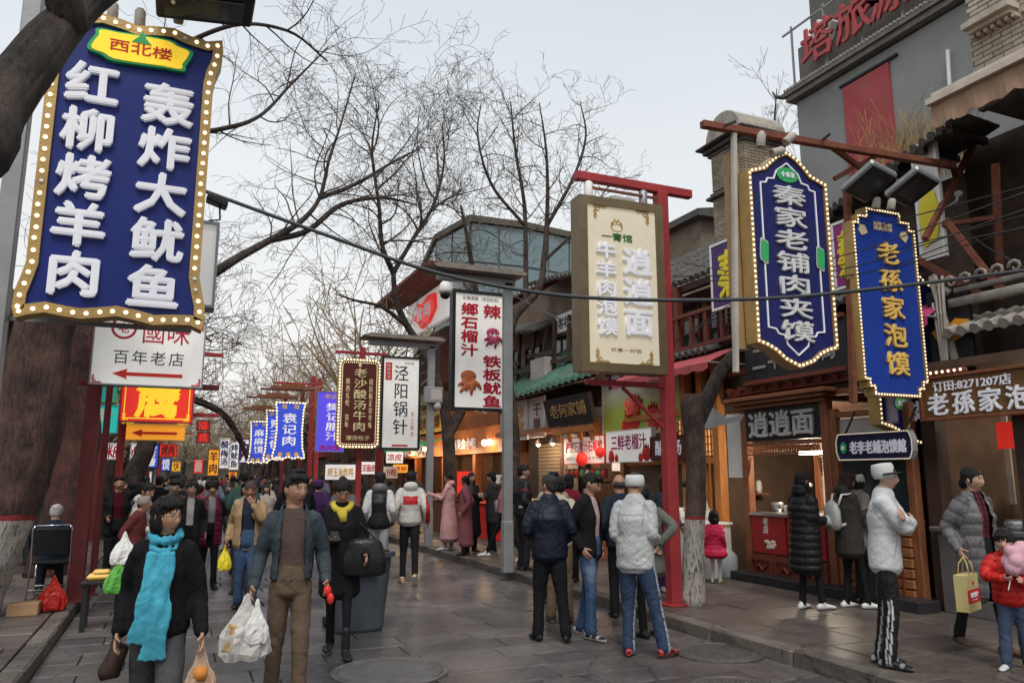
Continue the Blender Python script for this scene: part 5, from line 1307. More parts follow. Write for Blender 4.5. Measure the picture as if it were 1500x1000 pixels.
MB().ball((0, 0, 0), (.055, .05, .045), 12, 8).build('head', M_['white'], cm, True); MB().tube([(-.02, 0, -.03), (-.05, 0, -.1), (-.12, .05, -.16), (-.2, .2, -.2)], .015, 8).build('arm', M_['white'], cm)
# ---- lower blue sign behind (one character) and the dark horizontal sign
t, w, h, fy = tall_sign('dark blue sign mostly hidden behind the bright blue sign, one white character showing', (1262, 380), (1392, 652), 6.75)
text(t, '肉', w * .02, h * .165, w * .30, h * .13, M_['char_white'], y=fy, ext=.02, bold=.03); blob(t, -w * .20, h * .215, w * .17, h * .07, fy, M_['green'], None, 'green_emblem', '秦家', 'char_white', wav=0); done(t)
c, w, h = fac((1227, 637), (1343, 671), 7.75)
oct_ = [(.04, 0), (.96, 0), (.98, .12), (1, .3), (1, .7), (.98, .88), (.96, 1), (.04, 1), (.02, .88), (0, .7), (0, .3), (.02, .12)]
hz = thing('shop_sign', 'dark navy horizontal sign with small white characters and a green round emblem over the stall', 'sign', (7.75, c.y, c.z - h / 2 - .01), RF)
P_ = scaled(oct_, w, h + .02); MB().ring(P_, shrink(P_, .02), -.05, .03).build('frame', M_['grey_metal'], hz); MB().prism(shrink(P_, .02), -.03, .02).build('face_panel', M_['navy'], hz)
bulbs_on(hz, shrink(P_, .01), -.052, .006, .03, True, 'bulb_off')
text(hz, '老李老鋪泡馍館', w * .05, h * .5, w * .72, h * .48, M_['char_white'], y=-.03, ext=.015, bold=.04)
blob(hz, -w * .40, h * .5, w * .085, h * .46, -.03, M_['green'], None, 'green_emblem', '秦', 'char_white', wav=0)
b = MB()
for s_ in (-1, 1): b.beam((s_ * w * .4, 0, h), (s_ * w * .4, .2, h + .3), .02, .02)
b.build('hanger_rod', M_['black'], hz)
# ---- poster signs on the right
def fsign(label, tl, br, X, face, frame, name='shop_sign', fw=.02, dep=.08, tilt=0.0):
 c, w, h = fac(tl, br, X)
 t = thing(name, label, 'sign', (X, c.y, c.z - h / 2), RF)
 if tilt: t.rotation_euler = (tilt, 0, RF)
 P = scaled(RECT, w, h); MB().ring(P, shrink(P, fw), -dep / 2 - .01, dep / 2).build('frame', frame, t); MB().prism(shrink(P, fw), -dep / 2, dep / 2 - .01).build('face_panel', face, t)
 return t, w, h, -dep / 2
def pomegranates(parent, spots, y, m):
 r = random.Random(9); b = MB()
 for (x, z, s) in spots:
  b.ball((x, y, z), (s, .02, s), 14, 8)
  for k in range(4): a = PI / 2 + (k - 1.5) * .35; b.tube([(x + s * .8 * math.cos(a), y - .005, z + s * .8 * math.sin(a)), (x + s * 1.3 * math.cos(a), y - .005, z + s * 1.3 * math.sin(a))], [s * .14, .003], 5)
 return b.build('pomegranate_print', m, parent, True)
M_pom = mat('pomegranate_red', (.48, .03, .025), .4, var=.6, scale=22, bump=.05)
t, w, h, fy = fsign('white sign with red characters above a strip of fruit pictures, left of the juice sign', (828, 642), (889, 679), 8.1, M_['lightbox'], M_['red'])
text(t, '鲜榨石榴汁石榴醋', 0, h * .64, w * .88, h * .40, RC, y=fy, ext=.006, bold=.03); text(t, '纯手工鲜榨 不加水 不加糖', 0, h * .22, w * .86, h * .11, M_['ink'], y=fy, ext=.002, res=1)
c, w2, h2 = fac((829, 684), (889, 697), 8.1)
fs_ = thing('fruit_strip', 'narrow strip of red and green fruit pictures under the white sign', 'sign', (8.1, c.y, c.z - h2 / 2 - .04), RF)
MB().box((0, 0, h2 / 2), (w2, .03, h2)).build('panel', M_['darkbrown'], fs_)
for i in range(8): MB().ball((-w2 / 2 + (i + .5) * w2 / 8, -.016, h2 / 2), (w2 / 18, .01, h2 * .4), 10, 6).build('fruit_print', M_['green'] if i in (3, 6) else (M_['offwhite'] if i == 4 else M_pom), fs_, True)
t, w, h, fy = fsign('white juice sign with magenta characters and pomegranate pictures at both lower corners', (890, 632), (959, 676), 8.05, M_['lightbox'], M_['offwhite'])
text(t, '三鲜老榴汁', 0, h * .62, w * .76, h * .46, mat('magenta_print', (.38, .01, .13), .4, var=.05, bump=0), y=fy, ext=.006, bold=.03)
pomegranates(t, [(-w * .38, h * .17, .12), (-w * .26, h * .13, .07), (w * .38, h * .25, .15), (w * .26, h * .12, .08)], fy, M_pom)
M_grad = None
def mat_poster():
 m, n, l, b = _nodes('green_poster_print')
 t = n.new('ShaderNodeTexCoord'); s = n.new('ShaderNodeSeparateXYZ'); l.new(t.outputs['Object'], s.inputs[0])
 r = n.new('ShaderNodeValToRGB'); e = r.color_ramp.elements; e[0].position = .0; e[0].color = (.22, .36, .04, 1); e[1].position = 1; e[1].color = (.62, .50, .64, 1)
 e2 = e.new(.35); e2.color = (.42, .50, .10, 1); e3 = e.new(.55); e3.color = (.55, .55, .42, 1); e4 = e.new(.75); e4.color = (.65, .58, .62, 1)
 mr = n.new('ShaderNodeMapRange'); mr.inputs['From Max'].default_value = 1.5; l.new(s.outputs['Z'], mr.inputs[0]); l.new(mr.outputs[0], r.inputs[0]); l.new(r.outputs[0], b.inputs['Base Color']); b.inputs['Roughness'].default_value = .4
 return m
t, w, h, fy = fsign('large green and lilac poster of cut pomegranates behind the red post', (884, 553), (1002, 630), 8.25, mat_poster(), M_['offwhite'], name='pomegranate_poster')
text(t, '石榴热汁', -w * .05, h * .90, w * .78, h * .27, mat('dark_purple_print', (.08, .005, .06), .4, var=0, bump=0), y=fy, ext=.01, bold=.045)
pomegranates(t, [(-w * .08, h * .28, .3), (w * .18, h * .22, .26), (-w * .18, h * .10, .16)], fy, M_pom)
b = MB()
for i in range(6): a = PI * .25 + i * .33; b.tube([(-w * .05 + .1 * math.cos(a), fy - .03, h * .3), (-w * .05 + .42 * math.cos(a), fy - .03, h * .3 + .42 * math.sin(a))], [.10, .02], 6)
b.build('petal_print', mat('petal_red', (.62, .09, .05), .4, var=.4, scale=12), t)
t, w, h, fy = fsign('dark brown sign with white characters partly hidden by the red post', (955, 640), (1010, 672), 8.0, M_['darkbrown'], M_['black'])
text(t, '酸梅汤', 0, h * .5, w * .7, h * .62, M_['char_white'], y=fy, ext=.01, bold=.03)
t, w, h, fy = fsign('black carved plaque with golden characters tilted under the green canopy', (806, 586), (873, 618), 7.75, M_['black'], M_['wood_dark'], name='carved_plaque', tilt=.22)
text(t, '老何家铺', 0, h * .55, w * .78, h * .46, M_['gold'], y=fy, ext=.015, bold=.03)
MB().box((0, -.02, -.09), (w * .9, .05, .14), ch=.01).build('lower_board', M_['wood_orange'], t)
for s_ in (-1, -.3, .4, 1): MB().box((s_ * w * .36, 0, -.26), (.12, .05, .2), ch=.01).build('carved_foot', M_['wood_orange'], t)
c_ = thing('red_lantern', 'small red lantern glowing under the white juice sign', 'lantern', (7.9, 14.6, 2.0))
MB().ball((0, 0, 0), (.13, .13, .15), 12, 8).build('lantern_body', M_['lit_red'], c_, True); MB().tube([(0, 0, .15), (0, 0, .5)], .008, 5).build('cord', M_['black'], c_)
c_ = thing('red_lantern', 'round pink red lantern right of the other lantern under the juice sign', 'lantern', (7.9, 13.8, 2.12))
MB().ball((0, 0, 0), (.11, .11, .11), 12, 8).build('lantern_body', M_['lit_red'], c_, True); MB().tube([(0, 0, .1), (0, 0, .4)], .008, 5).build('cord', M_['black'], c_)
# ---- grey posts with canopies
def grey_post(label, px, py, armx, h, can):
 g_ = GZ(px, py, .13); t = thing('grey_sign_post', label, 'post', (g_.x, g_.y, .13))
 MB().box((0, 0, h / 2), (.15, .12, h), ch=.008).build('shaft', M_['grey_metal'], t)
 MB().box((0, 0, .4), (.17, .14, .8), ch=.008).build('lower_sleeve', M_['grey_metal'], t)
 MB().beam((armx, 0, h), (.12, 0, h), .12, .12, ch=.01).build('arm', M_['grey_metal'], t)
 if can:
  MB().prism([(armx - .1, h + .08), (.2, h + .08), (.25, h + .12), (.1, h + .17), (armx, h + .17), (armx - .16, h + .12)], -.3, .3).build('roof_cap', mat('dull_roof_cap', (.23, .2, .17), .7, dirt=.4), t)
 return t
gp1 = grey_post('grey square post right of the white squid sign, standing on the kerb', 743, 838, -1.25, 4.74, True)
gp2 = grey_post('grey square post carrying the white brush sign, with a meter box', 627, 800, -1.45, 4.42, True)
g_ = gp2.location
mbx = thing('meter_box', 'pale grey meter box strapped to the grey post beside the brush sign', 'electrical box', (g_.x + .02, g_.y - .12, AY(629, 590, g_.y).z))
MB().box((0, 0, .17), (.42, .12, .36), ch=.012).build('casing', M_['grey_metal'], mbx); MB().box((.05, -.062, .18), (.25, .006, .24)).build('lid', M_['plaster'], mbx); MB().ball((.1, 0, -.08), (.09, .09, .10), 10, 8).build('sensor', M_['plaster'], mbx)
post('dark red post under the brown bulb sign', AY(525, 690, 18.4).x, 18.4, 4.6, M_['red_paint'], .12, ((-.65, .6, 4.45),))
post('red post between the brown bulb sign and the brush sign', AY(554, 690, 19.5).x, 19.5, 4.4, M_['red_paint'], .15)
post('pinkish red post with two finials right of the flared blue signs', AY(453, 690, 27).x, 27, 4.9, M_['red_paint'], .15)
bwh = thing('dome_camera', 'white and black dome camera hanging left of the squid sign roof cap', 'camera', tuple(AY(652, 430, 12.6)))
MB().lathe((0, 0, 0), [(.10, .0), (.12, .05), (.09, .18), (.03, .24)], 14).build('cover', M_['white'], bwh, True); MB().ball((0, 0, -.02), (.09, .09, .08), 12, 8).build('dome', M_['black'], bwh, True)
# ---- cables
def cable(label, pts, r, m='cable', n=40):
 """pts are (px, py, plan point) sight lines met with a straight plan line between two real anchors"""
 (q0, Y0), (q1, Y1) = pts[0][:2], pts[-1][:2]
 a, b = AY(*q0, Y0), AY(*q1, Y1)
 w3 = [a]
 for q in pts[1:-1]:
  d = _ray(*q[0]); A = Vector((a.x, a.y)); D = Vector((b.x - a.x, b.y - a.y))
  # intersect the vertical plane through a and b with the sight line
  den = d.x * D.y - d.y * D.x; t = (A.x * D.y - A.y * D.x) / den
  w3.append(Vector((d.x * t, d.y * t, CAM_H + d.z * t)))
 w3.append(b)
 cv = []
 P = [w3[0] * 2 - w3[1]] + w3 + [w3[-1] * 2 - w3[-2]]
 for i in range(1, len(P) - 2):
  for k in range(8):
   t = k / 8; p0, p1, p2, p3 = P[i-1], P[i], P[i+1], P[i+2]
   cv.append(.5 * ((2 * p1) + (p2 - p0) * t + (2*p0 - 5*p1 + 4*p2 - p3) * t * t + (3*p1 - p0 - 3*p2 + p3) * t ** 3))
 cv.append(w3[-1])
 o = MB().tube(cv, r, 8).build('cable', M_[m], None, True); tag(o, label, 'cable'); return o
M_['cable_g'] = mat('grey_sheathed_cable', (.045, .048, .052), .5, var=.1, bump=.05)
cable('thick dark grey cable sagging across the whole street in front of the signs', [((300, 280), 7.0), ((480, 345), 0), ((650, 402), 0), ((850, 435), 0), ((1100, 438), 0), ((1300, 421), 0), ((1530, 392), 4.3)], .017, 'cable_g')
cable('thin cable from the grey post down to the cream light box', [((748, 430), 12.5), ((800, 458), 0), ((846, 476), 8.1)], .012, 'cable_g')
wires = [((985, 405), 8, (1100, 400), (1250, 370), (1520, 275), 4.6), ((985, 412), 8, (1120, 408), (1260, 388), (1520, 300), 4.6), ((1000, 385), 9, (1110, 398), (1240, 345), (1520, 268), 4.6),
         ((1010, 480), 9.5, (1130, 450), (1290, 400), (1520, 325), 4.6), ((990, 500), 9, (1100, 430), (1280, 375), (1520, 310), 4.6), ((1200, 410), 6.5, (1300, 392), (1400, 355), (1520, 330), 4.6)]
wl2 = ['uppermost thin black wire', 'second thin black wire from the top', 'sagging thin black wire crossing the top pair', 'lowest thin black wire', 'steep thin black wire', 'short thin black wire']
for i, (a0, y0, b0, c0, d0, y1) in enumerate(wires): cable(wl2[i] + ' before the two blue signs', [(a0, y0), (b0, 0), (c0, 0), (d0, y1)], .007)
cable('loose wire hanging from the right wall', [((1395, 300), 6.2), ((1430, 350), 0), ((1500, 392), 5.2)], .012, 'cable_g')
cable('thin wire from the wall to the pink awning', [((1010, 490), 10.5), ((1050, 465), 0), ((1100, 450), 9)], .01)
# ================================================================== TREES
def mat_bark(name, c1, c2, paint_z=None, scale=3.0):
 m, n, l, b = _nodes(name)
 t = n.new('ShaderNodeTexCoord'); g = n.new('ShaderNodeNewGeometry')
 mp = n.new('ShaderNodeMapping'); mp.inputs['Scale'].default_value = (1, 1, .25); l.new(t.outputs['Object'], mp.inputs[0])
 nz = n.new('ShaderNodeTexNoise'); nz.inputs['Scale'].default_value = scale * 11; nz.inputs['Detail'].default_value = 8; nz.inputs['Roughness'].default_value = .7; l.new(mp.outputs[0], nz.inputs['Vector'])
 n2 = n.new('ShaderNodeTexNoise'); n2.inputs['Scale'].default_value = scale; n2.inputs['Detail'].default_value = 4; l.new(t.outputs['Object'], n2.inputs['Vector'])
 ad = n.new('ShaderNodeMath'); ad.operation = 'ADD'; l.new(nz.outputs[0], ad.inputs[0]); l.new(n2.outputs[0], ad.inputs[1])
 r = n.new('ShaderNodeValToRGB'); r.color_ramp.elements[0].position = .42; r.color_ramp.elements[0].color = (*c1, 1); r.color_ramp.elements[1].position = .60; r.color_ramp.elements[1].color = (*c2, 1)
 hf = n.new('ShaderNodeMath'); hf.operation = 'MULTIPLY'; hf.inputs[1].default_value = .5; l.new(ad.outputs[0], hf.inputs[0]); l.new(hf.outputs[0], r.inputs[0])
 base = r.outputs[0]
 if paint_z is not None:
  s = n.new('ShaderNodeSeparateXYZ'); l.new(t.outputs['Object'], s.inputs[0])
  a = n.new('ShaderNodeMath'); a.operation = 'MULTIPLY_ADD'; a.inputs[1].default_value = .12; l.new(n2.outputs[0], a.inputs[0]); l.new(s.outputs['Z'], a.inputs[2])
  lt = n.new('ShaderNodeMath'); lt.operation = 'LESS_THAN'; lt.inputs[1].default_value = paint_z + .06; l.new(a.outputs[0], lt.inputs[0])
  fl = n.new('ShaderNodeMapRange'); fl.inputs['From Min'].default_value = .50; fl.inputs['From Max'].default_value = .60; fl.inputs['To Min'].default_value = 1; fl.inputs['To Max'].default_value = .15; l.new(nz.outputs[0], fl.inputs[0])
  mm = n.new('ShaderNodeMath'); mm.operation = 'MULTIPLY'; l.new(lt.outputs[0], mm.inputs[0]); l.new(fl.outputs[0], mm.inputs[1])
  mx = n.new('ShaderNodeMix'); mx.data_type = 'RGBA'; mx.inputs[7].default_value = (.50, .46, .42, 1); l.new(mm.outputs[0], mx.inputs[0]); l.new(base, mx.inputs[6]); base = mx.outputs[2]
  gt = n.new('ShaderNodeMath'); gt.operation = 'GREATER_THAN'; gt.inputs[1].default_value = paint_z + .055; l.new(a.outputs[0], gt.inputs[0])
  l2 = n.new('ShaderNodeMath'); l2.operation = 'LESS_THAN'; l2.inputs[1].default_value = paint_z + .105; l.new(a.outputs[0], l2.inputs[0])
  m2 = n.new('ShaderNodeMath'); m2.operation = 'MULTIPLY'; l.new(gt.outputs[0], m2.inputs[0]); l.new(l2.outputs[0], m2.inputs[1])
  mx2 = n.new('ShaderNodeMix'); mx2.data_type = 'RGBA'; mx2.inputs[7].default_value = (.30, .03, .03, 1); l.new(m2.outputs[0], mx2.inputs[0]); l.new(base, mx2.inputs[6]); base = mx2.outputs[2]
 l.new(base, b.inputs['Base Color']); b.inputs['Roughness'].default_value = .9
 bp = n.new('ShaderNodeBump'); bp.inputs['Strength'].default_value = 1.0; bp.inputs['Distance'].default_value = .05; l.new(nz.outputs[0], bp.inputs['Height']); l.new(bp.outputs[0], b.inputs['Normal'])
 return m
M_bark = mat_bark('dark_bark', (.014, .010, .008), (.088, .062, .048))
M_barkp = mat_bark('bark_with_white_paint', (.035, .022, .018), (.14, .09, .068), 1.03)
M_barkpl = mat_bark('reddish_bark_with_white_paint', (.026, .014, .011), (.125, .066, .050), 1.08)
M_barkr = mat_bark('reddish_bark', (.03, .013, .011), (.12, .042, .034))
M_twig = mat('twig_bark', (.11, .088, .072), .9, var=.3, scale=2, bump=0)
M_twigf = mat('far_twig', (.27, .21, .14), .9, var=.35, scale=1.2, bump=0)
M_twigy = mat('dry_twig_yellow', (.33, .22, .09), .9, var=.3, scale=2, bump=0)
def bark_tube(b, pts, rad, n=18, seed=0, rough=.10):
 """thick limb with lumpy, ridged surface"""
 P = []; Rr = []
 pts = [Vector(p) for p in pts]
 Q = [pts[0] * 2 - pts[1]] + pts + [pts[-1] * 2 - pts[-2]]
 for i in range(1, len(Q) - 2):
  L = (Q[i + 1] - Q[i]).length; k_ = max(2, int(L / .09))
  for k in range(k_):
   t = k / k_; p0, p1, p2, p3 = Q[i-1], Q[i], Q[i+1], Q[i+2]
   P.append(.5 * ((2 * p1) + (p2 - p0) * t + (2*p0 - 5*p1 + 4*p2 - p3) * t * t + (3*p1 - p0 - 3*p2 + p3) * t ** 3)); Rr.append(rad[i-1] + (rad[i] - rad[i-1]) * t)
 P.append(pts[-1]); Rr.append(rad[-1])
 o = len(b.v); b.tube(P, Rr, n)
 off = Vector((seed * 7.3, seed * 3.1, 0))
 for i in range(len(P)):
  for k in range(n):
   v = Vector(b.v[o + i * n + k]); d = v - P[i]
   a = 2 * PI * k / n
   q = noise.noise(Vector((math.cos(a) * 2.2, math.sin(a) * 2.2, i * .045)) * 1.6 + off) * .8 + noise.noise(v * 3.1 + off) * .7 + noise.noise(v * 9 + off) * .3 - abs(noise.noise(Vector((math.cos(a) * 9, math.sin(a) * 9, i * .16)) + off)) * 1.1 + .25
   b.v[o + i * n + k] = tuple(P[i] + d * (1 + rough * q))
 return P, Rr
class Twigs:
 def __init__(s, seed): s.r = random.Random(seed); s.v = []; s.f = []; s.n = 0
 def seg_tube(s, P, R, n=3):
  o = len(s.v); up = Vector((0, 0, 1))
  for i, p in enumerate(P):
   t = P[min(i + 1, len(P) - 1)] - P[max(i - 1, 0)]
   x = t.cross(up)
   if x.length < 1e-6: x = Vector((1, 0, 0))
   x.normalize(); y = t.cross(x).normalized()
   for k in range(n):
    a = 2 * PI * k / n; s.v.append(p + (x * math.cos(a) + y * math.sin(a)) * R[i])
  for i in range(len(P) - 1):
   for k in range(n):
    k2 = (k + 1) % n; s.f.append((o + i * n + k, o + i * n + k2, o + (i + 1) * n + k2, o + (i + 1) * n + k))
 def grow(s, p, d, r, L, lvl, curl=.35, up=.12, step=.16, rmin=.0028, spread=.9, dens=1.0):
  R_ = s.r; n = max(2, int(L / step)); P = [p]; RR = [r]
  d = d.normalized(); c = Vector((R_.gauss(0, 1), R_.gauss(0, 1), R_.gauss(0, 1))) * curl
  for i in range(n):
   c = c * .75 + Vector((R_.gauss(0, 1), R_.gauss(0, 1), R_.gauss(0, 1))) * curl * .55
   d = (d + c * .5 + Vector((0, 0, up))).normalized()
   p = p + d * step; P.append(p); RR.append(max(rmin, r * (1 - .75 * (i + 1) / n)))
   if lvl > 0 and i >= 0 and R_.random() < dens * (.62 if lvl > 1 else .8):
    a = Vector((R_.gauss(0, 1), R_.gauss(0, 1), R_.gauss(0, 1))); a -= d * a.dot(d); a.normalize()
    cd = d * (1 - spread * .5) + a * spread * .75
    s.grow(p, cd, RR[-1] * R_.uniform(.5, .75), L * R_.uniform(.38, .62), lvl - 1, curl * 1.1, up, step * .8, rmin, spread, dens)
  s.seg_tube(P, RR, 5 if r > .02 else 3); s.n += 1
 def build(s, name, m, parent, kind=None):
  me = bpy.data.meshes.new(name); me.from_pydata([tuple(v) for v in s.v], [], s.f); me.materials.append(m); me.update()
  o = bpy.data.objects.new(name, me); COL.objects.link(o); o.parent = parent
  if kind: o['kind'] = kind
  return o
def make_tree(label, base, limbs, barkm, seed, group=None, trunk_r=None, twig_m=None, name='bare_tree', twigs=None, n=16, **kw):
 """limbs: [(points, radii)] in world space, first is the trunk; twigs grow along limbs listed in twigs"""
 t = thing(name, label, 'tree', base, 0, group); O = Vector(base)
 T = Twigs(seed); R_ = random.Random(seed + 1)
 for i, (pts, rad) in enumerate(limbs):
  b = MB(); P, RR = bark_tube(b, [Vector(p) - O for p in pts], rad, n if i == 0 else max(8, n - 6), seed + i)
  b.build('trunk' if i == 0 else 'limb', barkm if i == 0 else (M_bark if twig_m is None else twig_m), t, True)
  if twigs and i in twigs:
   cnt, L, lvl, r0, t0 = twigs[i]
   for k in range(cnt):
    u = t0 + (1 - t0) * (k + R_.random()) / cnt; j = min(len(P) - 1, int(u * (len(P) - 1)))
    d = (P[min(j + 1, len(P) - 1)] - P[max(j - 1, 0)]).normalized()
    a = Vector((R_.gauss(0, 1), R_.gauss(0, 1) * kw.get('flat', 1), R_.gauss(0, 1) + kw.get('bias', .3))); a -= d * a.dot(d) * .6; a.normalize()
    T.grow(P[j], a + d * .5, min(r0, RR[j] * .7), L * R_.uniform(.6, 1.2), lvl, kw.get('curl', .32), kw.get('up', .05), kw.get('step', .15), kw.get('rmin', .003), .9, kw.get('dens', 1.0))
 if T.v: T.build('crown', twig_m or M_twig, t)
 return t, len(T.f)
tri = 0
# the limb that crosses the top left corner, from a trunk just outside the picture
Yl = 3.9
lp = [(-2.05, 3.3, .1), (-2.0, 3.35, 1.3), (-1.75, 3.5, 2.1), AY(-70, 245, 3.65), AY(-8, 160, 3.8), AY(42, 98, 3.95), AY(88, 42, 4.1), AY(150, -12, 4.3), AY(250, -60, 4.5), AY(330, -100, 5.0)]
l2 = [AY(100, 42, 4.1), AY(92, -10, 4.0), AY(60, -90, 3.9)]
t, n_ = make_tree('dark thick leaning limb and trunk of a bare tree crossing the top left corner', (-2.05, 3.3, .1), [(lp, [.23, .19, .16, .135, .118, .108, .098, .075, .06, .04]), (l2, [.09, .08, .05])], M_bark, 11,
 twigs={}, curl=.4, bias=-.3, n=48); tri += n_
# big left tree behind the sign: white painted foot, limbs over the street
gt = GZ(18, 898, .13)
trunk = [(gt.x - .52, gt.y, .10), AY(-18, 800, 10.1), AY(36, 655, 10.1), AY(66, 480, 10.15), AY(120, 330, 10.2), AY(170, 230, 10.3)]
la = [AY(120, 330, 10.2), AY(200, 420, 10.2), AY(262, 432, 10.25), AY(310, 402, 10.3), AY(348, 378, 10.4), AY(395, 352, 10.6), AY(440, 325, 10.7), AY(468, 290, 10.8), AY(482, 235, 11), AY(500, 180, 11.2), AY(520, 110, 11.4)]
lb = [AY(395, 352, 10.6), AY(450, 338, 10.8), AY(500, 300, 11), AY(560, 290, 11.4), AY(610, 300, 11.8)]
lc = [AY(170, 230, 10.3), AY(240, 200, 10.6), AY(320, 190, 10.6), AY(380, 170, 10.9), AY(430, 120, 11.4), AY(480, 70, 11.6)]
ld = [AY(468, 290, 10.8), AY(520, 270, 11.2), AY(580, 235, 11.6), AY(620, 215, 12)]
le = [AY(170, 230, 10.3), AY(230, 100, 9.8), AY(330, 40, 9.2), AY(420, 45, 8.8), AY(480, 90, 8.8)]
lf = [AY(262, 432, 10.25), AY(310, 330, 10.0), AY(335, 260, 9.8), AY(360, 190, 9.6)]
t, n_ = make_tree('big bare tree with a white painted foot at the left edge, limbs over the street', (gt.x - .52, gt.y, .10), [(trunk, [.37, .32, .32, .30, .24, .16]), (la, [.15, .10, .07, .062, .055, .048, .038, .03, .022, .016, .010]), (lb, [.045, .04, .035, .025, .012]), (lc, [.08, .045, .032, .025, .018, .010]), (ld, [.035, .028, .02, .01]), (le, [.06, .035, .024, .017, .010])],
 M_barkpl, 21, twigs={1: (18, 1.35, 3, .016, .42), 2: (12, 1.2, 3, .013, .1), 3: (12, 1.25, 3, .014, .25), 4: (10, 1.2, 3, .012, .1), 5: (8, 1.1, 2, .012, .3)}, curl=.42, flat=.6, up=.0, bias=.1, n=44, dens=.85, rmin=.0027); tri += n_
# second left trunk
g2 = GZ(115, 878, .13)
t, n_ = make_tree('reddish lit trunk of the second tree behind the folding chair', (-1.75, 14.2, .12), [([(-1.75, 14.2, .1), AY(120, 640, 14.2), AY(112, 560, 14.2), AY(128, 490, 14.2), AY(150, 400, 14.3), AY(230, 330, 14.5)], [.33, .27, .24, .25, .2, .12]),
 ([AY(112, 560, 14.2), AY(180, 520, 14), AY(215, 500, 13.8)], [.14, .12, .09])], M_barkr, 31, twigs={0: (8, 1.8, 3, .02, .6)}, n=18); tri += n_
t, n_ = make_tree('dark slim trunk with a drooping limb, third tree on the left kerb', (-1.6, 22, .12), [([(-1.6, 22, .1), AY(218, 640, 22), AY(205, 560, 22), AY(215, 500, 22), AY(240, 440, 22)], [.28, .22, .2, .18, .1]),
 ([AY(205, 565, 22), AY(245, 572, 22), AY(282, 584, 23), AY(325, 605, 24), AY(350, 640, 25), AY(362, 672, 25)], [.13, .12, .11, .10, .09, .05]), ([AY(215, 500, 22), AY(260, 470, 22), AY(310, 500, 23)], [.1, .07, .03])], M_bark, 33, twigs={0: (8, 2.6, 3, .03, .7), 1: (12, 1.5, 2, .02, .2), 2: (12, 2.0, 3, .02, .1)}, n=12, rmin=.006, step=.2); tri += n_
# right tree with a lopped limb
g3 = GZ(1014, 885, .13)
t, n_ = make_tree('lopped pavement tree with a white painted foot right of the red post', (g3.x, g3.y, .10), [([(g3.x, g3.y, .1), AY(1016, 800, 7.97), AY(1020, 700, 7.97), AY(1017, 640, 7.97), AY(1014, 592, 7.97), AY(1014, 578, 7.97)], [.155, .125, .12, .12, .15, .11]),
 ([AY(1018, 625, 7.97), AY(1036, 585, 7.95), AY(1055, 545, 7.9), AY(1076, 518, 7.85)], [.10, .095, .085, .075])], M_barkp, 41, twigs={}, n=22); tri += n_
# tree at the grey post
O4 = (6.6, 18.6, .12)
t, n_ = make_tree('bare forked street tree in front of the orange food hall', O4, [([(6.4, 18.6, .1), AY(660, 760, 18.6), AY(658, 690, 18.6), AY(656, 635, 18.6), AY(645, 570, 18.6), AY(618, 510, 18.6), AY(597, 478, 18.5), AY(580, 440, 18.4), AY(576, 400, 18.3)], [.22, .17, .16, .16, .11, .095, .085, .075, .06]),
 ([AY(656, 635, 18.6), AY(680, 590, 18.8), AY(688, 540, 19), AY(700, 470, 19.2), AY(690, 380, 19.4), AY(675, 300, 19.6)], [.16, .13, .11, .09, .07, .03]),
 ([AY(576, 400, 18.3), AY(560, 360, 18), AY(555, 300, 17.8), AY(545, 220, 17.6), AY(555, 150, 17.5)], [.07, .06, .045, .03, .015]),
 ([AY(576, 400, 18.3), AY(605, 350, 18.4), AY(635, 300, 18.5), AY(650, 240, 18.6), AY(648, 180, 18.6)], [.07, .055, .045, .03, .015]),
 ([AY(597, 478, 18.5), AY(560, 450, 18), AY(520, 440, 17.6), AY(490, 430, 17)], [.06, .045, .03, .012])], M_bark, 51,
 twigs={1: (16, 2.0, 3, .026, .4), 2: (18, 2.2, 3, .028, .05), 3: (18, 2.2, 3, .028, .1), 4: (6, 1.3, 2, .015, .1)}, n=12, curl=.4, rmin=.005, step=.22, up=.03); tri += n_
O5 = (6.9, 15.8, .12)
def at5(px, py): return AY(px, py, 15.8)
t, n_ = make_tree('taller bare tree rising between the squid sign and the cream light box', (at5(748, 760).x, 15.8, .12), [([(at5(748, 760).x, 15.8, .1), at5(752, 640), at5(742, 540), at5(752, 468), at5(788, 425), at5(797, 380), at5(802, 300), at5(800, 220), at5(790, 150)], [.17, .14, .12, .11, .085, .07, .05, .03, .012]),
 ([at5(770, 445), at5(770, 380), at5(768, 300), at5(755, 220), at5(748, 150)], [.07, .06, .05, .035, .015]), ([at5(802, 330), at5(840, 260), at5(858, 200), at5(850, 150)], [.05, .04, .028, .012]), ([at5(768, 330), at5(720, 270), at5(700, 200), at5(705, 150)], [.045, .035, .025, .012]), ([at5(800, 380), at5(850, 330), at5(900, 260)], [.04, .03, .012])], M_bark, 61,
 twigs={0: (10, 1.3, 3, .02, .7), 1: (18, 1.45, 3, .02, .2), 2: (14, 1.3, 3, .018, .15), 3: (16, 1.4, 3, .018, .15), 4: (12, 1.2, 3, .016, .2)}, n=12, curl=.36, rmin=.0045, step=.17, up=.06, dens=.9); tri += n_
# thin tree on the roof line, right
t, n_ = make_tree('thin bare treetop behind the rusty bracket beside the grey building', (AY(1130, 300, 14).x, 14, 5.0), [([AY(1130, 300, 14), AY(1132, 230, 14), AY(1135, 170, 14), AY(1138, 130, 14)], [.05, .04, .025, .01])], M_bark, 71, twigs={0: (12, 1.1, 2, .012, .1)}, n=8, curl=.2, up=.25, rmin=.005); tri += n_
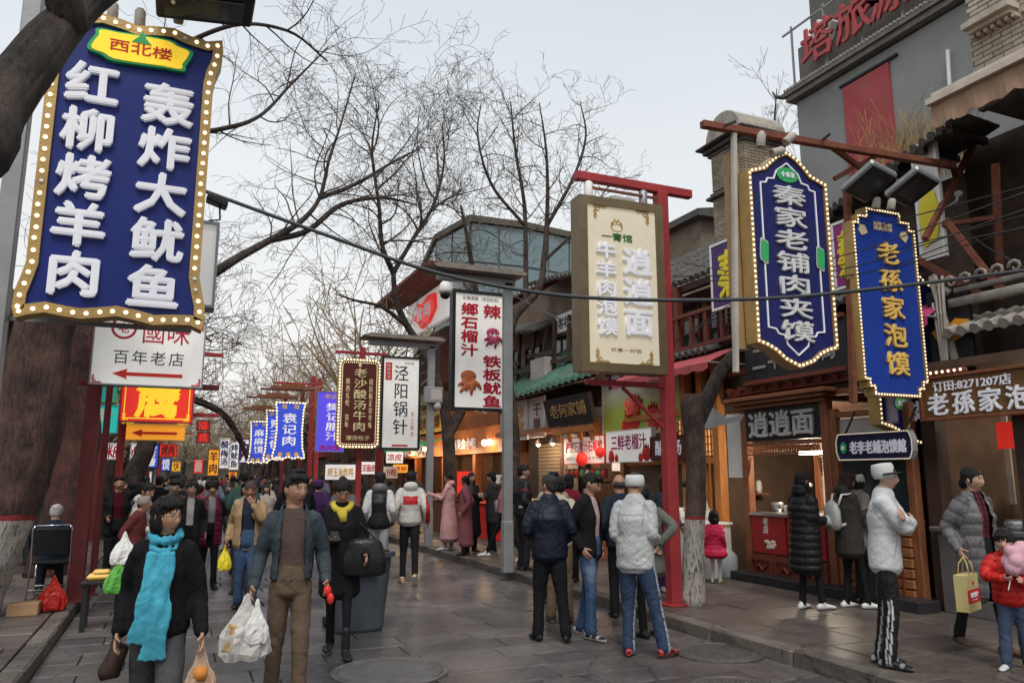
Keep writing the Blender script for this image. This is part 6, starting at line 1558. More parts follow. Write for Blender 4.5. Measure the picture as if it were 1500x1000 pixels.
# dry shrub on the tiled roof
sb = thing('dry_roof_shrub', 'dry yellow brown shrub growing on the roof in front of the red panel', 'shrub', tuple(AY(1345, 225, 8.0)))
T = Twigs(5)
for i in range(210):
 p = Vector((T.r.uniform(-.75, .75), T.r.uniform(-.5, .5), -.25)); T.grow(p, Vector((T.r.gauss(0, .3), T.r.gauss(0, .3), 1)), .006, T.r.uniform(.25, .9) , 1, .16, .15, .13, .0035, .6, .8)
T.build('stem', M_twigy, sb, kind='stuff'); tri += len(T.f)
# far street trees: three shapes, copied
protos = []
FT = [(-2.2, 29), (6.6, 27), (-2.3, 36), (6.7, 34.5), (-2.2, 44), (6.5, 43), (-2.4, 54), (6.7, 52), (-2.1, 66), (6.6, 64), (-2.3, 82), (6.6, 80), (-1.9, 100), (6.4, 100), (2.4, 118), (-1.0, 126), (4.5, 128), (7.5, 122), (10.0, 135), (-5.0, 120), (-8, 130), (.8, 96), (-2.2, 74), (6.8, 72), (-2.3, 60), (6.6, 58)]
where = ['left', 'right']
k3 = []
for v in range(3):
 p = thing('street_tree', 'x', 'tree', (0, 0, .1), 0, 'brownish street trees along both kerbs in the distance')
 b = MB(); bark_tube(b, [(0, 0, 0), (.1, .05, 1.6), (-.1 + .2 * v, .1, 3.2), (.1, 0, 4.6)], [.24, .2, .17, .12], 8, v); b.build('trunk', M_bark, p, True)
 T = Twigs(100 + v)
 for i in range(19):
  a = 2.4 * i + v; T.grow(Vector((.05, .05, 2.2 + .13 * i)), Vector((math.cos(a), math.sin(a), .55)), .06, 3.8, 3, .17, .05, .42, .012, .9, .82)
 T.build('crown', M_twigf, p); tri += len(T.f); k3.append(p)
for i, (x, y) in enumerate(FT):
 src = k3[i % 3]
 p = src if i < 3 else copy_tree(src)
 p.location = (x, y, .1); p.rotation_euler = (0, 0, i * 1.9); s_ = (.98 + .08 * (i % 4)) if y < 110 else 1.5; p.scale = (s_, s_, s_ * 1.02)
 o_ = ('nearest', 'second', 'third', 'fourth', 'fifth', 'sixth', 'seventh')
 p['label'] = ('%s brownish street tree along the %s kerb in the distance' % (o_[i // 2], where[i % 2])) if i < 14 else ('brownish tree closing the far end of the street, number %s from the left' % ('one two three four five six seven eight nine ten eleven twelve'.split()[i - 14]))
print('twig faces', tri)
# ================================================================== PEOPLE
def ik(a, c, l1, l2, pole):
 d = c - a; L = min(d.length, (l1 + l2) * .999); d.normalize()
 x = (l1 * l1 - l2 * l2 + L * L) / (2 * L); hgt = math.sqrt(max(0, l1 * l1 - x * x))
 p = pole - d * pole.dot(d); p.normalize()
 return a + d * x + p * hgt, a + d * L
def remesh(b, voxel, smooth_it=2):
 """fuse overlapping closed lofts into one continuous skin; returns vertex and face arrays"""
 me = b.mesh('tmp', [])
 bm = bmesh.new(); bm.from_mesh(me); bmesh.ops.recalc_face_normals(bm, faces=bm.faces); bm.to_mesh(me); bm.free()
 o = bpy.data.objects.new('tmp', me); COL.objects.link(o)
 m = o.modifiers.new('r', 'REMESH'); m.mode = 'VOXEL'; m.voxel_size = voxel; m.adaptivity = 0
 if smooth_it:
  s = o.modifiers.new('s', 'SMOOTH'); s.factor = .5; s.iterations = smooth_it
 dg = bpy.context.evaluated_depsgraph_get()
 r = bpy.data.meshes.new_from_object(o.evaluated_get(dg))
 bpy.data.objects.remove(o); bpy.data.meshes.remove(me)
 return r
def getco(me):
 a = np.empty(len(me.vertices) * 3, dtype=np.float32); me.vertices.foreach_get('co', a); return a.reshape(-1, 3).astype(np.float64)
def getno(me):
 a = np.empty(len(me.vertices) * 3, dtype=np.float32); me.vertex_normals.foreach_get('vector', a); return a.reshape(-1, 3).astype(np.float64)
def setco(me, a): me.vertices.foreach_set('co', a.astype(np.float32).ravel()); me.update()
def setcol(me, c):
 at = me.color_attributes.new('Col', 'FLOAT_COLOR', 'POINT')
 cc = np.ones((len(c), 4), dtype=np.float32); cc[:, :3] = c; at.data.foreach_set('color', cc.ravel())
_rs = np.random.RandomState(5)
_K = _rs.normal(0, 1, (14, 3)); _K /= np.linalg.norm(_K, axis=1)[:, None]; _PH = _rs.uniform(0, 6.28, 14)
def wob(P, f, seed=0):
 """cheap smooth noise: warped sum of sines, about -1..1"""
 P = P * f + seed * 1.7
 W_ = P + .6 * np.sin(P[:, [1, 2, 0]] * 1.3 + seed)
 s = np.zeros(len(P))
 for i in range(7): s += np.sin(W_ @ _K[i] * (1 + .35 * i) * 1.6 + _PH[i] + seed) / (1 + .25 * i)
 return s / 3.0
def segd(P, a, b):
 a = np.array(a); b = np.array(b); ab = b - a
 t = np.clip(((P - a) @ ab) / max(ab @ ab, 1e-9), 0, 1)
 return np.linalg.norm(P - (a + t[:, None] * ab), axis=1), t
def loft(b, rings, n=16):
 """rings: (centre, right axis, front axis, rx, ry) closed loft"""
 vs = []; fs = []
 c0, x0, y0, rx0, ry0 = rings[0]; c1, x1, y1, rx1, ry1 = rings[-1]
 nrm0 = (rings[0][0] - rings[1][0]).normalized(); nrm1 = (rings[-1][0] - rings[-2][0]).normalized()
 R = [(c0 + nrm0 * min(rx0, ry0) * .35, x0, y0, rx0 * .75, ry0 * .75)] + list(rings) + [(c1 + nrm1 * min(rx1, ry1) * .35, x1, y1, rx1 * .75, ry1 * .75)]
 for c, x, y, rx, ry in R:
  for k in range(n):
   a = 2 * PI * k / n; vs.append(c + x * (rx * math.cos(a)) + y * (ry * math.sin(a)))
 for i in range(len(R) - 1):
  for k in range(n):
   k2 = (k + 1) % n; fs.append((i * n + k, i * n + k2, (i + 1) * n + k2, (i + 1) * n + k))
 fs.append(tuple(range(n))[::-1]); fs.append(tuple(range((len(R) - 1) * n, len(R) * n)))
 b.add(vs, fs)
def limb(b, pts, rad, n=12, ell=(1, 1)):
 """tapered limb with rounded joints"""
 P = [Vector(p) for p in pts]; Q = []; RR = []
 for i in range(len(P) - 1):
  for k in range(3):
   t = k / 3; Q.append(P[i].lerp(P[i + 1], t)); RR.append(rad[i] + (rad[i + 1] - rad[i]) * t)
 Q.append(P[-1]); RR.append(rad[-1])
 # soften the corner a little
 S_ = [Q[0]] + [(Q[i - 1] + Q[i] * 2 + Q[i + 1]) / 4 for i in range(1, len(Q) - 1)] + [Q[-1]]
 d0 = (S_[0] - S_[1]).normalized(); d1 = (S_[-1] - S_[-2]).normalized()
 S_ = [S_[0] + d0 * RR[0] * .6] + S_ + [S_[-1] + d1 * RR[-1] * .6]; RR = [RR[0] * .6] + RR + [RR[-1] * .6]
 b.tube(S_, RR, n, ell=ell)
def head_points(C, Mh, s, n=40, m=30):
 """head grid in head space: x left, -y face, z up; C centre"""
 vs = []; fs = []
 for i in range(m + 1):
  ph = PI * i / m
  for k in range(n):
   a = 2 * PI * k / n
   x = math.sin(ph) * math.cos(a); y = math.sin(ph) * math.sin(a); z = -math.cos(ph)
   X, Y, Z = x * .077, y * .096, z * .118
   if Z < 0:
    t = (-Z / .118) ** 1.4; X *= 1 - .38 * t
    if Y > 0: Y *= 1 - .55 * t           # neck side tucked in
    else: Y *= 1 - .12 * t
   else: Y *= 1.03 if Y > 0 else .97; X *= 1.02
   if Y < -.02:
    g = lambda v, w: math.exp(-(v / w) ** 2)
    fz = g(X, .011) * max(0, g(Z + .034, .020)) ; Y -= .021 * fz + .007 * g(X, .009) * g(Z + .005, .022)
    Y += .011 * g(abs(X) - .031, .016) * g(Z - .006, .012)
    Y -= .005 * g(Z - .028, .010) * g(X, .05)
    Y -= .007 * g(X, .020) * (g(Z + .062, .007) + g(Z + .073, .006)); Y += .004 * g(X, .02) * g(Z + .0675, .003)
    Y -= .010 * g(X, .022) * g(Z + .098, .014); Y -= .005 * g(abs(X) - .042, .018) * g(Z + .025, .02)
   vs.append(Mh @ (Vector((X, Y, Z)) * s))
 for i in range(m):
  for k in range(n):
   k2 = (k + 1) % n; fs.append((i * n + k, i * n + k2, (i + 1) * n + k2, (i + 1) * n + k))
 return vs, fs
def hand(b, W_, d, palm_n, side, s, curl=.5):
 """palm, four fingers, thumb: wrist W_, direction d, palm normal"""
 d = d.normalized(); nn = (palm_n - d * palm_n.dot(d)).normalized(); x = d.cross(nn).normalized() * side   # x to the thumb side
 loft(b, [(W_ + d * .005 * s, x, nn, .024 * s, .018 * s), (W_ + d * .04 * s, x, nn, .038 * s, .016 * s), (W_ + d * .08 * s, x, nn, .041 * s, .014 * s)], 10)
 for i, (ox, L) in enumerate(((.030, .068), (.010, .076), (-.011, .071), (-.030, .056))):
  p = W_ + d * .078 * s + x * ox * s; dd = d.copy(); P = [p - d * .02 * s, p]
  for k in range(3):
   a = curl * (.5 + .35 * k) + .06 * i; dd = (dd * math.cos(a * .7) + nn * math.sin(a * .7)).normalized() if k == 0 else (dd + nn * a * .6).normalized()
   p = p + dd * L * s * (.42, .32, .26)[k]; P.append(p)
  b.tube(P, [.0095 * s, .010 * s, .0095 * s, .0088 * s, .007 * s], 6)
 p = W_ + d * .02 * s + x * .03 * s; dd = (d * .75 + x * .65 + nn * .25).normalized()
 b.tube([p, p + dd * .035 * s, p + dd * .035 * s + (dd + nn * .4 - x * .25).normalized() * .03 * s, p + dd * .035 * s + (dd + nn * .5 - x * .5).normalized() * .052 * s], [.014 * s, .012 * s, .0105 * s, .008 * s], 6)
M_skin = mat('skin', (0, 0, 0), .5, var=.06, scale=30, bump=.05, attr=True)
M_cloth = mat('woven_cloth', (0, 0, 0), .85, var=.12, scale=9, bump=.35, bscale=220, attr=True, spec=.12, crease=.22)
M_nylon = mat('nylon_cloth', (0, 0, 0), .50, var=.08, scale=6, bump=.12, bscale=60, attr=True, spec=.22, crease=.3)
M_leather = mat('leather_cloth', (0, 0, 0), .38, var=.1, scale=9, bump=.25, bscale=60, attr=True, crease=.2)
M_hair = mat('hair', (0, 0, 0), .45, var=.3, scale=60, bump=.7, bscale=150, attr=True, stretch=(1, 1, .12))
CLM = dict(cloth=M_cloth, nylon=M_nylon, leather=M_leather)
BLK = (.012, .012, .014)
def person(label, x, y, z=0.0, face=0.0, H=1.70, female=False, build=1.0, q=1, skin=(.36, .20, .13), hair='short', haircol=(.010, .008, .008), cap=None,
           top=None, inner=None, bottom=None, shoes=None, lean=0.0, turn=0.0, nod=0.0, tilt=0.0, hands=None, feet=None, legs_pole=None, hip_drop=0.0, group=None, child=False, glasses=False, hunch=0.0, thingname='person', twist=0.0, palms=None, curl=.55, elbows=None, az=True):
 """face: heading in degrees, 0 looks at the camera, 90 to the right, 180 away"""
 s = H / 1.72
 vx = {0: .0076, 1: .0105, 2: .016, 3: .024}[q] * (1 if q < 2 else 1)
 vc = {0: .012, 1: .015, 2: .021, 3: .028}[q]
 root = thing(thingname, label, 'person', (x, y, z), math.radians(face) - (math.atan2(x, y) if az else 0), group)
 V = Vector
 sh = (.148 if female else .166) * s * (.5 + .5 * build); hs = (1.12 if child else 1.0) * (.96 if female else 1) * s * (1.18 if child else 1)
 hipw = .074 * s
 pz = (.93 * s if not child else .86 * s) - hip_drop
 pel = V((0, .0, pz))
 lr = math.radians(lean); up = V((0, -math.sin(lr), math.cos(lr)))
 tl_ = (.48 if not child else .50) * s
 fw = V((0, -1, 0)) ; fr = (fw - up * fw.dot(up)).normalized(); rt = V((1, 0, 0))
 tr = Matrix.Rotation(math.radians(twist), 3, up);
 ch = pel + up * tl_ * .62; ur = Matrix.Rotation(math.radians(hunch), 3, 'X'); up2 = (ur @ up).normalized(); fr2 = tr @ (ur @ fr); rt2 = tr @ rt
 nb = ch + up2 * tl_ * .40        # neck base
 hu = Matrix.Rotation(math.radians(nod * .5), 3, 'X') @ up2
 hc = nb + hu * (.145 * s if not child else .14 * s) + fr2 * .018 * s
 Mh = Matrix.Translation(hc) @ (Matrix.Rotation(math.radians(turn), 4, 'Z') @ Matrix.Rotation(math.radians(nod), 4, 'X') @ Matrix.Rotation(math.radians(tilt), 4, 'Y'))
 shl = [nb - up2 * .055 * s + rt2 * sd * sh for sd in (1, -1)]           # 0 left (+x), 1 right (-x)
 hands = hands or [None, None]; feet = feet or [None, None]
 A1, A2 = .29 * s, .255 * s
 hd = []; el = []
 for i, sd in enumerate((1, -1)):
  t = hands[i] if hands[i] is not None else (.235, -.03, -.02)
  tgt = V((t[0] * sd * s, t[1] * s, pz + t[2] * s))
  pole = V(elbows[i]) if elbows and elbows[i] is not None else V((sd * .10, 1, -.1))
  e, w_ = ik(shl[i], tgt, A1, A2, pole); el.append(e); hd.append(w_)
 hip = [pel + V((sd * hipw, 0, -.03 * s)) for sd in (1, -1)]
 L1, L2 = (.416 * s, .404 * s) if not child else (.38 * s, .38 * s)
 kn = []; an = []
 for i, sd in enumerate((1, -1)):
  t = feet[i] if feet[i] is not None else (.09, .0, 0.0)
  tgt = V((t[0] * sd * s, t[1] * s, .085 * s + t[2] * s))
  pole = V(legs_pole[i]) if legs_pole and legs_pole[i] is not None else V((sd * .05, -1, 0))
  k_, a_ = ik(hip[i], tgt, L1, L2, pole); kn.append(k_); an.append(a_)
 # ------------- body: one continuous skin
 b = MB()
 vs, fs = head_points(hc, Mh, hs, 40 if q < 2 else 24, 30 if q < 2 else 18); b.add(vs, fs)
 if q < 3:
  for sd in (1, -1):
   e0 = Mh @ V((sd * .076, .012, -.005)) if hs == 1 else Mh @ (V((sd * .076, .012, -.005)) * hs)
   b.ball(tuple(e0), (.012 * hs, .020 * hs, .032 * hs), 8, 6)
 neckr = (.052 if female else .060) * s * (1 if not child else .85)
 limb(b, [nb - up2 * .03 * s, nb + hu * .05 * s, Mh @ (V((0, .015, -.06)) * hs)], [neckr * 1.15, neckr, neckr * .95], 14)
 bd = .80
 loft(b, [(pel - up * .04, rt, fr, .13 * s * bd, .10 * s * bd), (pel + up * tl_ * .3, rt, fr, .12 * s * bd, .085 * s * bd), (ch, rt2, fr2, .145 * s * bd, .10 * s * bd), (nb - up2 * .05 * s, rt2, fr2, sh * .85, .07 * s * bd), (nb, rt2, fr2, neckr, neckr)], 14)
 bare_arm = top and top.get('bare'); ar = 1.0 if bare_arm else .75
 for i, sd in enumerate((1, -1)):
  limb(b, [shl[i] - rt2 * sd * .02, el[i], hd[i]], [.046 * s * ar, .038 * s * ar, .026 * s], 10)
  hdir = (hd[i] - el[i]).normalized()
  pn = V(palms[i]) if palms and palms[i] is not None else V((-sd, -.25, 0))
  if q < 3:
   if palms and palms[i] is not None and len(palms) > 2: hdir = (hdir + V(palms[2 + i])).normalized()
   hand(b, hd[i], hdir, pn, -sd if False else (1 if (hdir.cross(pn)).dot(V((0, -1, .3))) > 0 else -1), s * (.95 if not child else .9), curl if not hasattr(curl, '__len__') else curl[i])
  else: b.ball(tuple(hd[i] + hdir * .06 * s), .04 * s, 8, 6)
  limb(b, [hip[i], kn[i], an[i], an[i] - V((0, 0, .05 * s))], [.045 * s, .032 * s, .026 * s, .028 * s], 10)
 me = remesh(b, vx, 1 if q < 2 else 0)
 co = getco(me); inv = np.array(Mh.inverted()); hh = (np.c_[co, np.ones(len(co))] @ inv.T)[:, :3] / hs
 col = np.tile(np.array(skin), (len(co), 1)) * (1 + .08 * wob(co, 20)[:, None])
 if q < 3:
  X, Y, Z = hh[:, 0], hh[:, 1], hh[:, 2]; fr_ = (Y < -.045) & (np.abs(X) < .07) & (Z > -.12) & (Z < .07)
  sk = np.array(skin)
  def paint(mask, c, k=1.0): col[mask & fr_] = col[mask & fr_] * (1 - k) + np.array(c) * k
  ck = ((np.abs(np.abs(X) - .045) < .02) & (np.abs(Z + .03) < .02)); paint(ck, sk * (1.12, .82, .78), .5)
  lipc = (.34, .10, .09) if female else (.26, .115, .09)
  paint((np.abs(X) < .025) & (np.abs(Z + .068) < .0105 - np.abs(X) * .22), lipc, .8)
  paint((np.abs(X) < .024) & (np.abs(Z + .068) < .0022), (.08, .03, .03), .8)
  ax = np.abs(X) - .031
  paint((np.abs(ax) < .0165) & (np.abs(Z - .004) < .0070 - .22 * np.abs(ax)), (.07, .045, .035), .65)
  paint((np.abs(ax) < .012) & (np.abs(Z - .004) < .005 - .2 * np.abs(ax)), (.30, .25, .22), .45)
  paint(((ax) ** 2 + (Z - .0045) ** 2 < .0052 ** 2), (.012, .009, .008), 1)
  paint((np.abs(ax) < .019) & (np.abs(Z - .027 + .25 * np.clip(ax, 0, 1)) < .0045), (.03, .02, .016), .8)
  paint((np.abs(np.abs(X) - .009) < .004) & (np.abs(Z + .046) < .003), sk * .25, .7)
  if hair in ('short', 'buzz', 'crop'):   # stubble of the hairline
   hm = (Z > .02) & (Y > .0) | (Z > -.04) & (Y > .03); col[hm] = col[hm] * .25 + np.array(haircol) * .75
 setcol(me, col); me.materials.append(M_skin); me.polygons.foreach_set('use_smooth', [True] * len(me.polygons))
 o = bpy.data.objects.new('body', me); COL.objects.link(o); o.parent = root
 def finish(bb, name, vox, colf, m, fold=0.0, quilt=None, sm=2, cut=None, thick=0):
  me = remesh(bb, vox, sm)
  co = getco(me); no = getno(me)
  # nearest bone: 0 torso, 1/2 upper+fore arm left/right, 3/4 legs
  ds = [segd(co, pel, nb)[0] * .62]; T = [segd(co, pel, nb)[1]]
  for i in (0, 1):
   d1, t1 = segd(co, shl[i], el[i]); d2, t2 = segd(co, el[i], hd[i]); ds.append(np.minimum(d1, d2)); T.append(np.where(d1 < d2, t1 * .5, .5 + t2 * .5))
  for i in (0, 1):
   d1, t1 = segd(co, hip[i], kn[i]); d2, t2 = segd(co, kn[i], an[i]); ds.append(np.minimum(d1, d2)); T.append(np.where(d1 < d2, t1 * .5, .5 + t2 * .5))
  global REL
  REL = np.zeros_like(co); best = np.full(len(co), 9.)
  for i in (0, 1):
   for A_, B_ in ((hip[i], kn[i]), (kn[i], an[i])):
    d_, t_ = segd(co, A_, B_); q_ = co - (np.array(A_) + t_[:, None] * np.array(B_ - A_)); m_ = d_ < best; best[m_] = d_[m_]; REL[m_] = q_[m_]
  part = np.argmin(np.stack(ds), 0); T = np.stack(T)[part, np.arange(len(co))]
  disp = np.zeros(len(co))
  if fold:
   dg_ = np.stack([co[:, 0] * .5 + co[:, 2] * .9 + co[:, 1] * .3, co[:, 0] - co[:, 2] * .4, co[:, 1]], 1); dh_ = dg_ * np.array([-1, 1, 1]) + np.stack([co[:, 2] * 1.6, co[:, 0] * 0, co[:, 0] * 0], 1)
   rdg = lambda v: .5 - np.abs(v)
   w0 = np.full(len(co), .35)
   for J in (el[0], el[1], kn[0], kn[1], shl[0], shl[1], an[0], an[1], hip[0], hip[1]): w0 += .75 * np.exp(-(np.linalg.norm(co - np.array(J), axis=1) / .13) ** 2)
   disp += fold * np.minimum(w0, 1.1) * (rdg(wob(dg_ * np.array([1, .32, .45]), 26, 3)) * .75 + rdg(wob(dh_ * np.array([1, .35, .45]), 21, 8)) * .6) + fold * .35 * wob(co, 6, 2)
  if quilt:
   pitch, amp = quilt
   along = np.where((part == 1) | (part == 2), T * (A1 + A2), co[:, 2])
   disp += amp * (np.abs(np.sin(PI * along / pitch)) ** .55 - .6)
  if q < 2 and name in ('jacket', 'long_coat', 'trousers'):
   sm_ = np.zeros(len(co)); arm = (part == 1) | (part == 2)
   sm_ = np.maximum(sm_, arm * np.exp(-((T - .90) / .012) ** 2)); sm_ = np.maximum(sm_, np.exp(-((np.sort(np.stack(ds), 0)[1] - np.sort(np.stack(ds), 0)[0]) / .006) ** 2) * (co[:, 2] > pz + .2))
   zmin = co[~arm][:, 2].min() if (~arm).any() else 0; sm_ = np.maximum(sm_, (~arm) * np.exp(-((co[:, 2] - zmin - .045) / .006) ** 2))
   px_ = (np.abs(co[:, 0]) - .10 * s) + (co[:, 2] - pz - .02) * .35; sm_ = np.maximum(sm_, (~arm) * (co[:, 2] > pz - .05) * (co[:, 2] < pz + .10) * (no[:, 1] < -.2) * np.exp(-(px_ / .006) ** 2))
   if name != 'trousers': sm_ = np.maximum(sm_, (part == 0) * (no[:, 1] < 0) * np.exp(-(co[:, 0] / .006) ** 2)); sm_ = np.maximum(sm_, (part == 0) * (no[:, 1] > .2) * np.exp(-((co[:, 2] - nb.z + .14 * s) / .005) ** 2))
   else: sm_ = np.maximum(sm_, (np.abs(no[:, 0]) > .9) * (np.abs(no[:, 1]) < .12) * .6)
   disp -= .0035 * sm_
  else: sm_ = None
  co2 = co + no * disp[:, None]
  setco(me, co2)
  c = colf(co, part, T, no) if callable(colf) else np.tile(np.array(colf), (len(co), 1))
  if sm_ is not None: c = c * (1 - .42 * sm_)[:, None]
  c = c * (.93 + .10 * wob(co * np.array([1, 1, .6]), 7, 4) + .04 * wob(co, 45, 1))[:, None]
  if quilt: c = c * (.55 + .45 * np.clip(np.abs(np.sin(PI * along / pitch)) * 3, 0, 1))[:, None]
  setcol(me, c)
  if cut is not None:
   kill = cut(co, part, T, no)
   bm = bmesh.new(); bm.from_mesh(me); bm.verts.ensure_lookup_table(); bmesh.ops.delete(bm, geom=[bm.verts[i] for i in np.nonzero(kill)[0]], context='VERTS'); bm.to_mesh(me); bm.free()
  me.materials.clear(); me.materials.append(CLM.get(m, m) if isinstance(m, str) else m)
  me.polygons.foreach_set('use_smooth', [True] * len(me.polygons)); me.polygons.foreach_set('material_index', [0] * len(me.polygons)); me.update()
  ob = bpy.data.objects.new(name, me); COL.objects.link(ob); ob.parent = root
  if thick: md = ob.modifiers.new('s', 'SOLIDIFY'); md.thickness = thick; md.offset = -1
  return ob
 bw = build
 # ------------- trousers
 if bottom:
  b = MB(); k = bottom.get('fit', 1.0); lc = bottom.get('col', BLK)
  hipr = (.163 if female else .154) * s * bw
  loft(b, [(pel - V((0, 0, .09 * s)), rt, fr, hipr * .96, .115 * s * bw), (pel, rt, fr, hipr, .118 * s * bw), (pel + up * .10 * s, rt, fr, hipr * .90, .108 * s * bw)], 18)
  for i, sd in enumerate((1, -1)):
   end = an[i] + (kn[i] - an[i]).normalized() * bottom.get('crop', 0.0) * s - V((0, 0, .03 * s))
   limb(b, [hip[i], hip[i].lerp(kn[i], .5), kn[i], kn[i].lerp(an[i], .5), end], [.084 * s * bw, .083 * s * bw * (.5 + .5 * k), .066 * s * k, .060 * s * k, .056 * s * k], 14)
  finish(b, bottom.get('name', 'trousers'), vc, bottom.get('colf', lc), bottom.get('m', 'cloth'), bottom.get('fold', .006) if q < 3 else 0)
 # ------------- skirt / dress part
 if inner:
  b = MB(); k = .93
  loft(b, [(pel - up * .02, rt, fr, .150 * s * bw * k, .115 * s * bw * k), (pel + up * tl_ * .3, rt, fr, .142 * s * bw * k, .112 * s * bw * k), (ch, rt2, fr2, .166 * s * bw * k, .122 * s * bw * k), (nb - up2 * .075 * s, rt2, fr2, sh * 1.0, .092 * s * k), (nb - up2 * .01 * s, rt2, fr2, neckr * 1.5, neckr * 1.3), (nb + up2 * inner.get('collar', .005) * s, rt2, fr2, neckr * 1.2, neckr * 1.18)], 18)
  finish(b, inner.get('name', 'shirt'), vc, inner.get('colf', inner.get('col', (.5, .5, .5))), inner.get('m', 'cloth'), .003)
 # ------------- top
 if top:
  b = MB(); k = top.get('fit', 1.0); Lh = top.get('hem', .08); flare = top.get('flare', 1.0); fl = top.get('fullness', 1.0)
  wr = (.166 if female else .163) * s * bw * k; dp = .134 * s * bw * k * top.get('depth', 1.0)
  rings = []
  n_ = max(1, int(abs(Lh) / .15)) if Lh > .12 else 1
  for i in range(n_, 0, -1):
   u = i / n_; rings.append((pel - V((0, 0, 1)) * Lh * s * u + V((0, .02 * u * (Lh > .3), 0)), rt, fr, wr * (1 + (flare - 1) * u), dp * (1 + (flare - 1) * u * 1.2)))
  rings += [(pel, rt, fr, wr, dp), (pel + up * tl_ * .30, rt, fr, wr * .93 * fl, dp * .93 * fl), (ch, rt2, fr2, (.158 if female else .172) * s * bw * k * fl, dp * 1.05 * fl), (nb - up2 * .10 * s, rt2, fr2, sh * 1.04, .108 * s * k), (nb - up2 * .045 * s, rt2, fr2, sh * .86, .088 * s * k), (nb - up2 * .0 * s, rt2, fr2, neckr * 1.65, neckr * 1.45)]
  rings.append((nb + up2 * top.get('collar', .02) * s, rt2, fr2, neckr * 1.35, neckr * 1.3))
  loft(b, rings, 20)
  sl = top.get('sleeve', 1.0); sr = top.get('sr', 1.0)
  if sl > 0:
   for i, sd in enumerate((1, -1)):
    if sl <= .5: pts = [shl[i] - rt2 * sd * .03 * s, shl[i].lerp(el[i], sl * 2)]; rr = [.072 * s * sr, .062 * s * sr]
    else: pts = [shl[i] - rt2 * sd * .035 * s, shl[i].lerp(el[i], .5), el[i], el[i].lerp(hd[i], .5), el[i].lerp(hd[i], (sl - .5) * 2)]; rr = [.072 * s * sr, .062 * s * sr, .053 * s * sr, .048 * s * sr, .041 * s * sr]
    limb(b, pts, rr, 14)
  if top.get('hood'):
   hp = nb + up2 * .03 * s - fr2 * .06 * s; b.ball(tuple(hp), (.115 * s, .075 * s, .075 * s), 14, 10)
  if top.get('collarring'):
   cr_ = nb + up2 * .02 * s; pts = [cr_ + rt2 * (.075 * s * math.cos(a)) + fr2 * (.07 * s * math.sin(a)) - up2 * (.03 * s * max(0, math.sin(a))) for a in [2 * PI * j / 14 for j in range(15)]]
   b.tube(pts, .022 * s * top['collarring'], 8)
  cut = None
  if top.get('open'):
   ow = top['open'] * s
   f2 = np.array(fr2); nbv = np.array(nb)
   def cut(co, part, T, no, ow=ow):
    d = co - nbv
    zz = d @ np.array(up2)
    return (no @ f2 > .25) & (np.abs(d @ np.array(rt2)) < ow * (1 + top.get('openflare', 0) * np.clip(-zz, 0, 1) / .5)) & ((part == 0) | (part > 2))
  finish(b, top.get('name', 'jacket'), vc, top.get('colf', top.get('col', BLK)), top.get('m', 'cloth'), top.get('fold', .007) if q < 3 else .004, top.get('quilt'), cut=cut, thick=.008 if cut else 0)
 # ------------- shoes
 sc_ = shoes or dict(col=BLK)
 for i, sd in enumerate((1, -1)):
  b = MB(); a = an[i]; yaw_ = math.radians((feet[i][3] if feet[i] is not None and len(feet[i]) > 3 else 12) * sd); pit = math.radians(feet[i][4]) if feet[i] is not None and len(feet[i]) > 4 else 0
  Rz = Matrix.Rotation(yaw_, 3, 'Z') @ Matrix.Rotation(pit, 3, 'X')
  f_ = Rz @ V((0, -1, 0)); x_ = Rz @ V((1, 0, 0)); u_ = Rz @ V((0, 0, 1)); base = a - u_ * .085 * s
  def R_(t, h_, rx, rh): return (base + f_ * t * s + u_ * h_ * s, x_, u_, rx * s, rh * s)
  loft(b, [R_(-.075, .035, .030, .030), R_(-.04, .040, .036, .038), R_(.03, .042, .040, .040), R_(.09, .034, .046, .030), R_(.15, .027, .044, .022), R_(.185, .022, .028, .016)], 12)
  limb(b, [base + u_ * .05 * s, base + u_ * (sc_.get('shaft', .095)) * s], [.040 * s, .042 * s], 10)
  me = remesh(b, .009 if q < 2 else .014, 1); co = getco(me)
  hz = (co - np.array(base)) @ np.array(u_)
  fz = (co - np.array(base)) @ np.array(f_)
  co = co - np.outer(np.minimum(hz, 0.004 * s) - .004 * s, np.array(u_)) if True else co
  setco(me, co)
  c = np.tile(np.array(sc_.get('col', BLK)), (len(co), 1));
  if 'sole' in sc_: c[hz < .026 * s] = sc_['sole']
  if 'accent' in sc_: c[(np.sin(fz * 70 / s) > .45) & (hz > .03 * s) & (hz < .075 * s)] = sc_['accent']
  if 'sock' in sc_: c[hz > .085 * s] = sc_['sock']
  setcol(me, c); me.materials.append(M_leather); me.polygons.foreach_set('use_smooth', [True] * len(me.polygons))
  ob = bpy.data.objects.new('shoe', me); COL.objects.link(ob); ob.parent = root
 # ------------- hair
 b = MB(); Hs = hs
 def hp(x_, y_, z_): return Mh @ (V((x_, y_, z_)) * Hs)
 def hball(x_, y_, z_, rx, ry, rz, n=16, m=12):
  o0 = len(b.v); b.ball((x_, y_, z_), (rx, ry, rz), n, m)
  for i in range(o0, len(b.v)): b.v[i] = tuple(Mh @ (V(b.v[i]) * Hs))
